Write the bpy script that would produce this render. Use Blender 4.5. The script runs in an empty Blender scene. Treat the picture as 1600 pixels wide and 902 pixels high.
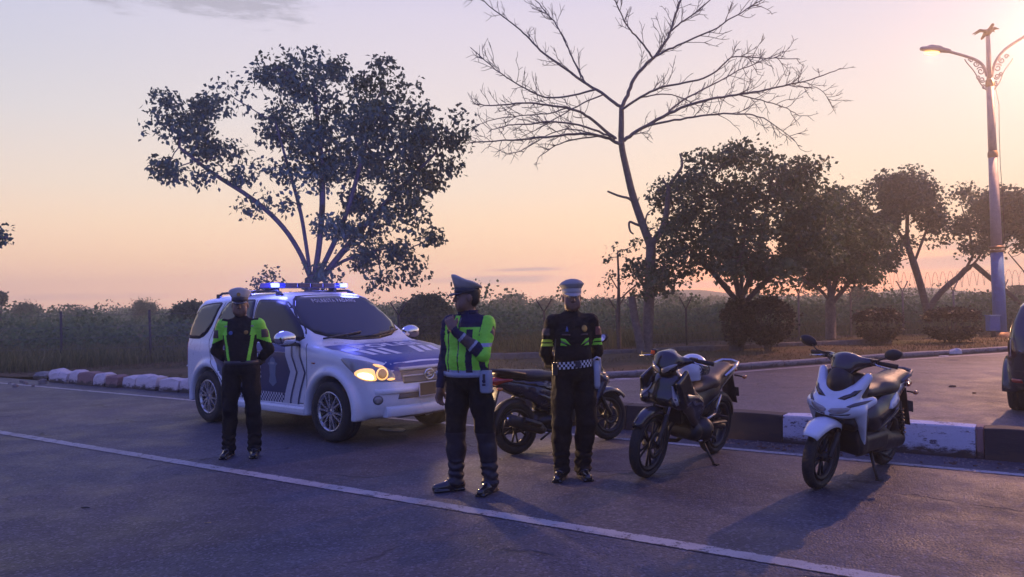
import bpy, bmesh, math, random
import numpy as np
from mathutils import Vector, Matrix, Euler
from mathutils.bvhtree import BVHTree
from mathutils.geometry import delaunay_2d_cdt

SC = bpy.context.scene
COL = SC.collection
R = math.radians

# ------------------------------------------------------------------ camera
EYE = 1.55
FPX = 1230.0                       # focal length in pixels of the 1600 px wide photograph
cam_data = bpy.data.cameras.new('camera')
cam = bpy.data.objects.new('camera', cam_data)
COL.objects.link(cam)
cam_data.sensor_width = 36.0
cam_data.lens = FPX / 1600.0 * 36.0
cam_data.clip_start = 0.1
cam_data.clip_end = 6000.0
CAM_ROT = Matrix.Rotation(R(90 + 0.885), 3, 'X') @ Matrix.Rotation(-0.02, 3, 'Z')
cam.matrix_world = Matrix.Translation((0, 0, EYE)) @ CAM_ROT.to_4x4()
SC.camera = cam


def ray(px, py):
    return CAM_ROT @ Vector(((px - 800) / FPX, -(py - 451) / FPX, -1.0))


def gp(px, py, z=0.0):
    """point of the ground (height z) seen at a photo pixel"""
    d = ray(px, py)
    t = (z - EYE) / d.z
    return Vector((d.x * t, d.y * t, z))


def pp(px, py, Y):
    """point at distance Y ahead of the camera seen at a photo pixel"""
    d = ray(px, py)
    t = Y / d.y
    return Vector((d.x * t, Y, EYE + d.z * t))


# ------------------------------------------------------------------ sky
SUN_AZ = R(19.0)                   # to the right of straight ahead
SUN_EL = R(1.2)
SUN_DIR = Vector((math.sin(SUN_AZ) * math.cos(SUN_EL), math.cos(SUN_AZ) * math.cos(SUN_EL), math.sin(SUN_EL)))

world = bpy.data.worlds.new('World')
SC.world = world
world.use_nodes = True
wt = world.node_tree
wt.nodes.clear()


class NT:
    """small helper around a node tree"""

    def __init__(s, tree):
        s.t = tree

    def n(s, kind, **kw):
        nd = s.t.nodes.new(kind)
        for k, v in kw.items():
            setattr(nd, k, v)
        return nd

    def l(s, a, b):
        s.t.links.new(a, b)

    def math(s, op, a, b=None, c=None, clamp=False):
        nd = s.n('ShaderNodeMath', operation=op, use_clamp=clamp)
        for i, v in enumerate((a, b, c)):
            if v is None:
                continue
            if isinstance(v, (int, float)):
                nd.inputs[i].default_value = v
            else:
                s.l(v, nd.inputs[i])
        return nd.outputs[0]

    def mix(s, fac, a, b, blend='MIX'):
        nd = s.n('ShaderNodeMix', data_type='RGBA', blend_type=blend, clamp_factor=True)
        for i, v in ((0, fac), (6, a), (7, b)):
            if isinstance(v, (int, float)):
                nd.inputs[i].default_value = v
            elif isinstance(v, (tuple, list)):
                nd.inputs[i].default_value = (v[0], v[1], v[2], 1)
            else:
                s.l(v, nd.inputs[i])
        return nd.outputs[2]

    def ramp(s, fac, stops, interp='LINEAR'):
        nd = s.n('ShaderNodeValToRGB')
        cr = nd.color_ramp
        cr.interpolation = interp
        while len(cr.elements) > 1:
            cr.elements.remove(cr.elements[-1])
        first = True
        for p, c in stops:
            if isinstance(c, (int, float)):
                c = (c, c, c)
            if first:
                e = cr.elements[0]
                e.position = p
                first = False
            else:
                e = cr.elements.new(p)
            e.color = (c[0], c[1], c[2], 1)
        s.l(fac, nd.inputs[0])
        return nd.outputs[0]

    def smooth(s, v, a, b):
        nd = s.n('ShaderNodeMapRange', interpolation_type='SMOOTHSTEP')
        s.l(v, nd.inputs[0])
        nd.inputs[1].default_value = a
        nd.inputs[2].default_value = b
        return nd.outputs[0]

    def noise(s, vec, scale, detail=4, rough=0.55, dims='3D', dist=0.0):
        nd = s.n('ShaderNodeTexNoise', noise_dimensions=dims)
        nd.inputs['Scale'].default_value = scale
        nd.inputs['Detail'].default_value = detail
        nd.inputs['Roughness'].default_value = rough
        nd.inputs['Distortion'].default_value = dist
        if vec is not None:
            s.l(vec, nd.inputs['Vector'])
        return nd.outputs[0]


def build_sky():
    t = NT(wt)
    tc = t.n('ShaderNodeTexCoord').outputs['Generated']
    nrm = t.n('ShaderNodeVectorMath', operation='NORMALIZE')
    t.l(tc, nrm.inputs[0])
    d = nrm.outputs[0]
    sep = t.n('ShaderNodeSeparateXYZ')
    t.l(d, sep.inputs[0])
    z = sep.outputs[2]
    warm = t.ramp(z, [(0.0, (1.55, 0.84, 0.58)), (0.025, (1.38, 0.80, 0.53)), (0.057, (1.20, 0.78, 0.50)), (0.10, (1.10, 0.80, 0.56)), (0.14, (1.0, 0.80, 0.64)),
                      (0.22, (0.88, 0.77, 0.74)), (0.34, (0.75, 0.68, 0.80)), (0.46, (0.52, 0.50, 0.82)), (0.7, (0.24, 0.25, 0.86)), (1.0, (0.19, 0.20, 0.88))])
    cool = t.ramp(z, [(0.0, (0.20, 0.21, 0.52)), (0.08, (0.25, 0.29, 0.64)), (0.2, (0.26, 0.32, 0.76)), (0.42, (0.23, 0.28, 0.84)),
                      (0.7, (0.20, 0.21, 0.88)), (1.0, (0.19, 0.20, 0.88))])
    dot = t.n('ShaderNodeVectorMath', operation='DOT_PRODUCT')
    t.l(d, dot.inputs[0])
    dot.inputs[1].default_value = SUN_DIR
    dv = dot.outputs['Value']
    side = t.smooth(dv, -0.70, 0.80)
    col = t.mix(side, cool, warm)
    away = t.smooth(dv, 0.97, 0.45)
    col = t.mix(t.math('MULTIPLY', away, t.smooth(z, 0.05, 0.30)), col, (0.80, 0.90, 0.95), 'MULTIPLY')
    # warm glow round the sun
    glow = t.math('POWER', t.math('MAXIMUM', dv, 0.0), 40.0)
    col = t.mix(t.math('MULTIPLY', glow, 0.35), col, (1.0, 0.80, 0.56))
    low = t.smooth(z, 0.075, 0.015)
    glow2 = t.math('MULTIPLY', t.math('POWER', t.math('MAXIMUM', dv, 0.0), 70.0), low)
    col = t.mix(t.math('MULTIPLY', glow2, 0.85), col, (2.0, 0.58, 0.20))
    # clouds: thin bars near the horizon and a grey bank higher up
    az = t.math('ARCTAN2', sep.outputs[0], sep.outputs[1])
    el = t.math('ARCSINE', z)
    comb = t.n('ShaderNodeCombineXYZ')
    t.l(az, comb.inputs[0])
    t.l(t.math('MULTIPLY', el, 4.5), comb.inputs[1])
    nz = t.noise(comb.outputs[0], 9.0, 6, 0.62)
    nz2 = t.noise(comb.outputs[0], 26.0, 4, 0.6)

    def bank(a0, e0, ra, re, amp=0.55):
        u = t.math('DIVIDE', t.math('SUBTRACT', az, R(a0)), R(ra))
        v = t.math('DIVIDE', t.math('SUBTRACT', el, R(e0)), R(re))
        r2 = t.math('ADD', t.math('MULTIPLY', u, u), t.math('MULTIPLY', v, v))
        r = t.math('ADD', r2, t.math('MULTIPLY', t.math('SUBTRACT', nz, 0.5), amp * 6))
        r = t.math('ADD', r, t.math('MULTIPLY', t.math('SUBTRACT', nz2, 0.5), amp * 3))
        return t.smooth(r, 1.0, 0.0)

    m = bank(-22, 20.0, 9.5, 1.7)
    grey = t.mix(m, col, (0.44, 0.42, 0.50))
    col = t.mix(t.math('MULTIPLY', m, 0.8), col, grey)
    for a0, e0, ra, re, k in ((-0.6, 1.55, 6.5, 0.42, 0.75), (1.2, 2.25, 3.4, 0.2, 0.8), (27, 1.9, 8, 0.55, 0.55), (33, 2.9, 6, 0.5, 0.5), (15, 0.9, 9, 0.35, 0.5), (-30, 0.8, 12, 0.3, 0.3)):
        m = bank(a0, e0, ra, re, 0.3)
        col = t.mix(t.math('MULTIPLY', m, k), col, (0.52, 0.43, 0.50))
    # physical sky, faint, under the coloured dusk
    nis = t.n('ShaderNodeTexSky', sky_type='NISHITA')
    nis.sun_disc = False
    nis.sun_elevation = SUN_EL
    nis.sun_rotation = SUN_AZ
    bg1 = t.n('ShaderNodeBackground')
    t.l(nis.outputs[0], bg1.inputs[0])
    bg1.inputs[1].default_value = 0.006
    bg2 = t.n('ShaderNodeBackground')
    t.l(col, bg2.inputs[0])
    bg2.inputs[1].default_value = 0.96
    add = t.n('ShaderNodeAddShader')
    t.l(bg1.outputs[0], add.inputs[0])
    t.l(bg2.outputs[0], add.inputs[1])
    out = t.n('ShaderNodeOutputWorld')
    t.l(add.outputs[0], out.inputs[0])


build_sky()

sun_data = bpy.data.lights.new('sun', 'SUN')
sun_data.energy = 0.35
sun_data.angle = R(0.6)
sun_data.color = (1.0, 0.50, 0.26)
sun = bpy.data.objects.new('sun', sun_data)
COL.objects.link(sun)
sun.rotation_euler = SUN_DIR.to_track_quat('Z', 'Y').to_euler()
sun.location = (0, 0, 50)

SC.cycles.volume_bounces = 1
SC.view_settings.view_transform = 'Standard'
SC.view_settings.look = 'None'
SC.view_settings.exposure = 0.12
SC.view_settings.gamma = 1.0
SC.view_settings.use_curve_mapping = False

# ------------------------------------------------------------------ helpers
def tag(o, label=None, cat=None, group=None, kind=None):
    if label:
        o['label'] = label
    if cat:
        o['category'] = cat
    if group:
        o['group'] = group
    if kind:
        o['kind'] = kind
    return o


def empty(name, label, cat, loc=(0, 0, 0), rz=0.0, group=None):
    o = bpy.data.objects.new(name, None)
    COL.objects.link(o)
    o.location = loc
    o.rotation_euler = (0, 0, rz)
    o.empty_display_size = 0.2
    return tag(o, label, cat, group)


def link_mesh(name, me, mats, parent=None):
    o = bpy.data.objects.new(name, me)
    COL.objects.link(o)
    if mats is not None:
        for m in (mats if isinstance(mats, (list, tuple)) else [mats]):
            me.materials.append(m)
    if parent is not None:
        o.parent = parent
    return o


def np_mesh(name, V, F, mi=None, smooth=True):
    """mesh from arrays; F is (n,3) or (n,4)"""
    V = np.asarray(V, dtype=np.float32)
    F = np.asarray(F, dtype=np.int32)
    me = bpy.data.meshes.new(name)
    k = F.shape[1]
    me.vertices.add(len(V))
    me.vertices.foreach_set('co', V.ravel())
    me.loops.add(F.size)
    me.loops.foreach_set('vertex_index', F.ravel())
    me.polygons.add(len(F))
    me.polygons.foreach_set('loop_start', np.arange(0, F.size, k, dtype=np.int32))
    me.polygons.foreach_set('loop_total', np.full(len(F), k, dtype=np.int32))
    if mi is not None:
        me.polygons.foreach_set('material_index', np.asarray(mi, dtype=np.int32))
    me.polygons.foreach_set('use_smooth', np.full(len(F), bool(smooth)))
    me.update(calc_edges=True)
    return me


class MB:
    """collects simple shapes into one mesh"""

    def __init__(s):
        s.v, s.f, s.m, s.sm = [], [], [], []

    def add(s, vs, fs, mi=0, smooth=False):
        b = len(s.v)
        s.v.extend([tuple(p) for p in vs])
        for f in fs:
            s.f.append(tuple(b + i for i in f))
            s.m.append(mi)
            s.sm.append(smooth)
        return s

    def box(s, c, size, rot=None, mi=0, taper=1.0):
        x, y, z = [k / 2 for k in size]
        vs = []
        for sz in (-1, 1):
            k = taper if sz > 0 else 1.0
            for sx, sy in ((-1, -1), (1, -1), (1, 1), (-1, 1)):
                p = Vector((sx * x * k, sy * y * k, sz * z))
                if rot is not None:
                    p = rot @ p
                vs.append(p + Vector(c))
        return s.add(vs, [(3, 2, 1, 0), (4, 5, 6, 7), (0, 1, 5, 4), (1, 2, 6, 5), (2, 3, 7, 6), (3, 0, 4, 7)], mi)

    def tube(s, pts, rad, n=8, mi=0, cap=True, flat=1.0, up=None):
        pts = [Vector(p) for p in pts]
        if isinstance(rad, (int, float)):
            rad = [rad] * len(pts)
        rings = []
        prev = None
        for i, p in enumerate(pts):
            a = pts[max(0, i - 1)]
            b = pts[min(len(pts) - 1, i + 1)]
            t = (b - a)
            if t.length < 1e-9:
                t = Vector((0, 0, 1))
            t.normalize()
            if prev is None:
                h = Vector(up) if up else (Vector((0, 0, 1)) if abs(t.z) < 0.9 else Vector((1, 0, 0)))
            else:
                h = prev
            u = h - t * h.dot(t)
            if u.length < 1e-6:
                u = t.orthogonal()
            u.normalize()
            prev = u
            w = t.cross(u)
            rings.append([p + (u * math.cos(2 * math.pi * k / n) * flat + w * math.sin(2 * math.pi * k / n)) * rad[i] for k in range(n)])
        return s.loft(rings, mi, cap)

    def loft(s, rings, mi=0, cap=True, closed=True, smooth=True):
        n = len(rings[0])
        vs = [p for r in rings for p in r]
        fs = []
        for i in range(len(rings) - 1):
            for k in range(n if closed else n - 1):
                k2 = (k + 1) % n
                fs.append((i * n + k, i * n + k2, (i + 1) * n + k2, (i + 1) * n + k))
        s.add(vs, fs, mi, smooth)
        if cap:
            b = len(s.v) - len(vs)
            s.f.append(tuple(b + k for k in reversed(range(n))))
            s.f.append(tuple(b + (len(rings) - 1) * n + k for k in range(n)))
            s.m += [mi, mi]
            s.sm += [False, False]
        return s

    def lathe(s, prof, n=24, axis='Z', c=(0, 0, 0), mi=0, closed=False):
        """prof: (radius, height) pairs"""
        rings = []
        for r, h in prof:
            ring = []
            for k in range(n):
                a = 2 * math.pi * k / n
                p = (r * math.cos(a), r * math.sin(a), h)
                if axis == 'Y':
                    p = (p[0], p[2], -p[1])
                elif axis == 'X':
                    p = (p[2], p[0], p[1])
                ring.append((p[0] + c[0], p[1] + c[1], p[2] + c[2]))
            rings.append(ring)
        if closed:
            rings.append(rings[0])
        return s.loft(rings, mi, cap=False)

    def prism(s, poly, h0, h1, frame=None, mi=0):
        """2D polygon extruded from h0 to h1; frame maps (u,v,w) to a point"""
        fr = frame or (lambda u, v, w: (u, v, w))
        n = len(poly)
        vs = [fr(u, v, h0) for u, v in poly] + [fr(u, v, h1) for u, v in poly]
        fs = [tuple(reversed(range(n))), tuple(range(n, 2 * n))]
        fs += [(k, (k + 1) % n, n + (k + 1) % n, n + k) for k in range(n)]
        return s.add(vs, fs, mi)

    def mesh(s, name):
        me = bpy.data.meshes.new(name)
        me.from_pydata(s.v, [], s.f)
        me.polygons.foreach_set('material_index', s.m)
        me.polygons.foreach_set('use_smooth', s.sm)
        bm = bmesh.new()
        bm.from_mesh(me)
        bmesh.ops.recalc_face_normals(bm, faces=bm.faces)
        bm.to_mesh(me)
        bm.free()
        me.update()
        return me

    def build(s, name, mats, parent=None, bevel=0.0, seg=2):
        o = link_mesh(name, s.mesh(name), mats, parent)
        if bevel:
            m = o.modifiers.new('bevel', 'BEVEL')
            m.width = bevel
            m.segments = seg
            m.limit_method = 'ANGLE'
            m.angle_limit = R(35)
        return o


def dup(root, loc=None, rz=None, label=None):
    """copy of a thing with its parts and sub-parts"""
    r = root.copy()
    COL.objects.link(r)
    if loc is not None:
        r.location = loc
    if rz is not None:
        r.rotation_euler = (0, 0, rz)
    if label:
        r['label'] = label
    for ch in list(root.children):
        c = ch.copy()
        COL.objects.link(c)
        c.parent = r
        for g in list(ch.children):
            e = g.copy()
            COL.objects.link(e)
            e.parent = c
    return r


# ------------------------------------------------------------------ materials
MATS = {}


def mat(name, color, rough=0.6, metal=0.0, var=0.12, scale=8.0, bump=0.0, bscale=60.0, coat=0.0, emit=None, es=0.0, spec=0.5, dirt=None, transl=0.0, sheen=0.0, alpha=None):
    """plain procedural material: base colour with noise variation, roughness variation, fine bump"""
    if name in MATS:
        return MATS[name]
    m = bpy.data.materials.new(name)
    m.use_nodes = True
    t = NT(m.node_tree)
    b = m.node_tree.nodes['Principled BSDF']
    tc = t.n('ShaderNodeTexCoord').outputs['Object']
    n1 = t.noise(tc, scale, 5, 0.6)
    c0 = tuple(max(0.0, k * (1 - var)) for k in color)
    c1 = tuple(min(1.0, k * (1 + var)) for k in color)
    col = t.ramp(n1, [(0.3, c0), (0.7, c1)])
    if dirt:
        n3 = t.noise(tc, dirt[1], 6, 0.7)
        col = t.mix(t.math('MULTIPLY', t.smooth(n3, 0.5, 0.72), dirt[2]), col, dirt[0])
    t.l(col, b.inputs['Base Color'])
    b.inputs['Metallic'].default_value = metal
    rr = t.ramp(t.noise(tc, scale * 3, 3), [(0.3, max(0.02, rough * 0.85)), (0.7, min(1, rough * 1.15))])
    t.l(rr, b.inputs['Roughness'])
    b.inputs['Specular IOR Level'].default_value = spec
    b.inputs['Coat Weight'].default_value = coat
    b.inputs['Coat Roughness'].default_value = 0.06
    if sheen:
        b.inputs['Sheen Weight'].default_value = sheen
    if transl:
        b.inputs['Subsurface Weight'].default_value = 0.0
    if bump:
        bn = t.n('ShaderNodeBump')
        bn.inputs['Strength'].default_value = bump
        bn.inputs['Distance'].default_value = 0.01
        t.l(t.noise(tc, bscale, 4), bn.inputs['Height'])
        t.l(bn.outputs[0], b.inputs['Normal'])
    if emit:
        b.inputs['Emission Color'].default_value = (*emit, 1)
        b.inputs['Emission Strength'].default_value = es
    if transl:
        tr = t.n('ShaderNodeBsdfTranslucent')
        t.l(col, tr.inputs[0])
        mx = t.n('ShaderNodeMixShader')
        mx.inputs[0].default_value = transl
        t.l(b.outputs[0], mx.inputs[1])
        t.l(tr.outputs[0], mx.inputs[2])
        t.l(mx.outputs[0], m.node_tree.nodes['Material Output'].inputs[0])
    MATS[name] = m
    return m


# ------------------------------------------------------------------ implicit shapes -> one continuous mesh
def smin(a, b, k):
    if k <= 0:
        return np.minimum(a, b)
    h = np.clip(0.5 + 0.5 * (b - a) / k, 0, 1)
    return b + (a - b) * h - k * h * (1 - h)


def smax(a, b, k):
    return -smin(-a, -b, k)


class Field:
    def __init__(s, lo, hi, h):
        s.lo = np.array(lo, float)
        s.h = h
        s.n = np.ceil((np.array(hi, float) - s.lo) / h).astype(int) + 1
        s.ax = [s.lo[i] + h * np.arange(s.n[i]) for i in range(3)]
        s.D = np.full(s.n, 1.0, dtype=np.float32)
        s.ID = None
        s.cur = 0

    def track(s):
        s.ID = np.zeros(s.n, dtype=np.int8)

    def id_at(s, P):
        i = np.clip(np.rint((P - s.lo) / s.h).astype(int), 0, s.n - 1)
        return s.ID[i[:, 0], i[:, 1], i[:, 2]]

    def region(s, lo, hi):
        sl = []
        for i in range(3):
            a = int(max(0, math.floor((lo[i] - s.lo[i]) / s.h)))
            b = int(min(s.n[i], math.ceil((hi[i] - s.lo[i]) / s.h) + 1))
            sl.append(slice(a, max(a, b)))
        g = np.meshgrid(s.ax[0][sl[0]], s.ax[1][sl[1]], s.ax[2][sl[2]], indexing='ij', sparse=True)
        return tuple(sl), g

    def put(s, sl, d, k, op='u'):
        if op == 'u':
            if s.ID is not None:
                s.ID[sl] = np.where(d < s.D[sl], s.cur, s.ID[sl])
            s.D[sl] = smin(s.D[sl], d, k)
        else:
            s.D[sl] = smax(s.D[sl], -d, k)

    def cone(s, a, b, ra, rb, k=0.02, sc=(1, 1, 1), op='u', M=0.08):
        """round cone a->b; sc squashes the space about the segment's middle (elliptic limbs)"""
        a = np.array(a, float)
        b = np.array(b, float)
        rm = max(ra, rb)
        sc = np.array(sc, float)
        pad = rm / sc.min() if sc.min() < 1 else rm
        pad = pad + M + k
        sl, g = s.region(np.minimum(a, b) - pad, np.maximum(a, b) + pad)
        c = (a + b) / 2
        P = [(g[i] - c[i]) * sc[i] for i in range(3)]
        A = (a - c) * sc
        B = (b - c) * sc
        ba = B - A
        L2 = float(ba @ ba) + 1e-12
        h = sum((P[i] - A[i]) * ba[i] for i in range(3)) / L2
        h = np.clip(h, 0, 1)
        q = sum((P[i] - A[i] - h * ba[i]) ** 2 for i in range(3))
        d = np.sqrt(q) - (ra + (rb - ra) * h)
        d = d / max(1.0, sc.max()) if op == 'u' else d
        s.put(sl, d.astype(np.float32), k, op)

    def ell(s, c, r, k=0.02, rot=None, op='u', M=0.08):
        c = np.array(c, float)
        r = np.array(r, float)
        pad = r.max() + M + k
        sl, g = s.region(c - pad, c + pad)
        P = [g[i] - c[i] for i in range(3)]
        if rot is not None:
            m = np.array(rot.transposed())
            P = [m[i][0] * P[0] + m[i][1] * P[1] + m[i][2] * P[2] for i in range(3)]
        k0 = np.sqrt(sum((P[i] / r[i]) ** 2 for i in range(3)))
        k1 = np.sqrt(sum((P[i] / r[i] ** 2) ** 2 for i in range(3))) + 1e-9
        s.put(sl, (k0 * (k0 - 1.0) / k1).astype(np.float32), k, op)

    def box(s, c, half, rnd=0.01, k=0.01, rot=None, op='u', M=0.06):
        c = np.array(c, float)
        half = np.array(half, float)
        pad = np.linalg.norm(half) + M + k
        sl, g = s.region(c - pad, c + pad)
        P = [g[i] - c[i] for i in range(3)]
        if rot is not None:
            m = np.array(rot.transposed())
            P = [m[i][0] * P[0] + m[i][1] * P[1] + m[i][2] * P[2] for i in range(3)]
        q = [np.abs(P[i]) - half[i] + rnd for i in range(3)]
        out = np.sqrt(sum(np.maximum(qq, 0) ** 2 for qq in q))
        d = out + np.minimum(np.maximum(np.maximum(q[0], q[1]), q[2]), 0) - rnd
        s.put(sl, d.astype(np.float32), k, op)

    def mesh(s, name, matfn=None):
        V, F = surface_nets(s.D, s.lo, s.h)
        mi = None
        if matfn is not None:
            cen = V[F].mean(axis=1)
            mi = matfn(cen)
        return np_mesh(name, V, F, mi)


def surface_nets(D, lo, h):
    ins = D < 0
    c = np.zeros(tuple(k - 1 for k in D.shape), np.int8)
    offs = [(i, j, k) for i in (0, 1) for j in (0, 1) for k in (0, 1)]
    sh = c.shape
    for i, j, k in offs:
        c += ins[i:i + sh[0], j:j + sh[1], k:k + sh[2]]
    cells = np.argwhere((c > 0) & (c < 8))
    idx = np.full(sh, -1, np.int64)
    idx[tuple(cells.T)] = np.arange(len(cells))
    vals = np.stack([D[cells[:, 0] + i, cells[:, 1] + j, cells[:, 2] + k] for i, j, k in offs], 1)
    acc = np.zeros((len(cells), 3))
    cnt = np.zeros(len(cells))
    of = np.array(offs, float)
    for a in range(8):
        for b in range(a + 1, 8):
            if np.abs(of[a] - of[b]).sum() != 1:
                continue
            m = (vals[:, a] < 0) != (vals[:, b] < 0)
            t = vals[m, a] / (vals[m, a] - vals[m, b])
            acc[m] += of[a] + (of[b] - of[a]) * t[:, None]
            cnt[m] += 1
    V = (cells + acc / cnt[:, None]) * h + lo
    quads = []
    for ax in range(3):
        u, w = [(1, 2), (2, 0), (0, 1)][ax]
        n = list(D.shape)
        s0 = [slice(1, n[i] - 1) for i in range(3)]
        s1 = list(s0)
        s0[ax] = slice(0, n[ax] - 1)
        s1[ax] = slice(1, n[ax])
        A = ins[tuple(s0)]
        B = ins[tuple(s1)]
        e = np.argwhere(A != B)
        flip = A[tuple(e.T)]
        base = e.copy()
        for i in range(3):
            if i != ax:
                base[:, i] += 1
        q = []
        for du, dw in ((0, 0), (-1, 0), (-1, -1), (0, -1)):
            p = base.copy()
            p[:, u] += du
            p[:, w] += dw
            q.append(idx[tuple(p.T)])
        q = np.stack(q, 1)
        q[~flip] = q[~flip][:, ::-1]
        quads.append(q)
    F = np.concatenate(quads)
    F = F[(F >= 0).all(axis=1)]
    return V, F


def poly_sdf(P, poly):
    """signed distance (inside negative) of points P (...,2) to a closed polygon"""
    poly = np.asarray(poly, float)
    x, y = P[..., 0], P[..., 1]
    d = np.full(x.shape, 1e9)
    ins = np.zeros(x.shape, bool)
    n = len(poly)
    for i in range(n):
        a, b = poly[i], poly[(i + 1) % n]
        e = b - a
        wx, wy = x - a[0], y - a[1]
        t = np.clip((wx * e[0] + wy * e[1]) / (e @ e), 0, 1)
        d = np.minimum(d, (wx - e[0] * t) ** 2 + (wy - e[1] * t) ** 2)
        if a[1] != b[1]:
            c = (a[1] > y) != (b[1] > y)
            xs = (b[0] - a[0]) * (y - a[1]) / (b[1] - a[1]) + a[0]
            ins ^= c & (x < xs)
    d = np.sqrt(d)
    return np.where(ins, -d, d)


def bvh_of(o):
    me = o.data
    vs = [v.co.copy() for v in me.vertices]
    fs = [tuple(p.vertices) for p in me.polygons]
    return BVHTree.FromPolygons(vs, fs)


def smooth_poly(poly, it=2, closed=True):
    for _ in range(it):
        out = []
        n = len(poly)
        for i in range(n if closed else n - 1):
            a, b = poly[i], poly[(i + 1) % n]
            out.append((a[0] * .75 + b[0] * .25, a[1] * .75 + b[1] * .25))
            out.append((a[0] * .25 + b[0] * .75, a[1] * .25 + b[1] * .75))
        poly = out
    return poly


def drape_tri(poly, res):
    """2D polygon (list of loops or one loop) -> triangles with inner grid points"""
    bnd = []
    n = len(poly)
    for i in range(n):
        a, b = Vector(poly[i]), Vector(poly[(i + 1) % n])
        k = max(1, int((b - a).length / res + 0.5))
        for j in range(k):
            bnd.append(a.lerp(b, j / k))
    nb = len(bnd)
    A = np.array([(p.x, p.y) for p in bnd])
    lo, hi = A.min(0), A.max(0)
    gx = np.arange(lo[0] + res / 2, hi[0], res)
    gy = np.arange(lo[1] + res / 2, hi[1], res)
    if len(gx) and len(gy):
        G = np.stack(np.meshgrid(gx, gy), -1).reshape(-1, 2)
        G = G[poly_sdf(G, A) < -res * 0.35]
        bnd += [Vector((p[0], p[1])) for p in G]
    vs, es, fs, *_ = delaunay_2d_cdt(bnd, [(i, (i + 1) % nb) for i in range(nb)], [], 1, 1e-6)
    return [tuple(v) for v in vs], [tuple(f) for f in fs]


def drape(bvh, poly, org, U, W, direction, off=0.004, res=0.03, lip=0.01, mb=None, mi=0, far=3.0, tris=None):
    """lay a flat outline onto a surface: point = org + u*U + v*W, thrown along `direction` until it hits"""
    U, W, dr = Vector(U), Vector(W), Vector(direction).normalized()
    org = Vector(org)
    vs2, fs = tris if tris else drape_tri(poly, res)
    out, ok = [], []
    for u, v in vs2:
        o = org + U * u + W * v
        hit = bvh.ray_cast(o - dr * far, dr, far * 3)
        if hit[0] is None:
            near = bvh.find_nearest(o)
            out.append(near[0] + near[1] * off)
            ok.append(False)
        else:
            nn = hit[1]
            if nn.dot(dr) > 0:
                nn = -nn
            out.append(hit[0] + nn * off)
            ok.append(True)
    fs = [f for f in fs if all(ok[i] for i in f)]
    mb = mb or MB()
    mb.add(out, fs, mi, True)
    if lip:
        cnt = {}
        for f in fs:
            for a, b in zip(f, f[1:] + f[:1]):
                k = (min(a, b), max(a, b))
                cnt[k] = cnt.get(k, 0) + 1
        edge = [k for k, c in cnt.items() if c == 1]
        ring = sorted({i for e in edge for i in e})
        m = {i: j for j, i in enumerate(ring)}
        lowv = [out[i] + dr * lip for i in ring]
        b = len(mb.v)
        base = b - len(out)
        mb.v.extend([tuple(p) for p in lowv])
        for i, j in edge:
            mb.f.append((base + i, base + j, b + m[j], b + m[i]))
            mb.m.append(mi)
            mb.sm.append(False)
    return mb


def text_tris(txt, size=1.0, shear=0.0, weight=0.0, width=None, space=1.0):
    """letter shapes as 2D triangles, centred on the origin"""
    cu = bpy.data.curves.new('lettering', 'FONT')
    cu.body = txt
    cu.size = size
    cu.shear = shear
    cu.offset = weight
    cu.space_character = space
    cu.align_x = 'CENTER'
    cu.align_y = 'CENTER'
    cu.resolution_u = 2
    o = bpy.data.objects.new('lettering', cu)
    COL.objects.link(o)
    dg = bpy.context.evaluated_depsgraph_get()
    me = bpy.data.meshes.new_from_object(o.evaluated_get(dg))
    bm = bmesh.new()
    bm.from_mesh(me)
    bmesh.ops.triangulate(bm, faces=bm.faces)
    vs = [(v.co.x, v.co.y) for v in bm.verts]
    fs = [tuple(v.index for v in f.verts) for f in bm.faces]
    bm.free()
    bpy.data.objects.remove(o)
    bpy.data.meshes.remove(me)
    bpy.data.curves.remove(cu)
    if width:
        xs = [v[0] for v in vs]
        k = width / (max(xs) - min(xs))
        c = (max(xs) + min(xs)) / 2
        vs = [((v[0] - c) * k, v[1]) for v in vs]
    return vs, fs


def fbm3(P, seed=0, f=1.0, octv=3):
    """cheap smooth noise from summed sines, P (n,3)"""
    rs = np.random.RandomState(seed)
    out = np.zeros(P.shape[:-1])
    amp = 1.0
    for o in range(octv):
        for _ in range(4):
            k = rs.normal(size=3) * f * 2.2
            out += amp * np.sin(P @ k + rs.uniform(0, 6.28)) / 4
        amp *= 0.5
        f *= 2.1
    return out

# ------------------------------------------------------------------ ground, roads, kerbs
RD = R(-34)
RU = Vector((math.cos(RD), math.sin(RD), 0))       # along the road, to the right and nearer
RN = Vector((-RU.y, RU.x, 0))                      # across the road, away from the camera


def un(u, n, z=0.0):
    return RU * u + RN * n + Vector((0, 0, z))


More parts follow.
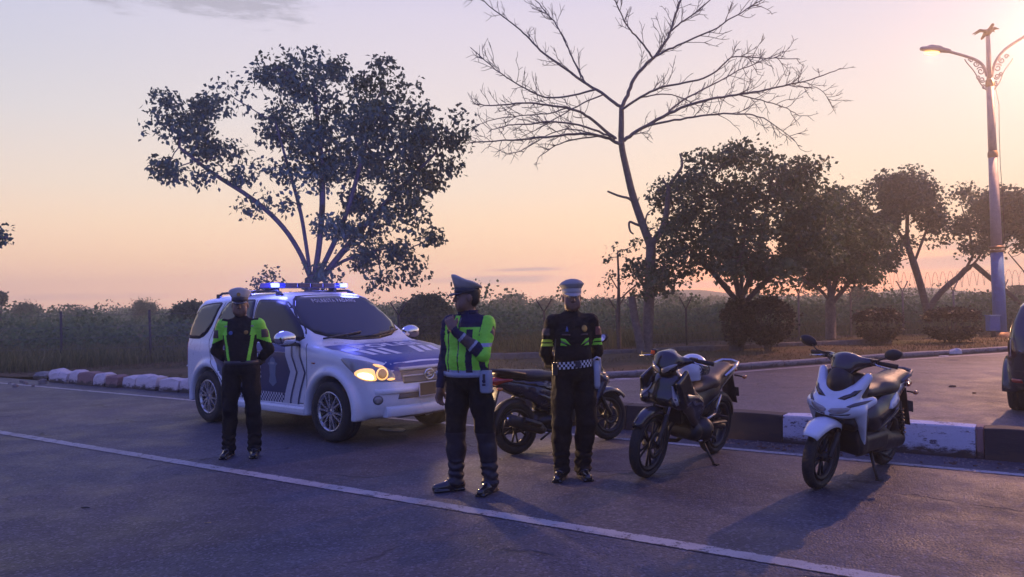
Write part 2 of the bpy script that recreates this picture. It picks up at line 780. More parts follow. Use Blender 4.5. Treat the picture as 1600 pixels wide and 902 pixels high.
def road_material(name, base, warm):
    m = bpy.data.materials.new(name)
    m.use_nodes = True
    t = NT(m.node_tree)
    b = m.node_tree.nodes['Principled BSDF']
    tc = t.n('ShaderNodeTexCoord').outputs['Object']
    big = t.noise(tc, 0.30, 7, 0.62)
    mid = t.noise(tc, 1.7, 6, 0.68)
    fine = t.noise(tc, 75.0, 3, 0.7)
    vor = t.n('ShaderNodeTexVoronoi')
    vor.inputs['Scale'].default_value = 62.0
    t.l(tc, vor.inputs['Vector'])
    c = t.ramp(big, [(0.36, tuple(k * 0.42 for k in base)), (0.45, tuple(k * 0.80 for k in base)), (0.47, base), (0.56, tuple(k * 1.12 for k in base)), (0.60, tuple(k * 1.4 for k in base)), (0.7, warm)])
    c = t.mix(t.math('MULTIPLY', t.smooth(mid, 0.52, 0.75), 0.55), c, tuple(k * 1.75 for k in base))
    c = t.mix(t.math('MULTIPLY', t.smooth(mid, 0.46, 0.28), 0.7), c, tuple(k * 0.42 for k in base))
    # aggregate: single stones lighter or darker than the binder
    st = t.n('ShaderNodeSeparateColor')
    t.l(vor.outputs['Color'], st.inputs[0])
    c = t.mix(t.math('MULTIPLY', t.smooth(st.outputs[0], 0.72, 0.95), 0.5), c, tuple(k * 3.2 for k in base))
    c = t.mix(t.math('MULTIPLY', t.smooth(st.outputs[1], 0.60, 0.95), 0.6), c, tuple(k * 0.3 for k in base))
    # long wandering cracks, sealed dark
    wv = t.n('ShaderNodeTexVoronoi', feature='DISTANCE_TO_EDGE')
    wv.inputs['Scale'].default_value = 0.30
    mp = t.n('ShaderNodeMapping')
    mp.inputs['Rotation'].default_value = (0, 0, 0.5)
    mp.inputs['Scale'].default_value = (1.0, 1.9, 1.0)
    t.l(tc, mp.inputs[0])
    nv = t.n('ShaderNodeTexNoise')
    nv.inputs['Scale'].default_value = 2.6
    nv.inputs['Detail'].default_value = 6
    t.l(tc, nv.inputs['Vector'])
    mv = t.n('ShaderNodeVectorMath', operation='MULTIPLY_ADD')
    t.l(nv.outputs['Color'], mv.inputs[0])
    mv.inputs[1].default_value = (0.8, 0.8, 0)
    t.l(mp.outputs[0], mv.inputs[2])
    t.l(mv.outputs[0], wv.inputs['Vector'])
    crack = t.math('MULTIPLY', t.smooth(wv.outputs['Distance'], 0.010, 0.003), t.smooth(t.noise(tc, 0.8, 3), 0.52, 0.62))
    c = t.mix(t.math('MULTIPLY', crack, 0.85), c, tuple(k * 0.18 for k in base))
    t.l(c, b.inputs['Base Color'])
    rr = t.ramp(mid, [(0.35, 0.50), (0.65, 0.72)])
    t.l(rr, b.inputs['Roughness'])
    b.inputs['Specular IOR Level'].default_value = 0.45
    h = t.math('ADD', t.math('MULTIPLY', vor.outputs['Distance'], -0.8), t.math('MULTIPLY', fine, 0.6))
    h = t.math('SUBTRACT', h, t.math('MULTIPLY', crack, 2.0))
    bn = t.n('ShaderNodeBump')
    bn.inputs['Strength'].default_value = 0.6
    bn.inputs['Distance'].default_value = 0.008
    t.l(h, bn.inputs['Height'])
    b2 = t.n('ShaderNodeBump')
    b2.inputs['Strength'].default_value = 0.5
    b2.inputs['Distance'].default_value = 0.05
    t.l(t.noise(tc, 2.2, 3), b2.inputs['Height'])
    t.l(b2.outputs[0], bn.inputs['Normal'])
    t.l(bn.outputs[0], b.inputs['Normal'])
    return m


def paint_material(name, color, wear=0.5, line=None):
    m = bpy.data.materials.new(name)
    m.use_nodes = True
    t = NT(m.node_tree)
    b = m.node_tree.nodes['Principled BSDF']
    tc = t.n('ShaderNodeTexCoord').outputs['Object']
    n1 = t.noise(tc, 9.0, 8, 0.75)
    n2 = t.noise(tc, 60.0, 4, 0.7)
    v = t.math('ADD', t.math('MULTIPLY', n1, 0.65), t.math('MULTIPLY', n2, 0.35))
    if line:
        dp = t.n('ShaderNodeVectorMath', operation='DOT_PRODUCT')
        t.l(tc, dp.inputs[0])
        dp.inputs[1].default_value = RN
        e = t.math('DIVIDE', t.math('ABSOLUTE', t.math('SUBTRACT', dp.outputs['Value'], line[0])), line[1])
        v = t.math('ADD', v, t.math('MULTIPLY', t.smooth(e, 0.72, 1.0), 0.13))
    c = t.mix(t.smooth(v, wear + 0.03, wear + 0.11), color, (0.055, 0.05, 0.055))
    n3 = t.noise(tc, 2.0, 4)
    c = t.mix(t.math('MULTIPLY', t.smooth(n3, 0.45, 0.7), 0.35), c, (0.16, 0.13, 0.12))
    t.l(c, b.inputs['Base Color'])
    b.inputs['Roughness'].default_value = 0.6
    bn = t.n('ShaderNodeBump')
    bn.inputs['Strength'].default_value = 0.6
    bn.inputs['Distance'].default_value = 0.006
    t.l(n2, bn.inputs['Height'])
    t.l(bn.outputs[0], b.inputs['Normal'])
    return m


M_road = road_material('asphalt', (0.063, 0.060, 0.073), (0.072, 0.067, 0.077))
M_road2 = road_material('old_asphalt', (0.098, 0.086, 0.088), (0.115, 0.099, 0.099))
M_white = paint_material('road_paint', (0.40, 0.38, 0.37), 0.485)
M_soil = None


def ground_material():
    m = bpy.data.materials.new('dry_ground')
    m.use_nodes = True
    t = NT(m.node_tree)
    b = m.node_tree.nodes['Principled BSDF']
    tc = t.n('ShaderNodeTexCoord').outputs['Object']
    n1 = t.noise(tc, 0.35, 6, 0.65)
    n2 = t.noise(tc, 6.0, 6, 0.7)
    c = t.ramp(n1, [(0.35, (0.055, 0.060, 0.022)), (0.48, (0.085, 0.070, 0.035)), (0.60, (0.14, 0.095, 0.055))])
    c = t.mix(t.math('MULTIPLY', t.smooth(n2, 0.45, 0.7), 0.5), c, (0.17, 0.13, 0.08))
    c = t.mix(t.math('MULTIPLY', t.smooth(n2, 0.42, 0.25), 0.6), c, (0.03, 0.03, 0.015))
    t.l(c, b.inputs['Base Color'])
    b.inputs['Roughness'].default_value = 0.95
    b.inputs['Specular IOR Level'].default_value = 0.1
    bn = t.n('ShaderNodeBump')
    bn.inputs['Strength'].default_value = 0.9
    bn.inputs['Distance'].default_value = 0.06
    t.l(n2, bn.inputs['Height'])
    t.l(bn.outputs[0], b.inputs['Normal'])
    return m


M_soil = ground_material()


def sheet(name, poly, z, m, res=None, hfn=None):
    if res:
        vs, fs = drape_tri(poly, res)
        V = np.array([(p[0], p[1], z) for p in vs])
        if hfn is not None:
            V[:, 2] += hfn(V)
        F = np.array(fs)
        a, b, c = V[F[:, 0]], V[F[:, 1]], V[F[:, 2]]
        fl = np.cross(b - a, c - a)[:, 2] < 0
        F[fl] = F[fl][:, ::-1]
        me = np_mesh(name, V, F)
    else:
        me = bpy.data.meshes.new(name)
        me.from_pydata([(p[0], p[1], z) for p in poly], [], [tuple(range(len(poly)))])
        if me.polygons[0].normal.z < 0:
            me.flip_normals()
    o = link_mesh(name, me, m)
    o['kind'] = 'structure'
    return o


sheet('ground', [(-310, -120), (310, -120), (310, 310), (-310, 310)], -0.15, M_soil)
sheet('road', [un(-60, -60)[:2], un(60, -60)[:2], un(60, 8.55)[:2], un(-60, 8.55)[:2]], 0.0, M_road)
FAR_EDGE = [(-4.75, 13.70), (-4.1, 14.5), (-2.8, 14.95), (-1.0, 15.05), (0.7, 15.08), (1.95, 15.3), (3.2, 15.75), (4.48, 16.35), (6.63, 17.46), (9.0, 18.54),
            (13.16, 20.32), (20.0, 23.0), (32.0, 27.0)]
sheet('side_road', [un(-11.45, 8.55)[:2]] + FAR_EDGE + [(60, 27), tuple(un(60, 8.55)[:2])], 0.0, M_road2)


def verge_h(V):
    x, y = V[:, 0], V[:, 1]
    far = np.clip((y - 24) / 30, 0, 1)
    return 0.05 * fbm3(np.stack([x, y, 0 * x], 1), 3, 0.25) + far * 0.25 * fbm3(np.stack([x, y, 0 * x], 1), 5, 0.06) - 0.0 * far


VERGE = [un(-60, 8.62)[:2], un(-11.5, 8.62)[:2]] + [(p[0], p[1] + 0.1) for p in FAR_EDGE] + [(70, 28), (120, 130), (-150, 130)]
sheet('verge', VERGE, 0.06, M_soil, 1.4, verge_h)

# painted lines
sheet('road_marking', [un(-45, 4.60)[:2], un(20, 4.60)[:2], un(20, 4.75)[:2], un(-45, 4.75)[:2]], 0.004, paint_material('lane_paint', (0.40, 0.38, 0.37), 0.485, (4.675, 0.075)))
sheet('road_marking', [un(-45, 7.82)[:2], un(20, 7.82)[:2], un(20, 7.93)[:2], un(-45, 7.93)[:2]], 0.004, paint_material('edge_paint', (0.44, 0.42, 0.41), 0.48, (7.875, 0.055)))
pl = [Vector((p[0], p[1], 0)) for p in FAR_EDGE[4:]]
side_a = [(p.x + 0.10, p.y - 0.34) for p in pl]
side_b = [(p.x + 0.04, p.y - 0.22) for p in pl]
sheet('road_marking', side_a + side_b[::-1], 0.004, M_white)

# kerb: tall painted blocks on the right, broken pale stones on the left
def kerb_paint(name, color, under, wear):
    m = bpy.data.materials.new(name)
    m.use_nodes = True
    t = NT(m.node_tree)
    b = m.node_tree.nodes['Principled BSDF']
    tc = t.n('ShaderNodeTexCoord').outputs['Object']
    mp = t.n('ShaderNodeMapping')
    mp.inputs['Scale'].default_value = (1, 1, 2.6)
    t.l(tc, mp.inputs[0])
    n1 = t.noise(mp.outputs[0], 5.0, 9, 0.78)
    n2 = t.noise(tc, 30.0, 5, 0.7)
    c = t.mix(t.smooth(n1, wear, wear + 0.05), color, under)
    c = t.mix(t.math('MULTIPLY', t.smooth(n2, 0.5, 0.7), 0.35), c, tuple(k * 0.6 for k in color))
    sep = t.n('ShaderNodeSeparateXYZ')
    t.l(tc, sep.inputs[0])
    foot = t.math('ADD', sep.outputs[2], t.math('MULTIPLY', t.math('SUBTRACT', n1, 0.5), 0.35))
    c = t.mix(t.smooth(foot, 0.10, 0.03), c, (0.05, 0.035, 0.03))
    t.l(c, b.inputs['Base Color'])
    b.inputs['Roughness'].default_value = 0.75
    bn = t.n('ShaderNodeBump')
    bn.inputs['Strength'].default_value = 0.7
    bn.inputs['Distance'].default_value = 0.01
    t.l(n1, bn.inputs['Height'])
    t.l(bn.outputs[0], b.inputs['Normal'])
    return m


M_kw = kerb_paint('kerb_white', (0.62, 0.61, 0.68), (0.10, 0.08, 0.09), 0.535)
M_kb = kerb_paint('kerb_black', (0.022, 0.021, 0.028), (0.14, 0.12, 0.12), 0.66)
M_kp = kerb_paint('kerb_pale', (0.72, 0.60, 0.57), (0.30, 0.22, 0.20), 0.62)
M_kr = kerb_paint('kerb_red', (0.30, 0.16, 0.14), (0.34, 0.26, 0.24), 0.62)
M_kg = kerb_paint('kerb_grey', (0.26, 0.24, 0.24), (0.12, 0.10, 0.09), 0.55)

rng = random.Random(4)
kerb = empty('kerb', None, None, un(-2.3, 8.45))
kerb['kind'] = 'structure'


def kerb_block(parent, u0, u1, n0, n1, h, m, rnd=0.03, rough=0.0, seed=0, name='kerb_stone'):
    rr = random.Random(seed)
    mb = MB()
    L = u1 - u0
    # cross-section with a battered face and rounded top edges, lofted in steps along the block
    prof = [(n0, 0.0), (n0 + 0.015, h * 0.55), (n0 + 0.03, h - rnd), (n0 + 0.03 + rnd * 0.4, h - rnd * 0.3), (n0 + 0.03 + rnd, h), (n1 - rnd, h), (n1, h - rnd), (n1 + 0.01, 0.0)]
    k = max(3, int(L / 0.16))
    rings = []
    for i in range(k + 1):
        f = i / k
        u = u0 + L * f
        e = min(f, 1 - f) * L
        sh = 1.0 - (0.10 * max(0, 1 - e / 0.05) if rough > 0.01 else 0.015 * max(0, 1 - e / 0.03))
        rings.append([un(u + (rr.uniform(-1, 1) * rough * 0.3 if 0 < i < k else 0), n + rr.uniform(-1, 1) * rough * (1 if z > 0 else 0.2), max(0, z * sh + rr.uniform(-1, 1) * rough * (1 if z > h * .4 else 0))) for n, z in prof])
    mb.loft(rings, 0, True, smooth=False)
    base = Vector(parent.location)
    mb.v = [tuple(Vector(p) - base) for p in mb.v]
    return mb.build(name, m, parent)


JO = 0.006
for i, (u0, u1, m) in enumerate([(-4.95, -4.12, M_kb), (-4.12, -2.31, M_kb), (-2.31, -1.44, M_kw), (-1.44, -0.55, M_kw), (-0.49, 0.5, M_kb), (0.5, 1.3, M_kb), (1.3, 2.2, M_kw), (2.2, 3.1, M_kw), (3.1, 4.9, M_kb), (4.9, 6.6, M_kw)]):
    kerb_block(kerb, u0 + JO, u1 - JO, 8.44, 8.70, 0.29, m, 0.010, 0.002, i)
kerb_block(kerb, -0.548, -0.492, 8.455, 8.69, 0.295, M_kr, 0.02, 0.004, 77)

skerb = empty('kerb', None, None, un(-15, 8.5))
skerb['kind'] = 'structure'
px_joints = [58, 80, 94, 119, 134, 157, 174, 194, 213, 231, 248, 277, 297, 320, 338, 356]
cols = [M_kg, M_kp, M_kp, M_kp, M_kr, M_kp, M_kr, M_kp, M_kp, M_kp, M_kp, M_kp, M_kp, M_kr, M_kp]
for i in range(len(px_joints) - 1):
    ua = [gp(px_joints[i + k], 592 + (px_joints[i + k] - 58) * 0.1).dot(RU) for k in (0, 1)]
    gap = 0.02 if i % 3 else 0.05
    hh = 0.25 + rng.uniform(-0.02, 0.03)
    if i == 0:
        hh = 0.17
    if i == 12:
        hh = 0.2
    nn = 8.46 + rng.uniform(-0.05, 0.04) + (0.22 if i < 2 else 0)
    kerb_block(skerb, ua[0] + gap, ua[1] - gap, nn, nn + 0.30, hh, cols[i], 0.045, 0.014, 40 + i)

# low kerb along the far side of the side road
fk = empty('kerb', None, None, (4.5, 16.4, 0))
fk['kind'] = 'structure'


def kerb_path(parent, pts, width, h, m, step=1.0, seed=0, z0=0.0, name='kerb_stone'):
    P = [Vector((p[0], p[1], 0)) for p in pts]
    D = [0]
    for a, b in zip(P, P[1:]):
        D.append(D[-1] + (b - a).length)

    def at(s):
        for i in range(len(P) - 1):
            if s <= D[i + 1] or i == len(P) - 2:
                return P[i].lerp(P[i + 1], (s - D[i]) / (D[i + 1] - D[i]))
    rr = random.Random(seed)
    s = 0
    base = Vector(parent.location)
    while s + step < D[-1]:
        a, b = at(s + 0.006), at(s + step - 0.006)
        t = (b - a).normalized()
        w = Vector((-t.y, t.x, 0)) * width
        dz = rr.uniform(-0.008, 0.008)
        mb = MB()
        rings = []
        for p in (a, b):
            rings.append([p + Vector((0, 0, z0)) - base, p + w * 0.05 + Vector((0, 0, h - 0.02 + dz)) - base, p + w * 0.15 + Vector((0, 0, h + dz)) - base, p + w + Vector((0, 0, h + dz)) - base, p + w * 1.02 + Vector((0, 0, z0)) - base])
        mb.loft(rings, 0, True, smooth=False)
        mb.build(name, m, parent)
        s += step


kerb_path(fk, FAR_EDGE[1:-1], 0.14, 0.13, M_kg, 0.95, 5)
ed = empty('path_edging', None, None, (3.5, 21.7, 0.06))
ed['kind'] = 'structure'
M_edge = mat('edging_concrete', (0.13, 0.12, 0.12), 0.85, var=0.3, bump=0.4)
kerb_path(ed, [(-2.6, 19.95), (-0.62, 20.3), (3.49, 21.2), (6.84, 22.3), (8.47, 22.8), (11.5, 23.6)], 0.12, 0.19, M_edge, 1.2, 8, 0.0, 'edging_stone')

# ------------------------------------------------------------------ hills far away
M_hill = mat('hill_forest', (0.045, 0.055, 0.05), 0.95, var=0.3, scale=0.01, spec=0.1)


def ridge(name, prof, Y, depth, seed):
    """prof: (px, py of the crest) pairs at distance Y"""
    rings = []
    xs = np.linspace(prof[0][0], prof[-1][0], 80)
    ys = np.interp(xs, [p[0] for p in prof], [p[1] for p in prof])
    top = [pp(x, y, Y) for x, y in zip(xs, ys)]
    nz = fbm3(np.array([(p.x * 0.01, 0, 0) for p in top]), seed, 1.0) * Y * 0.0012
    V = []
    for j, (f, dz) in enumerate(((-1.0, 0.0), (-0.5, 0.45), (-0.15, 0.9), (0, 1.0), (0.5, 0.5), (1.0, 0.0))):
        for i, p in enumerate(top):
            h = max(1.0, p.z + nz[i])
            V.append((p.x, Y + f * depth, -2 + h * dz))
    n = len(top)
    F = [(j * n + i, j * n + i + 1, (j + 1) * n + i + 1, (j + 1) * n + i) for j in range(5) for i in range(n - 1)]
    o = link_mesh(name, np_mesh(name, V, F), M_hill)
    o['kind'] = 'structure'
    return o


ridge('hills', [(900, 462), (1000, 456), (1045, 447), (1075, 443), (1100, 444), (1130, 448), (1200, 452), (1300, 455), (1380, 447), (1420, 440), (1460, 441), (1520, 448), (1700, 452)], 262, 40, 3)
ridge('hills', [(-300, 488), (60, 483), (170, 480), (260, 478), (420, 479), (640, 472), (800, 469), (900, 464), (1000, 462)], 225, 30, 9)

# ------------------------------------------------------------------ vehicles: cars
M_carwhite = mat('car_paint_white', (0.74, 0.75, 0.77), 0.30, var=0.03, scale=3, coat=0.6, dirt=((0.45, 0.42, 0.38), 4.0, 0.12))
M_carblue = mat('car_film_blue', (0.018, 0.045, 0.24), 0.32, var=0.06, scale=4, coat=0.1)
M_carnavy = mat('car_film_navy', (0.012, 0.022, 0.085), 0.35, var=0.06, scale=4, coat=0.3)
M_silverfilm = mat('reflective_film', (0.55, 0.55, 0.58), 0.35, var=0.06, scale=30)
M_glass = mat('tinted_glass', (0.012, 0.013, 0.016), 0.05, var=0.02, spec=0.8)
M_glass2 = mat('cabin_dark', (0.010, 0.009, 0.010), 0.35, var=0.1)
M_rubber = mat('rubber', (0.018, 0.018, 0.019), 0.75, var=0.2, scale=20, bump=0.3)
M_seal = mat('rubber_seal', (0.012, 0.012, 0.014), 0.5)
M_alloy = mat('alloy', (0.55, 0.54, 0.55), 0.28, metal=0.9, var=0.06)
M_darkmetal = mat('dark_metal', (0.05, 0.05, 0.055), 0.45, metal=0.7, var=0.2)
M_chrome = mat('chrome', (0.75, 0.76, 0.78), 0.08, metal=1.0, var=0.02)
M_blackplastic = mat('black_plastic', (0.020, 0.020, 0.023), 0.5, var=0.15, bump=0.15, bscale=200)
M_greyplastic = mat('grey_plastic', (0.10, 0.10, 0.11), 0.55, var=0.15)
M_lens = mat('lamp_lens', (0.30, 0.28, 0.27), 0.08, var=0.05, coat=1.0)
M_lamp_on = mat('lamp_lit', (0.9, 0.7, 0.4), 0.2, emit=(1.0, 0.62, 0.22), es=9.0)
M_lamp_soft = mat('lamp_reflector', (0.8, 0.6, 0.35), 0.2, emit=(1.0, 0.48, 0.12), es=1.3)
M_bluelamp = mat('beacon_blue', (0.03, 0.04, 0.5), 0.15, coat=1.0, var=0.05)
M_bluelamp_on = mat('beacon_blue_lit', (0.1, 0.12, 0.9), 0.15, emit=(0.16, 0.20, 1.0), es=4.5)
M_redlamp = mat('tail_lamp_red', (0.35, 0.012, 0.010), 0.12, coat=1.0, var=0.1)
M_plate = mat('number_plate', (0.05, 0.035, 0.035), 0.5, var=0.2)
M_whiteprint = mat('white_print', (0.68, 0.68, 0.70), 0.5, var=0.05)
M_carblack = mat('car_paint_dark', (0.016, 0.017, 0.022), 0.2, var=0.08, coat=1.0)
M_mudred = mat('red_print', (0.35, 0.05, 0.06), 0.5)


def car_shell(side, sect, plan_nose, green_k, axles, wheel_r, h=0.025, lo=(-2.5, 0, 0.15), hi=(2.35, 1.0, 1.85), curve=0.16, flare=0.035, arch=0.395, hw=0.83):
    """closed car body as one smooth surface, built for one half and mirrored"""
    f = Field((lo[0], -3 * h, lo[2]), hi, h)
    X, Y, Z = f.ax
    side = np.array(side)
    # distance map of the side outline, sampled with the nose and tail bowed in plan
    gx = np.arange(lo[0] - 0.4, hi[0] + 0.4, h)
    G = np.stack(np.meshgrid(gx, Z, indexing='ij'), -1)
    S = poly_sdf(G, side)
    sgn = np.clip(X / 1.2, -1, 1)
    gy = np.arange(-0.1, 1.2, h)
    ssect = poly_sdf(np.stack(np.meshgrid(Y, Z, indexing='ij'), -1), np.array([(-1, sect[0][1])] + sect + [(-1, sect[-1][1])]))
    splan = poly_sdf(np.stack(np.meshgrid(X, Y, indexing='ij'), -1), np.array([(plan_nose[0][0], -1)] + plan_nose + [(plan_nose[-1][0], -1)]))
    for j, y in enumerate(Y):
        xs = X + curve * sgn * min(abs(y), 1.0) ** 2.2 / 0.7
        fi = np.clip((xs - gx[0]) / h, 0, len(gx) - 2.001)
        i0 = fi.astype(int)
        t = (fi - i0)[:, None]
        d = S[i0] * (1 - t) + S[i0 + 1] * t
        d = smax(d, np.broadcast_to(ssect[j][None, :], d.shape), 0.09)
        d = smax(d, np.broadcast_to(splan[:, j][:, None], d.shape), 0.10)
        f.D[:, j, :] = d
    for ax in axles:
        # flared lip, then the wheel well cut into it
        sl, g = f.region((ax - 0.7, 0.4, 0.1), (ax + 0.7, 1.0, 1.0))
        rr = np.sqrt((g[0] - ax) ** 2 + (g[2] - wheel_r) ** 2)
        q = np.sqrt((rr - (arch + 0.045)) ** 2 + (np.maximum(np.abs(g[1] - (hw - 0.06)) - 0.05, 0)) ** 2) - 0.045
        q = np.where(g[2] < 0.26, 1.0, q)
        f.D[sl] = smin(f.D[sl], q.astype(np.float32), flare)
        well = np.maximum(rr - arch, 0.50 - g[1])
        f.D[sl] = smax(f.D[sl], -well.astype(np.float32) + 0 * f.D[sl], 0.012)
    # mirror
    pos = f.D[:, 3:, :]
    full = np.concatenate([pos[:, :0:-1, :], pos], axis=1)
    V, F = surface_nets(full, np.array([lo[0], -(pos.shape[1] - 1) * h, lo[2]]), h)
    return V, F


def taubin(V, F, it=6):
    """light smoothing that keeps volume"""
    e = np.concatenate([F[:, [0, 1]], F[:, [1, 2]], F[:, [2, 3]], F[:, [3, 0]]])
    e = np.concatenate([e, e[:, ::-1]])
    deg = np.bincount(e[:, 0], minlength=len(V))[:, None]
    for k in range(it * 2):
        s = np.zeros_like(V)
        for c in range(3):
            s[:, c] = np.bincount(e[:, 0], weights=V[e[:, 1], c], minlength=len(V))
        lam = 0.5 if k % 2 == 0 else -0.52
        V = V + lam * (s / deg - V)
    return V


def make_wheel(parent, loc, r, w, side, rim_r, spokes=6, name='wheel', alloy=None, twin=True):
    """tyre, rim and spokes; side -1 or +1 tells which way the outer face looks (y)"""
    o = bpy.data.objects.new(name, None)
    COL.objects.link(o)
    o.parent = parent
    o.location = loc
    o.rotation_euler = (0, 0.3, 0)
    hw = w / 2
    mb = MB()
    prof = [(rim_r, -hw * 0.8), (rim_r + 0.02, -hw * 0.95), (r * 0.93, -hw), (r * 0.985, -hw * 0.8), (r, -hw * 0.5), (r, -hw * 0.28), (r - 0.008, -hw * 0.26), (r - 0.008, -hw * 0.2), (r, -hw * 0.18), (r, hw * 0.18),
            (r - 0.008, hw * 0.2), (r - 0.008, hw * 0.26), (r, hw * 0.28), (r, hw * 0.5), (r * 0.985, hw * 0.8), (r * 0.93, hw), (rim_r + 0.02, hw * 0.95), (rim_r, hw * 0.8)]
    mb.lathe(prof, 40, 'Y', closed=True)
    mb.build('tyre', M_rubber, o)
    mb = MB()
    s = side
    rp = [(rim_r + 0.004, s * hw * 0.82), (rim_r + 0.006, s * hw * 0.90), (rim_r - 0.012, s * hw * 0.90), (rim_r - 0.022, s * hw * 0.6), (rim_r - 0.03, s * -hw * 0.7), (rim_r + 0.004, s * -hw * 0.8)]
    mb.lathe(rp, 40, 'Y', closed=True)
    mb.lathe([(0.001, s * hw * 0.72), (0.045, s * hw * 0.72), (0.05, s * hw * 0.66), (0.05, s * hw * 0.2), (0.001, s * hw * 0.2)], 20, 'Y')
    for k in range(spokes):
        a0 = 2 * math.pi * k / spokes
        for da in ((-0.13, 0.13) if twin else (0,)):
            a = a0 + da
            a2 = a0 + da * 1.6
            p0 = Vector((math.cos(a0 + da * 1.2) * 0.04, s * hw * 0.66, math.sin(a0 + da * 1.2) * 0.04))
            p1 = Vector((math.cos(a2) * (rim_r - 0.01), s * hw * 0.74, math.sin(a2) * (rim_r - 0.01)))
            t = (p1 - p0).normalized()
            w2 = Vector((0, 1, 0)).cross(t) * (0.016 if twin else 0.03)
            d = Vector((0, s * 0.02, 0))
            rings = [[p0 - w2 - d, p0 + w2 - d, p0 + w2 * 0.7 + d, p0 - w2 * 0.7 + d], [p1 - w2 * 0.8 - d, p1 + w2 * 0.8 - d, p1 + w2 * 0.5 + d, p1 - w2 * 0.5 + d]]
            mb.loft(rings, 0, True, smooth=False)
    mb.build('rim', alloy or M_alloy, o)
    mb = MB()
    mb.lathe([(0.001, s * -0.02), (rim_r * 0.62, s * -0.02), (rim_r * 0.62, s * 0.0), (0.001, s * 0.0)], 28, 'Y')
    mb.build('brake_disc', M_darkmetal, o)
    return o


def strip_on(bvh, pts, width, frame, off=0.003, mb=None, mi=0, closed=False):
    """narrow ribbon (shut line, moulding) thrown onto a surface; pts in the frame's (u,v)"""
    mb = mb or MB()
    n = len(pts)
    for i in range(n if closed else n - 1):
        a, b = Vector(pts[i]), Vector(pts[(i + 1) % n])
        t = (b - a).normalized()
        w = Vector((-t.y, t.x)) * width / 2
        e = t * width * 0.4
        drape(bvh, [a - w - e, b - w + e, b + w + e, a + w - e], frame[0], frame[1], frame[2], frame[3], off, 0.04, 0.0, mb, mi)
    return mb


RSIDE = ((0, 0, 0), (1, 0, 0), (0, 0, 1), (0, 1, 0))       # looking at the right flank (y<0)
LSIDE = ((0, 0, 0), (1, 0, 0), (0, 0, 1), (0, -1, 0))
FRONT = ((0, 0, 0), (0, 1, 0), (0, 0, 1), (-1, 0, 0))
TOP = ((0, 0, 0), (1, 0, 0), (0, 1, 0), (0, 0, -1))


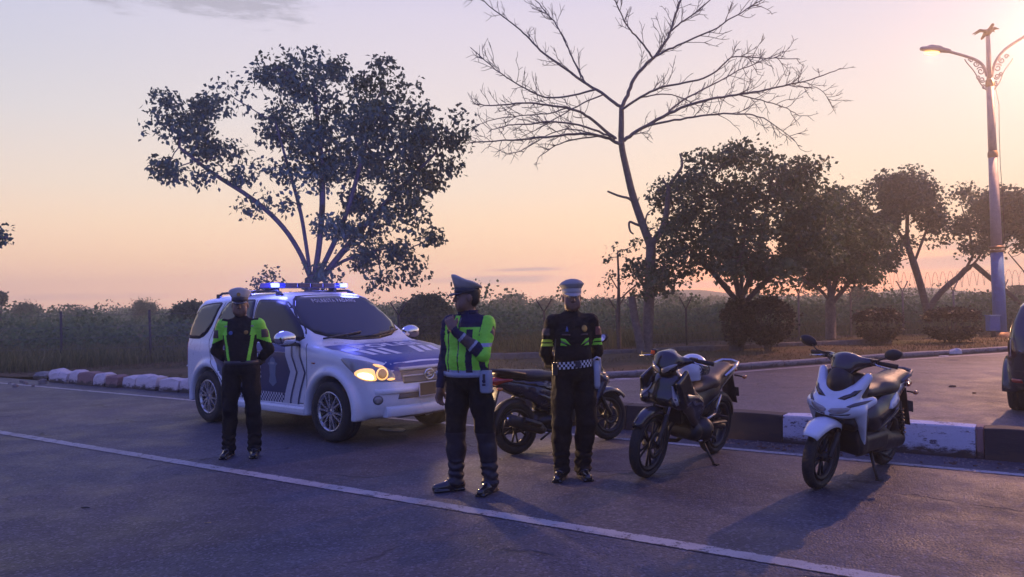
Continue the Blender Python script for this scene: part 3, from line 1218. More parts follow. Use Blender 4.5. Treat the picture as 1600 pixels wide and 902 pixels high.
def police_suv():
    car = empty('police_car', 'white and blue police SUV with a lit roof beacon bar and shining headlamp', 'police car', (0, 0, 0))
    side = [(-2.18, 0.40), (-2.24, 0.52), (-2.25, 0.70), (-2.22, 1.02), (-2.14, 1.16), (-1.97, 1.58), (-1.86, 1.66), (-1.5, 1.70), (-0.8, 1.725), (-0.1, 1.715), (0.12, 1.695), (0.24, 1.655), (0.99, 1.115), (1.08, 1.085),
            (1.5, 1.03), (1.80, 0.965), (1.98, 0.885), (2.05, 0.80), (2.075, 0.68), (2.11, 0.60), (2.12, 0.44), (2.06, 0.31), (1.9, 0.25), (-1.9, 0.27)]
    sect = [(0.74, 0.25), (0.80, 0.30), (0.835, 0.42), (0.838, 0.60), (0.842, 0.80), (0.838, 0.96), (0.815, 1.06), (0.79, 1.10), (0.69, 1.50), (0.635, 1.64), (0.52, 1.72), (0.3, 1.80)]
    plan = [(2.30, 0.40), (2.10, 0.60), (1.93, 0.75), (1.70, 0.825), (1.34, 0.850), (-1.5, 0.850), (-1.95, 0.80), (-2.15, 0.70), (-2.4, 0.5)]
    V, F = car_shell(side, sect, plan, 0, (1.34, -1.34), 0.345)
    V = taubin(V, F, 3)
    body = link_mesh('body', np_mesh('body', V, F), [M_carwhite], car)
    bvh = bvh_of(body)
    car['_'] = 0
    del car['_']

    # --- glass
    def win(poly, fr, m, name, off=0.006, frame=True, parent=None, grow=0.022):
        pol = smooth_poly(poly, 2)
        c = Vector((sum(p[0] for p in pol) / len(pol), sum(p[1] for p in pol) / len(pol)))
        o = drape(bvh, pol, *fr, off=off, res=0.05, lip=0.012).build(name, m, parent or car)
        if frame:
            A = np.array(pol)
            n = len(A)
            t = np.roll(A, -1, 0) - np.roll(A, 1, 0)
            t /= np.linalg.norm(t, axis=1)[:, None] + 1e-9
            ar = 0.5 * np.sum(A[:, 0] * np.roll(A[:, 1], -1) - np.roll(A[:, 0], -1) * A[:, 1])
            nn = np.stack([t[:, 1], -t[:, 0]], 1) * (1 if ar > 0 else -1)
            B = A + nn * grow
            drape(bvh, [tuple(p) for p in B], *fr, off=off - 0.003, res=0.05, lip=0.01).build('window_seal', M_seal, o)
        return o

    win_front = [(0.80, 1.125), (0.72, 1.24), (0.30, 1.555), (0.18, 1.60), (-0.30, 1.61), (-0.36, 1.60), (-0.33, 1.10)]
    win_rear = [(-0.41, 1.10), (-0.44, 1.60), (-0.50, 1.615), (-1.02, 1.60), (-1.10, 1.58), (-1.30, 1.30), (-1.22, 1.12), (-1.0, 1.10)]
    win_quarter = [(-1.46, 1.14), (-1.28, 1.56), (-1.24, 1.59), (-1.62, 1.57), (-1.80, 1.53), (-1.98, 1.17), (-1.95, 1.13)]
    for fr in (RSIDE, LSIDE):
        w = win(win_front, fr, M_glass2, 'window')
        w2 = win(win_rear, fr, M_glass, 'window')
        w3 = win(win_quarter, fr, M_glass, 'window')
    # windscreen and rear window thrown along the car
    ws = [(-0.735, 1.135), (0.735, 1.135), (0.60, 1.625), (0.3, 1.650), (-0.3, 1.650), (-0.60, 1.625)]
    screen = win(ws, FRONT, M_glass, 'windscreen', grow=0.025)
    win([(-0.60, 1.18), (0.60, 1.18), (0.52, 1.54), (-0.52, 1.54)], ((0, 0, 0), (0, 1, 0), (0, 0, 1), (1, 0, 0)), M_glass, 'rear_window')
    vs, fs = text_tris('POLRESTA PADANG', 0.062, space=1.25, weight=0.0008)
    drape(bvh, None, (0, 0, 1.588), (0, 1, 0), (0, 0, 1), (-1, 0, 0), off=0.012, lip=0, tris=(vs, fs)).build('lettering', mat('screen_lettering', (0.55, 0.56, 0.60), 0.5), screen)
    # wipers
    for y0, y1 in ((-0.60, -0.02), (0.02, 0.62)):
        mb = MB()
        pts = []
        for k in range(7):
            f = k / 6
            y = y0 + (y1 - y0) * f
            hit = bvh.ray_cast(Vector((4, y, 1.135 + 0.06 * f)), Vector((-1, 0, 0)))
            pts.append(hit[0] + Vector((0.02, 0, 0.012)))
        mb.tube(pts, 0.011, 6)
        mb.build('wiper', M_blackplastic, car)

    # --- shut lines and trims
    fd = [(0.86, 1.09), (0.90, 0.95), (0.90, 0.55), (0.84, 0.40), (-0.30, 0.38), (-0.36, 0.45), (-0.385, 1.08), (-0.40, 1.62)]
    rd = [(-0.40, 0.42), (-0.80, 0.42), (-0.98, 0.62), (-1.25, 0.82), (-1.36, 1.10), (-1.16, 1.60)]
    for fr in (RSIDE, LSIDE):
        for ln_ in (fd, rd):
            strip_on(bvh, ln_, 0.010, fr, 0.002).build('shut_line', M_seal, car)
    # sill trim
    for fr, s in ((RSIDE, -1), (LSIDE, 1)):
        mb = MB()
        rings = []
        for x in np.linspace(-0.90, 0.90, 9):
            y0, y1 = s * 0.80, s * 0.875
            rings.append([(x, y0, 0.27), (x, y1 - s * 0.01, 0.27), (x, y1, 0.30), (x, y1, 0.345), (x, y1 - s * 0.02, 0.365), (x, y0, 0.375)])
        mb.loft(rings, 0, True, smooth=False)
        mb.build('side_step', M_carwhite, car, 0.006)

    # --- blue livery on the flank
    for fr, s in ((RSIDE, -1), (LSIDE, 1)):
        b = bvh
        door = [(-1.02, 0.385), (0.62, 0.385), (0.66, 0.60), (0.86, 0.79), (0.70, 1.0), (0.62, 1.09), (-1.15, 1.09), (-1.20, 0.86), (-1.06, 0.70)]
        drape(b, [(-1.0, 0.50), (0.55, 0.50), (0.58, 0.62), (0.68, 0.77), (0.55, 0.97), (0.54, 0.985), (-1.2, 0.985), (-1.22, 0.90), (-1.05, 0.72)], *fr, off=0.0028, res=0.05, lip=0).build('livery_navy', M_carnavy, car)
        drape(b, [(-1.22, 0.988), (0.49, 0.988), (0.45, 1.085), (-1.24, 1.085)], *fr, off=0.0028, res=0.05, lip=0).build('livery_blue', M_carblue, car)
        mb = MB()
        mbw = MB()
        for x in (0.52, 0.68):
            ch = lambda d, e: [(x - 0.10 + d, 0.385), (x - 0.10 + e, 0.385), (x - 0.045 + e, 0.54), (x + 0.055 + e, 0.76), (x - 0.05 + e, 0.95), (x - 0.075 + e, 1.085), (x - 0.075 + d, 1.085), (x - 0.05 + d, 0.95), (x + 0.055 + d, 0.76), (x - 0.045 + d, 0.54)]
            drape(b, ch(0.0, 0.118), *fr, off=0.0045, res=0.05, lip=0, mb=mb)
            drape(b, ch(0.118, 0.150), *fr, off=0.0045, res=0.05, lip=0, mb=mbw)
        mb.build('chevron_band', M_silverfilm, car)
        mbw.build('chevron_edge', M_carnavy, car)
        # orange caught by the reflective bands
        # check strip along the foot of the doors
        mb = MB()
        cs = 0.028
        for i in range(56):
            for j in range(4):
                if (i + j) % 2:
                    continue
                x0, z0 = -1.0 + i * cs, 0.386 + j * cs
                if x0 > 0.42 or x0 < -0.92:
                    continue
                drape(b, [(x0, z0), (x0 + cs, z0), (x0 + cs, z0 + cs), (x0, z0 + cs)], *fr, off=0.0046, res=0.5, lip=0, mb=mb)
        ck = mb.build('check_square', M_silverfilm, car)
        ck['kind'] = 'stuff'
        drape(b, [(-0.95, 0.384), (0.45, 0.384), (0.45, 0.499), (-0.95, 0.499)], *fr, off=0.003, res=0.06, lip=0).build('check_ground', M_carnavy, car)
        # big letters; on the right flank they read front-to-back from the rear door
        U = (1, 0, 0) if s < 0 else (-1, 0, 0)
        mb = MB()
        vs, fs = text_tris('POLISI', 0.27, weight=0.006)
        drape(b, None, (-0.42, 0, 0.86), U, (0, 0, 1), fr[3], off=0.0055, lip=0, tris=(vs, fs), mb=mb)
        vs, fs = text_tris('LALU LINTAS', 0.125, weight=0.004)
        drape(b, None, (-0.42, 0, 0.695), U, (0, 0, 1), fr[3], off=0.0055, lip=0, tris=(vs, fs), mb=mb)
        mb.build('lettering', M_whiteprint, car)
        # shield emblem
        cx = 0.20
        sh = [(-0.085, 0.62), (-0.03, 0.585), (0, 0.565), (0.03, 0.585), (0.085, 0.62), (0.06, 0.70), (0.07, 0.82), (0.11, 0.845), (0.06, 0.865), (0.05, 0.90), (0.0, 0.925), (-0.05, 0.90), (-0.06, 0.865), (-0.11, 0.845), (-0.07, 0.82), (-0.06, 0.70)]
        em = drape(b, [(cx + u, v) for u, v in sh], *fr, off=0.0052, res=0.05, lip=0).build('emblem', mat('emblem_grey', (0.13, 0.17, 0.24), 0.5), car)
        drape(b, [(cx - 0.05, 0.835), (cx + 0.05, 0.835), (cx + 0.04, 0.865), (cx - 0.04, 0.865)], *fr, off=0.0068, res=0.05, lip=0).build('emblem_band', mat('emblem_pale', (0.28, 0.30, 0.33), 0.5), em)
        # door handles
        for x in (-0.20, -1.02):
            mb = MB()
            mb.box((x, s * 0.853, 0.935), (0.19, 0.028, 0.032))
            mb.build('door_handle', M_carwhite, car, 0.01)
        # side repeater
        mb = MB()
        drape(b, [(1.0, 0.87), (1.06, 0.87), (1.06, 0.885), (1.0, 0.885)], *fr, off=0.008, res=0.05, lip=0.01, mb=mb)
        mb.build('side_repeater', M_redlamp, car)

    # --- bonnet: blue field, letters and slanted bars
    def hood(poly, m, name, off):
        return drape(bvh, poly, *TOP, off=off, res=0.06, lip=0).build(name, m, car)
    hood([(1.12, -0.74), (1.30, -0.755), (1.62, -0.70), (1.80, -0.60), (1.985, -0.46), (2.035, 0.0), (1.985, 0.46), (1.80, 0.60), (1.62, 0.70), (1.30, 0.755), (1.12, 0.74), (1.17, 0.35), (1.19, 0.0), (1.17, -0.35)], M_carblue, 'bonnet_film', 0.0028)
    # fall of the bonnet between headlamp and grille
    for s in (-1, 1):
        drape(bvh, [(s * 0.36, 0.68), (s * 0.55, 0.69), (s * 0.59, 0.78), (s * 0.56, 0.86), (s * 0.46, 0.90), (s * 0.36, 0.90)], *FRONT, off=0.003, res=0.04, lip=0).build('bonnet_film', M_carblue, car)
    drape(bvh, [(-0.37, 0.805), (0.37, 0.805), (0.47, 0.895), (0.0, 0.905), (-0.47, 0.895)], *FRONT, off=0.0032, res=0.04, lip=0).build('bonnet_film', M_carblue, car)
    vs, fs = text_tris('POLISI', 0.27, weight=0.010, width=0.98)
    # letters are read by someone standing in front of the car
    drape(bvh, None, (1.36, 0, 2), (0, 1, 0), (-1, 0, 0), (0, 0, -1), off=0.005, lip=0, tris=(vs, fs)).build('lettering', M_whiteprint, car)
    for s in (-1, 1):
        for k in range(3):
            a = 0.16 + k * 0.15
            hood([(1.50, s * (a + 0.04)), (1.50, s * (a + 0.125)), (1.79 - 0.03 * k, s * (a + 0.055)), (1.79 - 0.03 * k, s * (a - 0.03))], M_whiteprint, 'bonnet_bar', 0.005)

    # --- headlamps: an almond that wraps round the corner
    for s in (-1, 1):
        dr = Vector((-0.80, -s * 0.60, 0)).normalized()
        Uh = Vector((-dr.y, dr.x, 0)) * (1 if s > 0 else 1)
        # outline in (along the corner, height); the inner end is low and blunt, the outer end sweeps up and back
        hl = [(0.235, 0.70), (0.255, 0.74), (0.20, 0.815), (0.06, 0.880), (-0.10, 0.925), (-0.30, 0.955), (-0.335, 0.945), (-0.29, 0.88), (-0.18, 0.775), (-0.07, 0.715), (0.10, 0.695)]
        org = Vector((1.80, s * 0.60, 0))
        if s < 0:
            hlp = [(-u, v) for u, v in hl]
        else:
            hlp = hl
        pol = smooth_poly(hlp, 1)
        lens = drape(bvh, pol, org, Uh, (0, 0, 1), dr, off=0.006, res=0.025, lip=0.012).build('headlight', M_lens, car)
        ku = -1 if s < 0 else 1

        def spot(cu, cv, rx, rz, m, name, off):
            pg = [(ku * cu + rx * math.cos(a), cv + rz * math.sin(a)) for a in np.linspace(0, 2 * math.pi, 21)[:-1]]
            drape(bvh, pg, org, Uh, (0, 0, 1), dr, off=off, res=0.03, lip=0.003).build(name, m, lens)
        lit = s < 0
        def area(pts, m, name, off):
            drape(bvh, smooth_poly([(ku * u, v) for u, v in pts], 1), org, Uh, (0, 0, 1), dr, off=off, res=0.02, lip=0.003).build(name, m, lens)
        area([(-0.20, 0.785), (-0.13, 0.735), (-0.05, 0.710), (0.05, 0.706), (0.035, 0.76), (0.02, 0.83), (-0.06, 0.845), (-0.15, 0.83)], M_lamp_soft, 'lamp_reflector', 0.008)
        area([(-0.165, 0.775), (-0.11, 0.74), (-0.04, 0.722), (0.015, 0.722), (0.005, 0.765), (-0.04, 0.79), (-0.11, 0.80)], M_lamp_on, 'lamp_bulb', 0.012)
        spot(0.105, 0.775, 0.066, 0.066, M_lamp_soft, 'lamp_reflector', 0.009)
        spot(0.105, 0.775, 0.050, 0.050, mat('projector', (0.25, 0.2, 0.14), 0.1, metal=0.6, emit=(1.0, 0.5, 0.15), es=0.25), 'projector_lens', 0.013)
        area([(-0.01, 0.885), (0.05, 0.845), (0.13, 0.842), (0.17, 0.815), (0.10, 0.868)], M_lamp_soft, 'indicator', 0.010)
        spot(0.20, 0.715, 0.045, 0.014, M_lamp_soft, 'side_light', 0.010)
    # --- grille with emblem
    g = drape(bvh, [(-0.36, 0.655), (0.36, 0.655), (0.385, 0.80), (-0.385, 0.80)], *FRONT, off=0.006, res=0.04, lip=0.012).build('grille', M_greyplastic, car)
    drape(bvh, [(-0.385, 0.795), (0.385, 0.795), (0.39, 0.825), (-0.39, 0.825)], *FRONT, off=0.016, res=0.04, lip=0.016).build('grille_bar', M_silverfilm, g)
    drape(bvh, [(-0.36, 0.728), (-0.075, 0.728), (-0.075, 0.742), (-0.36, 0.742)], *FRONT, off=0.014, res=0.04, lip=0.010).build('grille_bar', M_silverfilm, g)
    drape(bvh, [(0.075, 0.728), (0.36, 0.728), (0.36, 0.742), (0.075, 0.742)], *FRONT, off=0.014, res=0.04, lip=0.010).build('grille_bar', M_silverfilm, g)
    hx = bvh.ray_cast(Vector((4, 0, 0.735)), Vector((-1, 0, 0)))[0].x
    mb = MB()
    ring = [[(hx + 0.026 + 0.008 * math.cos(b), (0.070 + 0.009 * math.sin(b)) * math.cos(a), 0.735 + (0.056 + 0.009 * math.sin(b)) * math.sin(a)) for b in np.linspace(0, 2 * math.pi, 9)[:-1]] for a in np.linspace(0, 2 * math.pi, 29)[:-1]]
    mb.loft(ring + [ring[0]], 0, False)
    # a leaning D inside the ring
    mb.tube([(hx + 0.026, -0.03, 0.762), (hx + 0.026, 0.045, 0.755), (hx + 0.026, 0.030, 0.722), (hx + 0.026, -0.04, 0.708)], 0.008, 6)
    mb.tube([(hx + 0.026, -0.045, 0.738), (hx + 0.026, -0.005, 0.745), (hx + 0.026, -0.02, 0.712)], 0.009, 6)
    mb.build('emblem', M_chrome, g)
    # --- bumper: white lower step, intake, fog lamps, plate
    drape(bvh, [(-0.46, 0.495), (0.46, 0.495), (0.44, 0.555), (-0.44, 0.555)], *FRONT, off=0.005, res=0.04, lip=0.01).build('air_intake', M_greyplastic, car)
    for s in (-1, 1):
        dr = Vector((-0.86, -s * 0.5, 0)).normalized()
        Uh = Vector((-dr.y, dr.x, 0))
        pg = [(0.055 * math.cos(a), 0.50 + 0.05 * math.sin(a)) for a in np.linspace(0, 2 * math.pi, 21)[:-1]]
        fg = drape(bvh, pg, (1.9, s * 0.62, 0), Uh, (0, 0, 1), dr, off=0.004, res=0.03, lip=0.01).build('fog_lamp', M_greyplastic, car)
        pg = [(0.042 * math.cos(a), 0.50 + 0.038 * math.sin(a)) for a in np.linspace(0, 2 * math.pi, 17)[:-1]]
        drape(bvh, pg, (1.9, s * 0.62, 0), Uh, (0, 0, 1), dr, off=0.009, res=0.03, lip=0.006).build('lens', M_lens, fg)
    mb = MB()
    # bumper shelf following the nose, and a lower lip
    for z0, z1, out, name in ((0.555, 0.615, 0.022, 'bumper_shelf'), (0.305, 0.42, 0.030, 'bumper_lip')):
        mb = MB()
        rings = []
        for y in np.linspace(-0.70 if z0 > .5 else -0.60, 0.70 if z0 > .5 else 0.60, 25):
            hits = [bvh.ray_cast(Vector((4, y, z)), Vector((-1, 0, 0)))[0] for z in (z0, (z0 + z1) / 2, z1)]
            if any(hh is None for hh in hits):
                continue
            x = max(hh.x for hh in hits)
            e = min(1, (0.72 - abs(y)) / 0.1)
            rings.append([(x - 0.05, y, z0), (x + out * e - 0.012, y, z0), (x + out * e, y, z0 + 0.014), (x + out * e * 0.8, y, z1 - 0.02), (x + out * e * 0.3, y, z1), (x - 0.05, y, z1)])
        if name == 'bumper_lip':
            mid = rings
        mb.loft(rings, 0, True)
        mb.build(name, M_carwhite, car)
    mb = MB()
    rings = []
    for y in np.linspace(-0.46, 0.46, 13):
        x = bvh.ray_cast(Vector((4, y, 0.36)), Vector((-1, 0, 0)))[0].x
        rings.append([(x, y, 0.29), (x + 0.04, y, 0.29), (x + 0.052, y, 0.32), (x + 0.045, y, 0.385), (x, y, 0.40)])
    mb.loft(rings, 0, True)
    mb.build('skid_plate', M_greyplastic, car)
    px = bvh.ray_cast(Vector((4, 0, 0.59)), Vector((-1, 0, 0)))[0].x + 0.045
    mb = MB()
    mb.box((px, 0, 0.582), (0.012, 0.44, 0.145))
    plate = mb.build('number_plate', M_plate, car, 0.004)
    mb = MB()
    for y0, y1, z0, z1 in ((-0.22, 0.22, 0.652, 0.660), (-0.22, 0.22, 0.504, 0.512), (-0.225, -0.217, 0.504, 0.66), (0.217, 0.225, 0.504, 0.66)):
        mb.box((px + 0.006, (y0 + y1) / 2, (z0 + z1) / 2), (0.014, y1 - y0, z1 - z0))
    mb.build('plate_frame', M_silverfilm, plate)

    # --- mirrors
    for s in (-1, 1):
        f = Field((0.45, s * 1.0 - 0.25, 0.98), (0.95, s * 1.0 + 0.25, 1.35), 0.011)
        f.ell((0.70, s * 0.975, 1.165), (0.085, 0.135, 0.088), 0.0)
        f.box((0.72, s * 0.97, 1.155), (0.06, 0.10, 0.05), 0.03, 0.04)
        f.cone((0.70, s * 0.82, 1.115), (0.69, s * 0.90, 1.13), 0.035, 0.035, 0.03)
        sl, gg = f.region((0, -2, 0), (1, 2, 2))
        f.D[sl] = smax(f.D[sl], ((0.645 - gg[0]) + 0 * f.D[sl]).astype(np.float32), 0.008)
        mo = link_mesh('mirror', f.mesh('mirror'), [M_chrome], car)
        mb = MB()
        mb.box((0.648, s * 0.975, 1.165), (0.006, 0.20, 0.12))
        mb.build('mirror_glass', M_glass, mo, 0.003)
        mb = MB()
        mb.box((0.70, s * 0.90, 1.085), (0.10, 0.20, 0.03))
        mb.build('mirror_foot', M_blackplastic, mo, 0.01)

    # --- roof rails, beacon bar, aerial fin
    for s in (-1, 1):
        mb = MB()
        zr = lambda x, y: (bvh.ray_cast(Vector((x, y, 4)), Vector((0, 0, -1)))[0] or Vector((x, y, 1.7))).z
        pts = [(x, s * 0.56, zr(x, s * 0.56) + (0.055 if 0.02 < k < 0.98 else 0.0)) for k, x in [(i / 12, -1.55 + 1.60 * i / 12) for i in range(13)]]
        mb.tube(pts, 0.017, 8)
        for x in (-1.5, -0.75, -0.05):
            mb.box((x, s * 0.56, zr(x, s * 0.56) + 0.02), (0.09, 0.03, 0.06))
        mb.build('roof_rail', M_blackplastic, car)
    zt = zr(-0.30, 0) + 0.055
    bar = MB()
    rings = []
    for y in np.linspace(-0.60, 0.60, 9):
        e = 1.0 if abs(y) < 0.5 else 0.9
        rings.append([(-0.30 + dx * e, y, zt + dz) for dx, dz in ((-0.13, 0.0), (0.13, 0.0), (0.145, 0.03), (0.12, 0.066), (-0.12, 0.066), (-0.145, 0.03))])
    bar.loft(rings, 0, True, smooth=False)
    beacon = bar.build('beacon_bar', M_bluelamp, car, 0.008)
    for y in np.linspace(-0.30, 0.30, 4):
        mb = MB()
        mb.box((-0.30, y, zt + 0.033), (0.30, 0.185, 0.062))
        mb.build('light_module', mat('beacon_dark', (0.02, 0.022, 0.06), 0.2, coat=0.8), beacon, 0.008)
    for s in (-1, 1):
        mb = MB()
        mb.box((-0.21, s * 0.535, zt + 0.034), (0.13, 0.115, 0.055))
        mb.build('lit_lamp', M_bluelamp_on, beacon, 0.012)
        mb = MB()
        mb.box((-0.30, s * 0.45, zt - 0.025), (0.12, 0.05, 0.06))
        mb.build('mount_foot', M_blackplastic, beacon, 0.006)
    mb = MB()
    mb.box((-1.55, 0, zr(-1.55, 0) + 0.03), (0.14, 0.03, 0.06), taper=0.4)
    mb.build('roof_fin', M_blackplastic, car, 0.008)

    # --- underside, wells, wheels, tail lamps
    mb = MB()
    mb.box((0, 0, 0.36), (3.7, 1.04, 0.18))
    for x in (-1.34, 1.34):
        mb.box((x, 0, 0.66), (0.90, 1.02, 0.44))
    mb.build('underbody', M_seal, car)
    for x in (1.34, -1.34):
        for s in (-1, 1):
            make_wheel(car, (x, s * 0.735, 0.345), 0.345, 0.225, s, 0.222, 6)
    for s in (-1, 1):
        dr = Vector((0.75, -s * 0.66, 0)).normalized()
        Uh = Vector((-dr.y, dr.x, 0))
        drape(bvh, smooth_poly([(-0.10, 0.80), (0.08, 0.80), (0.09, 1.10), (-0.06, 1.12)], 1), (-2.05, s * 0.68, 0), Uh, (0, 0, 1), dr, off=0.006, res=0.04, lip=0.012).build('tail_light', M_redlamp, car)
    return car


CAR = police_suv()
CAR.rotation_euler = (0, 0, R(-40.5))
_h = Vector((math.cos(R(-40.5)), math.sin(R(-40.5)), 0))
_l = Vector((-_h.y, _h.x, 0))
CAR_POS = gp(515, 692) - _h * 1.34 + _l * 0.84
CAR_POS.z = 0
CAR.location = CAR_POS


def at_car(x, y, z):
    return CAR_POS + _h * x + _l * y + Vector((0, 0, z))


def spot_light(name, parent, loc, aim, power, color, size, radius=0.05, blend=0.6):
    ld = bpy.data.lights.new(name, 'SPOT')
    ld.energy = power
    ld.color = color
    ld.spot_size = R(size)
    ld.spot_blend = blend
    ld.shadow_soft_size = radius
    o = bpy.data.objects.new(name, ld)
    COL.objects.link(o)
    o.parent = parent
    o.location = loc
    o.rotation_euler = (Vector(loc) - Vector(aim)).to_track_quat('Z', 'Y').to_euler()
    return o


# light thrown by the lamps that are switched on
for s in (-1, 1):
    spot_light('headlamp_light', CAR, (2.07, s * 0.60, 0.77), (9.0, s * 0.6, 0.45), 260.0, (1.0, 0.62, 0.30), 75, 0.05, 0.8)
    ld = bpy.data.lights.new('beacon_light', 'POINT')
    ld.energy = 16.0
    ld.color = (0.16, 0.18, 1.0)
    ld.shadow_soft_size = 0.14
    o = bpy.data.objects.new('beacon_light', ld)
    COL.objects.link(o)
    o.parent = CAR
    o.location = (-0.05, s * 0.62, 1.86)

# rear-facing beams of the beacon bar
for s in (-1, 1):
    spot_light('beacon_beam', CAR, (-0.50, s * 0.55, 1.82), (-9.0, s * 1.5 + 3.0, 4.6), 2600.0, (0.14, 0.17, 1.0), 80, 0.08, 0.9)

# ------------------------------------------------------------------ motorcycles
M_bkblack = mat('gloss_black', (0.010, 0.011, 0.015), 0.22, var=0.1, coat=0.8)
M_bkmatte = mat('matt_black', (0.013, 0.013, 0.016), 0.5, var=0.2, bump=0.1, bscale=150)
M_bknavy = mat('gloss_navy', (0.012, 0.016, 0.042), 0.25, var=0.1, coat=0.8)
M_bkwhite = mat('gloss_white', (0.70, 0.73, 0.78), 0.22, var=0.03, coat=0.8)
M_bkteal = mat('satin_teal', (0.016, 0.035, 0.055), 0.3, var=0.1, coat=0.5)
M_seat = mat('vinyl_seat', (0.030, 0.026, 0.025), 0.42, var=0.15, scale=25, bump=0.2, bscale=300)
M_seatbrown = mat('vinyl_brown', (0.075, 0.042, 0.028), 0.45, var=0.2, scale=25, bump=0.2, bscale=300)
M_engine = mat('cast_alloy', (0.045, 0.045, 0.048), 0.5, metal=0.7, var=0.25, scale=20)
M_orange = mat('indicator_orange', (0.55, 0.16, 0.03), 0.15, coat=1.0)
M_mirror = mat('mirror_silver', (0.8, 0.8, 0.85), 0.03, metal=1.0, var=0.01)
M_helmet = mat('helmet_white', (0.72, 0.71, 0.72), 0.2, var=0.04, coat=1.0)
M_visor = mat('visor', (0.02, 0.02, 0.025), 0.06, coat=1.0)


def bike_wheel(parent, loc, r, tw, rim_r, spokes, rim_mat, steer=0.0, disc=0.0, name='wheel', split=0.16):
    o = bpy.data.objects.new(name, None)
    COL.objects.link(o)
    o.parent = parent
    o.location = loc
    o.rotation_euler = (0, 0.4, steer)
    mb = MB()
    prof = []
    for k in range(17):
        a = math.pi * 2 * k / 16
        prof.append((rim_r + (r - rim_r) * (0.5 + 0.5 * math.sin(a)), tw / 2 * math.cos(a) * (1.0 if math.sin(a) > -0.4 else 0.8)))
    mb.lathe(prof[:-1], 44, 'Y', closed=True)
    # tread grooves as low blocks on the shoulders
    for k in range(44):
        a = 2 * math.pi * k / 44
        for s in (-1, 1):
            p0 = Vector((math.cos(a) * (r - 0.004), s * 0.012, math.sin(a) * (r - 0.004)))
            p1 = Vector((math.cos(a + 0.07) * (r - 0.016), s * tw * 0.36, math.sin(a + 0.07) * (r - 0.016)))
            mb.tube([p0, p1], 0.006, 4, cap=True)
    mb.build('tyre', M_rubber, o)
    mb = MB()
    mb.lathe([(rim_r + 0.004, tw * 0.36), (rim_r + 0.004, tw * 0.42), (rim_r - 0.012, tw * 0.40), (rim_r - 0.028, tw * 0.18), (rim_r - 0.028, -tw * 0.18), (rim_r - 0.012, -tw * 0.40), (rim_r + 0.004, -tw * 0.42), (rim_r + 0.004, -tw * 0.36)], 44, 'Y', closed=True)
    mb.lathe([(0.001, 0.055), (0.028, 0.055), (0.04, 0.035), (0.04, -0.035), (0.028, -0.055), (0.001, -0.055)], 18, 'Y')
    for k in range(spokes):
        a0 = 2 * math.pi * k / spokes
        for da in (-split, split):
            p0 = Vector((math.cos(a0 + da * 0.6) * 0.03, 0, math.sin(a0 + da * 0.6) * 0.03))
            p1 = Vector((math.cos(a0 + da * 1.3) * (rim_r - 0.022), 0, math.sin(a0 + da * 1.3) * (rim_r - 0.022)))
            mb.tube([p0, p0.lerp(p1, 0.5), p1], [0.014, 0.010, 0.012], 6, cap=True, flat=1.0)
    mb.build('rim', rim_mat, o)
    if disc:
        mb = MB()
        s = 1 if disc > 0 else -1
        d = abs(disc)
        mb.lathe([(d * 0.68, s * 0.062), (d, s * 0.062), (d, s * 0.067), (d * 0.68, s * 0.067)], 32, 'Y', closed=True)
        for k in range(5):
            a = 2 * math.pi * k / 5
            mb.tube([(math.cos(a) * 0.03, s * 0.058, math.sin(a) * 0.03), (math.cos(a + .25) * d * 0.72, s * 0.064, math.sin(a + .25) * d * 0.72)], 0.007, 5)
        mb.build('brake_disc', M_engine, o)
    return o


def fender(parent, c, r, w, a0, a1, m, name='front_fender', drop=0.02, tip=0.0, n=14, steer=0.0, thick=0.006):
    """curved mudguard round a wheel centred at c, from angle a0 to a1 (degrees, 0 = forward, 90 = up)"""
    mb = MB()
    prof = [(-1, -1.0), (-0.92, -0.35), (-0.6, 0.0), (-0.2, 0.16), (0.2, 0.16), (0.6, 0.0), (0.92, -0.35), (1, -1.0)]
    rings = []
    for k in range(n + 1):
        f = k / n
        a = R(a0 + (a1 - a0) * f)
        ww = w / 2 * (0.55 + 0.45 * math.sin(math.pi * min(1, f * 1.6 + 0.12) * 0.5)) * (1 if f < 0.85 else 1 - (f - 0.85) * 1.5)
        rr = r + tip * (1 - f) ** 3
        outer = [Vector((math.cos(a) * (rr + h * 0.05), s * ww, math.sin(a) * (rr + h * 0.05))) for s, h in prof]
        inner = [Vector((math.cos(a) * (rr - thick + h * 0.05), s * (ww - thick), math.sin(a) * (rr - thick + h * 0.05))) for s, h in reversed(prof)]
        rings.append([p for p in outer + inner])
    mb.loft(rings, 0, True)
    rot = Matrix.Rotation(steer, 3, 'Z')
    mb.v = [tuple(rot @ Vector(p) + Vector(c)) for p in mb.v]
    return mb.build(name, m, parent)


def sdf_part(name, parent, lo, hi, h, fn, mats, matfn=None):
    f = Field(lo, hi, h)
    fn(f)
    return link_mesh(name, f.mesh(name, matfn), mats if isinstance(mats, list) else [mats], parent)


def both(fn):
    for s in (-1, 1):
        fn(s)


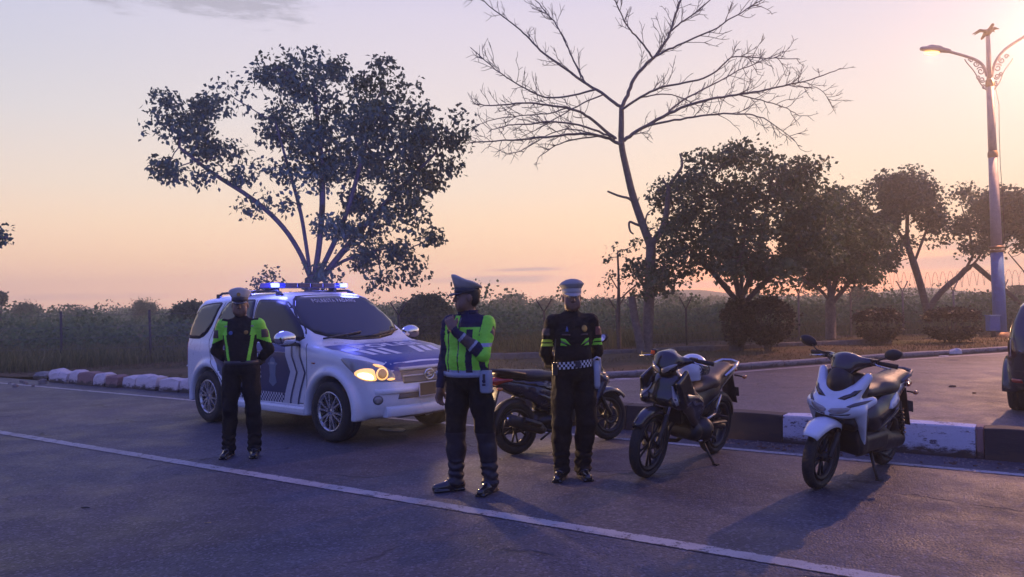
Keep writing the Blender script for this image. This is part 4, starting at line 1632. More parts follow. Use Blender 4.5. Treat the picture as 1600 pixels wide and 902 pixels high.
def bars(root, hx, hz, half, m_cover, mirror=True, lift=0.0, rake=0.0, mirrors=((-1, 0.30, 0.16), (1, 0.30, 0.16)), mirror_mat=None, steer=0.0, chrome_lever=True):
    """handlebar with grips, levers and mirrors; steering turns it about the head"""
    rot = Matrix.Rotation(steer, 3, 'Z')
    P = lambda x, y, z: rot @ Vector((x, y, z)) + Vector((hx, 0, hz))
    mb = MB()
    mb.tube([P(-0.10, -half, 0.02 + lift), P(-0.05, -half * 0.55, 0.03 + lift), P(0, -0.05, 0), P(0, 0.05, 0), P(-0.05, half * 0.55, 0.03 + lift), P(-0.10, half, 0.02 + lift)], 0.012, 8)
    hb = mb.build('handlebar', M_bkmatte, root)
    for s in (-1, 1):
        mb = MB()
        a, b = P(-0.062, s * half * 0.66, 0.028 + lift), P(-0.108, s * (half + 0.03), 0.018 + lift)
        mb.tube([a, a.lerp(b, 0.1), a.lerp(b, 0.9), b], [0.016, 0.0185, 0.0185, 0.021], 10)
        mb.build('grip', M_rubber, hb)
        mb = MB()
        mb.tube([P(-0.02, s * half * 0.62, 0.025 + lift), P(0.02, s * half * 0.75, 0.018 + lift), P(-0.03, s * (half + 0.01), 0.0 + lift)], [0.009, 0.007, 0.006], 6)
        mb.build('lever', M_alloy if chrome_lever else M_bkmatte, hb)
        mb = MB()
        c = P(-0.045, s * half * 0.58, 0.03 + lift)
        mb.box(c, (0.05, 0.07, 0.05), rot)
        mb.build('switch_box', M_bkmatte, hb, 0.008)
    for s, my, mz in mirrors:
        a = P(-0.03, s * half * 0.55, 0.045 + lift)
        b = P(0.03, s * (my * 0.80), mz * 0.6 + lift)
        c = P(0.0, s * my, mz + lift)
        mb = MB()
        mb.tube([a, b, c], 0.006, 6)
        st = mb.build('mirror', M_bkmatte, root)
        f = Field(c - Vector((0.12, 0.14, 0.12)), c + Vector((0.12, 0.14, 0.12)), 0.007)
        cc = c + Vector((-0.005, s * 0.03, 0.02))
        rr = Matrix.Rotation(-0.25 * s, 3, 'Z') @ Matrix.Rotation(s * 0.25, 3, 'X')
        f.ell(cc, (0.028, 0.078, 0.045), 0.0, rr)
        sl, g = f.region(c - Vector((1, 1, 1)), c + Vector((1, 1, 1)))
        cut = (cc.x - 0.008 - g[0]) + 0 * f.D[sl]
        f.D[sl] = smax(f.D[sl], cut.astype(np.float32), 0.004)
        link_mesh('mirror_shell', f.mesh('mirror_shell'), [mirror_mat or M_bkmatte], st)
        mb = MB()
        ring = [(cc.x - 0.0105, cc.y + 0.068 * math.cos(t), cc.z + s * 0.25 * 0.068 * math.cos(t) + 0.036 * math.sin(t)) for t in np.linspace(0, 2 * math.pi, 21)[:-1]]
        mb.add(ring, [tuple(range(20))])
        mb.build('mirror_glass', M_mirror, st)
    return hb


def fork(root, top, axle, gap, m_up, m_low, steer=0.0, r=0.016):
    rot = Matrix.Rotation(steer, 3, 'Z')
    hub = Vector((axle[0], 0, 0))
    for s in (-1, 1):
        a = Vector(top) + Vector((0, s * gap, 0))
        b = Vector(axle) + Vector((0, s * gap, 0))
        m = a.lerp(b, 0.5)
        mb = MB()
        mb.tube([a, m], r, 10)
        fk_ = mb.build('fork_leg', m_up, root)
        mb = MB()
        mb.tube([m, m.lerp(b, 0.05), b.lerp(m, 0.05), b], [r * 1.05, r * 1.45, r * 1.45, r * 1.2], 10)
        mb.build('fork_slider', m_low, fk_)


def side_stand(root, a, b, foot=0.05):
    mb = MB()
    a, b = Vector(a), Vector(b)
    mb.tube([a, a.lerp(b, 0.6), b], [0.014, 0.012, 0.011], 8)
    mb.box(b + Vector((-0.01, 0.012, 0.004)), (foot, 0.05, 0.010))
    return mb.build('side_stand', M_bkmatte, root)


def indicator(root, c, d, m_stalk=None):
    c, d = Vector(c), Vector(d)
    mb = MB()
    mb.tube([c, c + d], 0.008, 6)
    st = mb.build('indicator', m_stalk or M_bkmatte, root)
    f = Field(c + d - Vector((0.06, 0.06, 0.06)), c + d + Vector((0.06, 0.06, 0.06)), 0.007)
    f.ell(c + d, (0.036, 0.022, 0.020), 0)
    link_mesh('lens', f.mesh('lens'), [M_orange], st)
    return st


def scooter(name, label, main, trim, group, seat_mat, rear_kind):
    b = empty(name, label, 'motorcycle', group=group)
    fx, rx, r = 0.63, -0.625, 0.268
    bike_wheel(b, (fx, 0, r), r, 0.088, 0.185, 5, M_bkmatte if rear_kind == 'white' else M_engine, 0.0, 0.10 * -1, 'wheel', 0.17)
    bike_wheel(b, (rx, 0, r), r, 0.098, 0.180, 5, M_bkmatte if rear_kind == 'white' else M_engine, 0.0, 0, 'wheel', 0.17)
    fork(b, (0.42, 0, 0.66), (fx, 0, r), 0.068, M_bkmatte, M_bkmatte)
    fender(b, (fx, 0, r), r + 0.035, 0.185, 36, 128, main, 'front_fender', tip=0.03)
    # front cover: two white wings meeting in a low nose
    def cover(f):
        f.ell((0.45, 0, 0.70), (0.11, 0.165, 0.16), 0.02)
        f.ell((0.535, 0, 0.635), (0.085, 0.15, 0.075), 0.05)
        for s in (-1, 1):
            f.cone((0.53, s * 0.08, 0.665), (0.36, s * 0.185, 0.915), 0.072, 0.034, 0.04)
            f.cone((0.50, s * 0.14, 0.66), (0.32, s * 0.225, 0.73), 0.068, 0.034, 0.03)
            f.cone((0.46, s * 0.19, 0.66), (0.30, s * 0.185, 0.37), 0.055, 0.015, 0.03)
        # hollow for the dark middle and the wheel
        f.ell((0.42, 0, 0.90), (0.16, 0.085, 0.15), 0.03, op='s')
        f.cone((0.63, -0.2, 0.268), (0.63, 0.2, 0.268), 0.325, 0.325, 0.01, op='s')
    cv = sdf_part('front_cover', b, (0.15, -0.34, 0.35), (0.75, 0.34, 1.02), 0.0095, cover, main)
    bv = bvh_of(cv)
    FR = ((0, 0, 0), (0, 1, 0), (0, 0, 1), (-1, 0, 0))
    for s in (-1, 1):
        q = lambda pts: [(s * u, v) for u, v in pts]
        drape(bv, q([(0.050, 0.735), (0.105, 0.735), (0.160, 0.775), (0.185, 0.825), (0.145, 0.81), (0.125, 0.785), (0.09, 0.765)]), *FR, off=0.004, res=0.03, lip=0.004).build('front_slot', M_bkblack, cv)
        drape(bv, smooth_poly(q([(0.010, 0.625), (0.06, 0.615), (0.14, 0.645), (0.165, 0.69), (0.10, 0.675), (0.012, 0.655)]), 1), *FR, off=0.005, res=0.02, lip=0.006).build('headlight', M_lens, cv)
        drape(bv, q([(0.02, 0.60), (0.15, 0.625), (0.165, 0.64), (0.06, 0.613), (0.02, 0.615)]), *FR, off=0.006, res=0.02, lip=0.006).build('cover_edge', M_bkblack, cv)
        drape(bv, q([(0.13, 0.69), (0.17, 0.72), (0.24, 0.745), (0.22, 0.715), (0.15, 0.68)]), *FR, off=0.004, res=0.02, lip=0.004).build('indicator', M_greyplastic, cv)
    # dark apron, floorboard, belly
    def apron(f):
        f.box((0.36, 0, 0.70), (0.075, 0.175, 0.24), 0.06, 0.02, Matrix.Rotation(R(-18), 3, 'Y'))
        f.box((0.28, 0, 0.45), (0.07, 0.18, 0.17), 0.05, 0.04)
        f.ell((0.45, 0, 0.85), (0.10, 0.10, 0.13), 0.04)
        f.box((0.05, 0, 0.335), (0.28, 0.185, 0.075), 0.04, 0.05)
        f.box((-0.10, 0, 0.27), (0.22, 0.11, 0.07), 0.04, 0.05)
        f.cone((0.63, -0.2, 0.268), (0.63, 0.2, 0.268), 0.30, 0.30, 0.01, op='s')
    sdf_part('apron', b, (-0.45, -0.26, 0.12), (0.66, 0.26, 1.02), 0.011, apron, M_bkmatte)
    # handlebar cover
    def hcov(f):
        f.ell((0.36, 0, 1.005), (0.10, 0.115, 0.085), 0.02)
        f.ell((0.43, 0, 0.955), (0.055, 0.085, 0.06), 0.05)
        for s in (-1, 1):
            f.cone((0.34, s * 0.07, 1.01), (0.28, s * 0.20, 1.035), 0.055, 0.026, 0.04)
    sdf_part('handlebar_cover', b, (0.14, -0.30, 0.84), (0.56, 0.30, 1.14), 0.010, hcov, M_bkblack)
    mm = ((-1, 0.315, 0.10), (1, 0.315, 0.10)) if rear_kind == 'white' else ((-1, 0.33, 0.075), (1, 0.33, 0.075))
    bars(b, 0.345, 1.005, 0.325, M_bkblack, mirrors=mm)
    # rear body
    def tail(f):
        f.cone((-0.08, 0, 0.50), (-0.35, 0, 0.60), 0.17, 0.175, 0.05)
        f.cone((-0.30, 0, 0.60), (-0.80, 0, 0.735), 0.155, 0.060, 0.05, (1, 1.0, 1.0))
        f.box((-0.10, 0, 0.48), (0.10, 0.12, 0.14), 0.05, 0.06)
        f.box((-0.4, 0, 0.86), (0.7, 0.4, 0.085), 0.01, 0.02, Matrix.Rotation(R(7), 3, 'Y'), op='s')
        f.cone((rx, -0.3, r), (rx, 0.3, r), 0.300, 0.300, 0.02, op='s')
    tb = sdf_part('rear_body', b, (-0.95, -0.26, 0.28), (0.12, 0.26, 0.90), 0.011, tail, M_bkblack if rear_kind == 'white' else main)
    tv = bvh_of(tb)
    for s in (-1, 1):
        SD = ((0, 0, 0), (1, 0, 0), (0, 0, 1), (0, -s, 0))
        drape(tv, smooth_poly([(-0.18, 0.57), (-0.40, 0.66), (-0.78, 0.745), (-0.80, 0.77), (-0.5, 0.745), (-0.25, 0.68)], 1), *SD, off=0.006, res=0.03, lip=0.008).build('side_panel', main if rear_kind == 'white' else trim, tb)
        drape(tv, smooth_poly([(-0.02, 0.44), (-0.25, 0.53), (-0.42, 0.60), (-0.40, 0.55), (-0.22, 0.46), (-0.05, 0.40)], 1), *SD, off=0.006, res=0.03, lip=0.008).build('side_panel', trim, tb)
    def seat(f):
        f.cone((0.00, 0, 0.735), (-0.34, 0, 0.745), 0.10, 0.135, 0.05, (1, 1, 1.9))
        f.cone((-0.34, 0, 0.765), (-0.74, 0, 0.825), 0.135, 0.095, 0.06, (1, 1, 2.1))
    sdf_part('seat', b, (-0.92, -0.22, 0.60), (0.16, 0.22, 0.95), 0.010, seat, seat_mat)
    mb = MB()
    mb.tube([(-0.52, 0.115, 0.79), (-0.74, 0.105, 0.835), (-0.86, 0.07, 0.855), (-0.88, 0, 0.86), (-0.86, -0.07, 0.855), (-0.74, -0.105, 0.835), (-0.52, -0.115, 0.79)], 0.016, 8)
    mb.build('grab_rail', M_bkmatte if rear_kind != 'white' else M_greyplastic, b)
    def tl(f):
        f.ell((-0.83, 0, 0.745), (0.065, 0.095, 0.045), 0.02)
        for s in (-1, 1):
            f.cone((-0.83, s * 0.05, 0.745), (-0.70, s * 0.12, 0.745), 0.030, 0.014, 0.03)
    tlo = sdf_part('tail_light', b, (-0.95, -0.2, 0.65), (-0.6, 0.2, 0.85), 0.008, tl, M_redlamp)
    # rear mudguard with number plate
    mb = MB()
    rings = []
    for k in range(7):
        f = k / 6
        x, z = -0.80 - 0.16 * f, 0.70 - 0.36 * f
        w = 0.065 + 0.02 * f
        rings.append([(x, -w, z), (x + 0.012, -w * 0.7, z + 0.012), (x + 0.012, w * 0.7, z + 0.012), (x, w, z), (x - 0.012, w * 0.7, z - 0.004), (x - 0.012, -w * 0.7, z - 0.004)])
    mb.loft(rings, 0, True)
    mg = mb.build('rear_mudguard', M_bkmatte, b)
    mb = MB()
    mb.box((-0.93, 0, 0.52), (0.006, 0.20, 0.115), Matrix.Rotation(R(22), 3, 'Y'))
    mb.build('number_plate', mat('bike_plate', (0.13, 0.13, 0.14), 0.4, var=0.25, scale=12), mg, 0.003)
    for s in (-1, 1):
        indicator(b, (-0.84, s * 0.06, 0.665), (-0.02, s * 0.07, 0))
    # engine, belt cover, exhaust, shock, stands
    def eng(f):
        f.cone((-0.16, 0.10, 0.29), (rx, 0.115, r), 0.085, 0.075, 0.03, (1, 1.5, 1))
        f.cone((-0.12, 0.02, 0.30), (-0.36, 0.03, 0.31), 0.10, 0.10, 0.03)
        f.cone((-0.10, -0.08, 0.30), (-0.34, -0.08, 0.30), 0.06, 0.05, 0.03)
    sdf_part('engine', b, (-0.80, -0.22, 0.12), (0.06, 0.24, 0.46), 0.011, eng, M_darkmetal)
    mb = MB()
    mb.tube([(-0.10, -0.06, 0.24), (-0.25, -0.115, 0.19), (-0.38, -0.14, 0.22)], 0.018, 8)
    mb.tube([(-0.36, -0.145, 0.215), (-0.40, -0.15, 0.225), (-0.72, -0.155, 0.335), (-0.80, -0.155, 0.362), (-0.815, -0.155, 0.366)], [0.03, 0.052, 0.062, 0.055, 0.03], 14)
    ex = mb.build('exhaust', M_bkmatte, b)
    mb = MB()
    mb.tube([(-0.45, -0.205, 0.275), (-0.66, -0.21, 0.345)], [0.036, 0.040], 8, flat=0.8)
    mb.build('heat_shield', M_darkmetal, ex, 0.004)
    mb = MB()
    mb.lathe([(0.012, 0), (0.022, 0.004), (0.022, 0.03), (0.012, 0.03)], 12, 'X', (-0.825, -0.155, 0.368))
    mb.build('exhaust_tip', M_chrome, ex)
    mb = MB()
    pts = []
    for k in range(61):
        a = k / 60 * 2 * math.pi * 7
        f = k / 60
        p = Vector((-0.60, 0.15, 0.33)).lerp(Vector((-0.50, 0.14, 0.58)), f)
        pts.append(p + Vector((math.cos(a) * 0.026, math.sin(a) * 0.026, 0)))
    mb.tube(pts, 0.006, 5)
    mb.tube([(-0.62, 0.15, 0.28), (-0.48, 0.14, 0.63)], 0.012, 8)
    mb.build('rear_shock', M_engine, b)
    # inner hugger over the rear tyre
    fender(b, (rx, 0, r), r + 0.02, 0.13, 60, 190, M_bkmatte, 'rear_hugger')
    side_stand(b, (0.02, 0.13, 0.26), (0.06, 0.235, 0.034))
    mb = MB()
    for s in (-1, 1):
        mb.tube([(-0.18, s * 0.10, 0.22), (-0.42, s * 0.15, 0.125)], 0.012, 6)
    mb.tube([(-0.18, -0.10, 0.22), (-0.18, 0.10, 0.22)], 0.012, 6)
    mb.build('centre_stand', M_bkmatte, b)
    return b


def underbone(name, label, group):
    b = empty(name, label, 'motorcycle', group=group)
    fx, rx, r = 0.655, -0.635, 0.292
    bike_wheel(b, (fx, 0, r), r, 0.085, 0.222, 5, M_bkmatte, 0.0, 0.115, 'wheel', 0.13)
    bike_wheel(b, (rx, 0, r), r, 0.115, 0.218, 5, M_bkmatte, 0.0, -0.10, 'wheel', 0.13)
    fork(b, (0.40, 0, 0.80), (fx, 0, r), 0.078, M_chrome, M_bkmatte, r=0.016)
    fender(b, (fx, 0, r), r + 0.028, 0.125, 35, 150, M_bkblack, 'front_fender', tip=0.01)
    # nose blades with the side lamps
    def cover(f):
        f.ell((0.40, 0, 0.765), (0.155, 0.165, 0.165), 0.02)
        f.ell((0.47, 0, 0.68), (0.115, 0.165, 0.085), 0.05)
        for s in (-1, 1):
            f.box((0.43, s * 0.185, 0.775), (0.11, 0.022, 0.135), 0.02, 0.035, Matrix.Rotation(s * 0.16, 3, 'X') @ Matrix.Rotation(R(28), 3, 'Y'))
            f.cone((0.52, s * 0.15, 0.66), (0.14, s * 0.165, 0.62), 0.062, 0.070, 0.05, (1, 1.5, 1))
            f.box((0.20, s * 0.165, 0.60), (0.17, 0.020, 0.105), 0.02, 0.04, Matrix.Rotation(R(-38), 3, 'Y'))
            f.cone((0.30, s * 0.15, 0.62), (0.10, s * 0.135, 0.40), 0.07, 0.025, 0.05, (1, 1.6, 1))
        f.cone((0.66, -0.2, r), (0.66, 0.2, r), 0.345, 0.345, 0.01, op='s')
        f.box((0.30, 0, 0.46), (0.16, 0.075, 0.17), 0.02, 0.02, op='s')
    cv = sdf_part('front_cover', b, (-0.05, -0.30, 0.38), (0.72, 0.30, 1.0), 0.0095, cover, M_bkblack)
    bv = bvh_of(cv)
    for s in (-1, 1):
        dr = Vector((-0.86, -s * 0.5, 0)).normalized()
        U = Vector((-dr.y, dr.x, 0)) * s
        drape(bv, [(-0.055, 0.655), (-0.03, 0.645), (0.0, 0.70), (0.02, 0.80), (0.005, 0.80), (-0.03, 0.72)], (0.53, s * 0.12, 0), U, (0, 0, 1), dr, off=0.005, res=0.03, lip=0.006).build('position_lamp', M_lens, cv)
        SD = ((0, 0, 0), (1, 0, 0), (0, 0, 1), (0, -s, 0))
        drape(bv, [(0.46, 0.74), (0.20, 0.70), (0.10, 0.62), (0.20, 0.66), (0.44, 0.68)], *SD, off=0.005, res=0.03, lip=0.006).build('side_panel', M_bkteal, cv)
    # headlamp cowl carried by the handlebar
    def cowl(f):
        f.ell((0.44, 0, 1.00), (0.11, 0.125, 0.085), 0.02)
        f.ell((0.50, 0, 0.95), (0.07, 0.115, 0.065), 0.04)
        f.cone((0.46, 0, 1.03), (0.40, 0, 1.075), 0.07, 0.03, 0.04, (1, 0.7, 1))
        for s in (-1, 1):
            f.cone((0.40, s * 0.09, 1.00), (0.35, s * 0.18, 1.02), 0.05, 0.022, 0.04)
    cw = sdf_part('headlamp_cowl', b, (0.24, -0.26, 0.84), (0.62, 0.26, 1.14), 0.009, cowl, M_bkblack)
    cb = bvh_of(cw)
    FR = ((0, 0, 0), (0, 1, 0), (0, 0, 1), (-1, 0, 0))
    for s in (-1, 1):
        q = lambda pts: [(s * u, v) for u, v in pts]
        drape(cb, smooth_poly(q([(0.008, 0.905), (0.05, 0.915), (0.112, 0.975), (0.115, 1.0), (0.05, 0.965), (0.008, 0.945)]), 1), *FR, off=0.005, res=0.02, lip=0.006).build('headlight', M_lens, cw)
    mm = ((-1, 0.33, 0.03),)
    bars(b, 0.385, 0.985, 0.325, M_bkblack, mirrors=(), lift=0.01)
    # phone holder and red reservoir on the right grip
    mb = MB()
    mb.box((0.33, -0.20, 1.045), (0.06, 0.055, 0.05))
    res = mb.build('brake_reservoir', M_bkmatte, b, 0.008)
    mb = MB()
    mb.box((0.365, -0.20, 1.04), (0.01, 0.04, 0.04))
    mb.build('reflector', mat('red_orange', (0.6, 0.10, 0.03), 0.2), res, 0.003)
    # spine, seat, tail
    def spine(f):
        f.cone((0.33, 0, 0.80), (-0.05, 0, 0.60), 0.075, 0.10, 0.04)
        f.cone((-0.05, 0, 0.58), (-0.35, 0, 0.66), 0.11, 0.12, 0.05)
        f.cone((-0.30, 0, 0.66), (-0.86, 0, 0.83), 0.12, 0.055, 0.05)
        f.cone((-0.10, 0, 0.52), (-0.30, 0, 0.50), 0.09, 0.08, 0.05)
        f.cone((rx, -0.3, r), (rx, 0.3, r), 0.335, 0.335, 0.02, op='s')
    sp = sdf_part('rear_body', b, (-1.0, -0.22, 0.35), (0.45, 0.22, 0.95), 0.011, spine, M_bkmatte)
    sv = bvh_of(sp)
    for s in (-1, 1):
        SD = ((0, 0, 0), (1, 0, 0), (0, 0, 1), (0, -s, 0))
        drape(sv, smooth_poly([(-0.12, 0.52), (-0.38, 0.66), (-0.86, 0.84), (-0.88, 0.80), (-0.55, 0.68), (-0.30, 0.56)], 1), *SD, off=0.007, res=0.03, lip=0.01).build('side_panel', M_bkteal, sp)
    def seat(f):
        f.cone((0.02, 0, 0.70), (-0.32, 0, 0.735), 0.085, 0.125, 0.05, (1, 1, 1.8))
        f.cone((-0.34, 0, 0.765), (-0.72, 0, 0.865), 0.125, 0.085, 0.05, (1, 1, 2.0))
    sdf_part('seat', b, (-0.88, -0.2, 0.58), (0.16, 0.2, 0.98), 0.010, seat, M_seatbrown)
    mb = MB()
    mb.tube([(-0.50, 0.12, 0.80), (-0.74, 0.115, 0.875), (-0.86, 0.085, 0.905), (-0.90, 0, 0.912), (-0.86, -0.085, 0.905), (-0.74, -0.115, 0.875), (-0.50, -0.12, 0.80)], 0.014, 8)
    mb.build('grab_rail', M_alloy, b)
    def tl(f):
        f.ell((-0.90, 0, 0.82), (0.05, 0.065, 0.03), 0.0)
    sdf_part('tail_light', b, (-1.0, -0.12, 0.74), (-0.8, 0.12, 0.9), 0.008, tl, M_redlamp)
    for s in (-1, 1):
        indicator(b, (-0.88, s * 0.05, 0.77), (-0.02, s * 0.10, -0.005))
    mb = MB()
    rings = []
    for k in range(7):
        f = k / 6
        x, z = -0.84 - 0.13 * f, 0.78 - 0.30 * f
        w = 0.05 + 0.02 * f
        rings.append([(x, -w, z), (x + 0.012, 0, z + 0.012), (x, w, z), (x - 0.012, 0, z - 0.004)])
    mb.loft(rings, 0, True)
    mg = mb.build('rear_mudguard', M_bkmatte, b)
    mb = MB()
    mb.box((-0.935, 0, 0.60), (0.006, 0.18, 0.10), Matrix.Rotation(R(20), 3, 'Y'))
    mb.build('number_plate', M_plate, mg, 0.003)
    # engine
    def eng(f):
        f.cone((-0.12, -0.10, 0.33), (-0.12, 0.10, 0.33), 0.12, 0.12, 0.02)
        f.cone((0.02, -0.09, 0.33), (0.02, 0.09, 0.33), 0.085, 0.085, 0.03)
        f.cone((-0.02, 0, 0.38), (0.14, 0, 0.52), 0.075, 0.062, 0.02)
        f.cone((-0.10, 0.10, 0.33), (-0.10, 0.15, 0.33), 0.085, 0.07, 0.01)
        f.cone((-0.06, -0.10, 0.33), (-0.06, -0.15, 0.33), 0.095, 0.085, 0.01)
    en = sdf_part('engine', b, (-0.32, -0.22, 0.16), (0.26, 0.22, 0.62), 0.009, eng, M_engine)
    mb = MB()
    for k in range(6):
        c = Vector((0.035, 0, 0.425)).lerp(Vector((0.125, 0, 0.505)), k / 5)
        mb.box(c, (0.010, 0.19, 0.17), Matrix.Rotation(R(-49), 3, 'Y'))
    fins = mb.build('cooling_fins', M_engine, en)
    fins['kind'] = 'stuff'
    mb = MB()
    mb.box((0.27, 0, 0.53), (0.05, 0.17, 0.20), Matrix.Rotation(R(20), 3, 'Y'))
    mb.build('radiator', M_darkmetal, b, 0.006)
    mb = MB()
    mb.tube([(0.14, 0, 0.47), (0.24, -0.03, 0.38), (0.20, -0.07, 0.24), (-0.05, -0.10, 0.19), (-0.30, -0.13, 0.22)], 0.018, 8)
    mb.tube([(-0.28, -0.14, 0.215), (-0.34, -0.15, 0.235), (-0.74, -0.17, 0.40), (-0.80, -0.17, 0.425)], [0.022, 0.048, 0.052, 0.035], 12)
    ex = mb.build('exhaust', M_bkmatte, b)
    mb = MB()
    mb.lathe([(0.012, 0), (0.030, 0.004), (0.030, 0.03), (0.012, 0.03)], 12, 'X', (-0.825, -0.17, 0.43))
    mb.build('exhaust_tip', M_chrome, ex)
    # swing arm, chain guard, foot pegs, pedals
    for s in (-1, 1):
        mb = MB()
        mb.tube([(-0.18, s * 0.075, 0.36), (rx - 0.03, s * 0.085, r)], [0.026, 0.02], 8)
        mb.build('swing_arm', M_darkmetal, b)
        mb = MB()
        mb.tube([(-0.10, s * 0.10, 0.29), (-0.12, s * 0.25, 0.285)], [0.012, 0.015], 8)
        mb.build('foot_peg', M_rubber, b)
        mb = MB()
        mb.tube([(-0.38, s * 0.12, 0.44), (-0.42, s * 0.22, 0.43)], [0.012, 0.014], 8)
        mb.build('foot_peg', M_rubber, b)
        mb = MB()
        mb.tube([(-0.38, s * 0.11, 0.45), (-0.48, s * 0.10, 0.62)], 0.014, 6)
        mb.tube([(-0.38, s * 0.11, 0.45), (-0.20, s * 0.09, 0.40)], 0.014, 6)
        mb.build('peg_bracket', M_alloy, b)
    mb = MB()
    mb.tube([(-0.16, 0.10, 0.37), (-0.62, 0.105, 0.345)], [0.028, 0.03], 8, flat=0.45)
    mb.build('chain_guard', M_bkmatte, b)
    mb = MB()
    mb.tube([(0.0, 0.15, 0.25), (-0.12, 0.16, 0.245), (-0.2, 0.16, 0.29)], 0.008, 6)
    mb.build('gear_pedal', M_alloy, b)
    mb = MB()
    mb.tube([(-0.40, 0, 0.45), (-0.34, 0, 0.62)], 0.03, 10)
    mb.build('rear_shock', M_engine, b)
    fender(b, (rx, 0, r), r + 0.03, 0.135, 70, 170, M_bkmatte, 'rear_hugger')
    side_stand(b, (-0.12, 0.11, 0.25), (-0.10, 0.27, 0.042))
    return b


def park(b, front, rear, lean=6.0):
    """stand the bike with its tyres on two ground points"""
    f, r_ = Vector(front), Vector(rear)
    c = (f + r_) / 2
    yaw = math.atan2(f.y - r_.y, f.x - r_.x)
    b.location = (c.x, c.y, 0.0)
    b.rotation_euler = (R(-lean), 0, yaw)
    return b


GB = 'motorcycles parked along the kerb'
BIKE_A = scooter('scooter', 'dark navy scooter seen from behind with red tail light and folded mirror, behind the officers', M_bknavy, M_bkblack, GB, M_seat, 'navy')
park(BIKE_A, (1.05, 8.72, 0), (0.0, 7.97, 0))
BIKE_C = scooter('scooter', 'white scooter with black trim and two black mirrors standing on its side stand', M_bkwhite, M_bkblack, GB, M_seat, 'white')
park(BIKE_C, (2.42, 6.33, 0), (3.33, 7.18, 0), 8.0)
BIKE_B = underbone('motorbike', 'black underbone motorcycle with brown seat carrying a white helmet', GB)
park(BIKE_B, (1.14, 6.86, 0), (1.96, 7.85, 0), 7.0)

# helmet resting on the front of the black motorcycle's seat
def helmet():
    hm = empty('helmet', 'white open helmet resting on the black motorcycle between handlebar and seat', 'helmet')
    def sh(f):
        f.ell((0, 0, 0.13), (0.145, 0.122, 0.132), 0.0)
        f.cone((-0.02, 0, 0.08), (-0.02, 0, 0.04), 0.118, 0.112, 0.03)
        f.box((0.14, 0, 0.075), (0.10, 0.10, 0.055), 0.04, 0.02, op='s')
        f.ell((0, 0, 0.06), (0.118, 0.10, 0.11), 0.01, op='s')
        f.box((0, 0, -0.08), (0.3, 0.3, 0.09), 0.0, 0.005, op='s')
    s = sdf_part('shell', hm, (-0.2, -0.2, -0.02), (0.22, 0.2, 0.30), 0.008, sh, M_helmet)
    b = bvh_of(s)
    drape(b, smooth_poly([(-0.10, 0.075), (-0.06, 0.065), (-0.02, 0.075), (-0.03, 0.09), (-0.09, 0.092)], 1), (0, 0, 0), (1, 0, 0), (0, 0, 1), (0, -1, 0), off=0.002, res=0.03, lip=0).build('mark', M_bkblack, s)
    def vz(f):
        f.ell((0.01, 0, 0.115), (0.148, 0.127, 0.125), 0.0)
        f.ell((0.01, 0, 0.115), (0.144, 0.123, 0.121), 0.0, op='s')
        f.box((0.13, 0, 0.20), (0.20, 0.2, 0.055), 0.0, 0.004, op='s') if False else None
        f.box((-0.17, 0, 0.1), (0.2, 0.3, 0.3), 0.0, 0.004, op='s')
        f.box((0.1, 0, 0.26), (0.3, 0.3, 0.105), 0.0, 0.004, op='s')
        f.box((0.1, 0, -0.06), (0.3, 0.3, 0.11), 0.0, 0.004, op='s')
    sdf_part('visor', hm, (-0.05, -0.16, 0.0), (0.22, 0.16, 0.26), 0.006, vz, M_visor)
    return hm


HELMET = helmet()
bpy.context.view_layer.update()
_p = BIKE_B.matrix_world @ Vector((-0.11, 0, 0.765))
HELMET.location = _p
HELMET.rotation_euler = (R(-4), R(-6), BIKE_B.rotation_euler[2] + 2.3)

# ------------------------------------------------------------------ people
M_skin = mat('skin', (0.19, 0.105, 0.070), 0.5, var=0.12, scale=14)
M_cloth_black = mat('cloth_black', (0.0065, 0.0065, 0.010), 0.85, var=0.25, scale=10, bump=0.25, bscale=220, spec=0.25)
M_cloth_navy = mat('cloth_navy', (0.016, 0.018, 0.060), 0.85, var=0.2, scale=10, bump=0.25, bscale=220, spec=0.25)
M_cloth_brownblack = mat('cloth_trousers', (0.0065, 0.006, 0.0085), 0.82, var=0.3, scale=10, bump=0.25, bscale=220, spec=0.25)
M_hivis = mat('hi_vis_green', (0.26, 0.80, 0.05), 0.7, var=0.10, scale=9, bump=0.25, bscale=160, emit=(0.20, 0.80, 0.03), es=0.0)
M_hivis_y = mat('hi_vis_yellow', (0.62, 0.80, 0.06), 0.6, var=0.1, scale=9)
M_retro = mat('reflective_tape', (0.30, 0.33, 0.42), 0.4, var=0.15, scale=40)
M_shoe = mat('shoe_leather', (0.012, 0.011, 0.013), 0.22, var=0.2, coat=0.7)
M_capwhite = mat('cap_cloth', (0.40, 0.38, 0.36), 0.7, var=0.08, scale=14, bump=0.2, bscale=250)
M_capband = mat('cap_band', (0.03, 0.03, 0.045), 0.5)
M_hair = mat('hair_black', (0.008, 0.007, 0.007), 0.6)
M_gold = mat('gold_badge', (0.42, 0.25, 0.06), 0.4, metal=0.4, var=0.2)
M_bluebadge = mat('blue_badge', (0.04, 0.09, 0.30), 0.5, var=0.2)
M_redbadge = mat('red_patch', (0.17, 0.05, 0.05), 0.6, var=0.25, scale=30)
M_patch = mat('dark_patch', (0.07, 0.045, 0.05), 0.6, var=0.3, scale=40)
M_white_l = mat('white_leather', (0.62, 0.62, 0.66), 0.4, var=0.06)
M_eye = mat('eye_white', (0.35, 0.33, 0.31), 0.3)

TORSO, RUP, RFO, LUP, LFO, HAND, HEAD, NECK, LEG, SHOE, PEL, EYEB, HAIR = range(1, 14)


def V3(*a):
    return np.array(a, float)


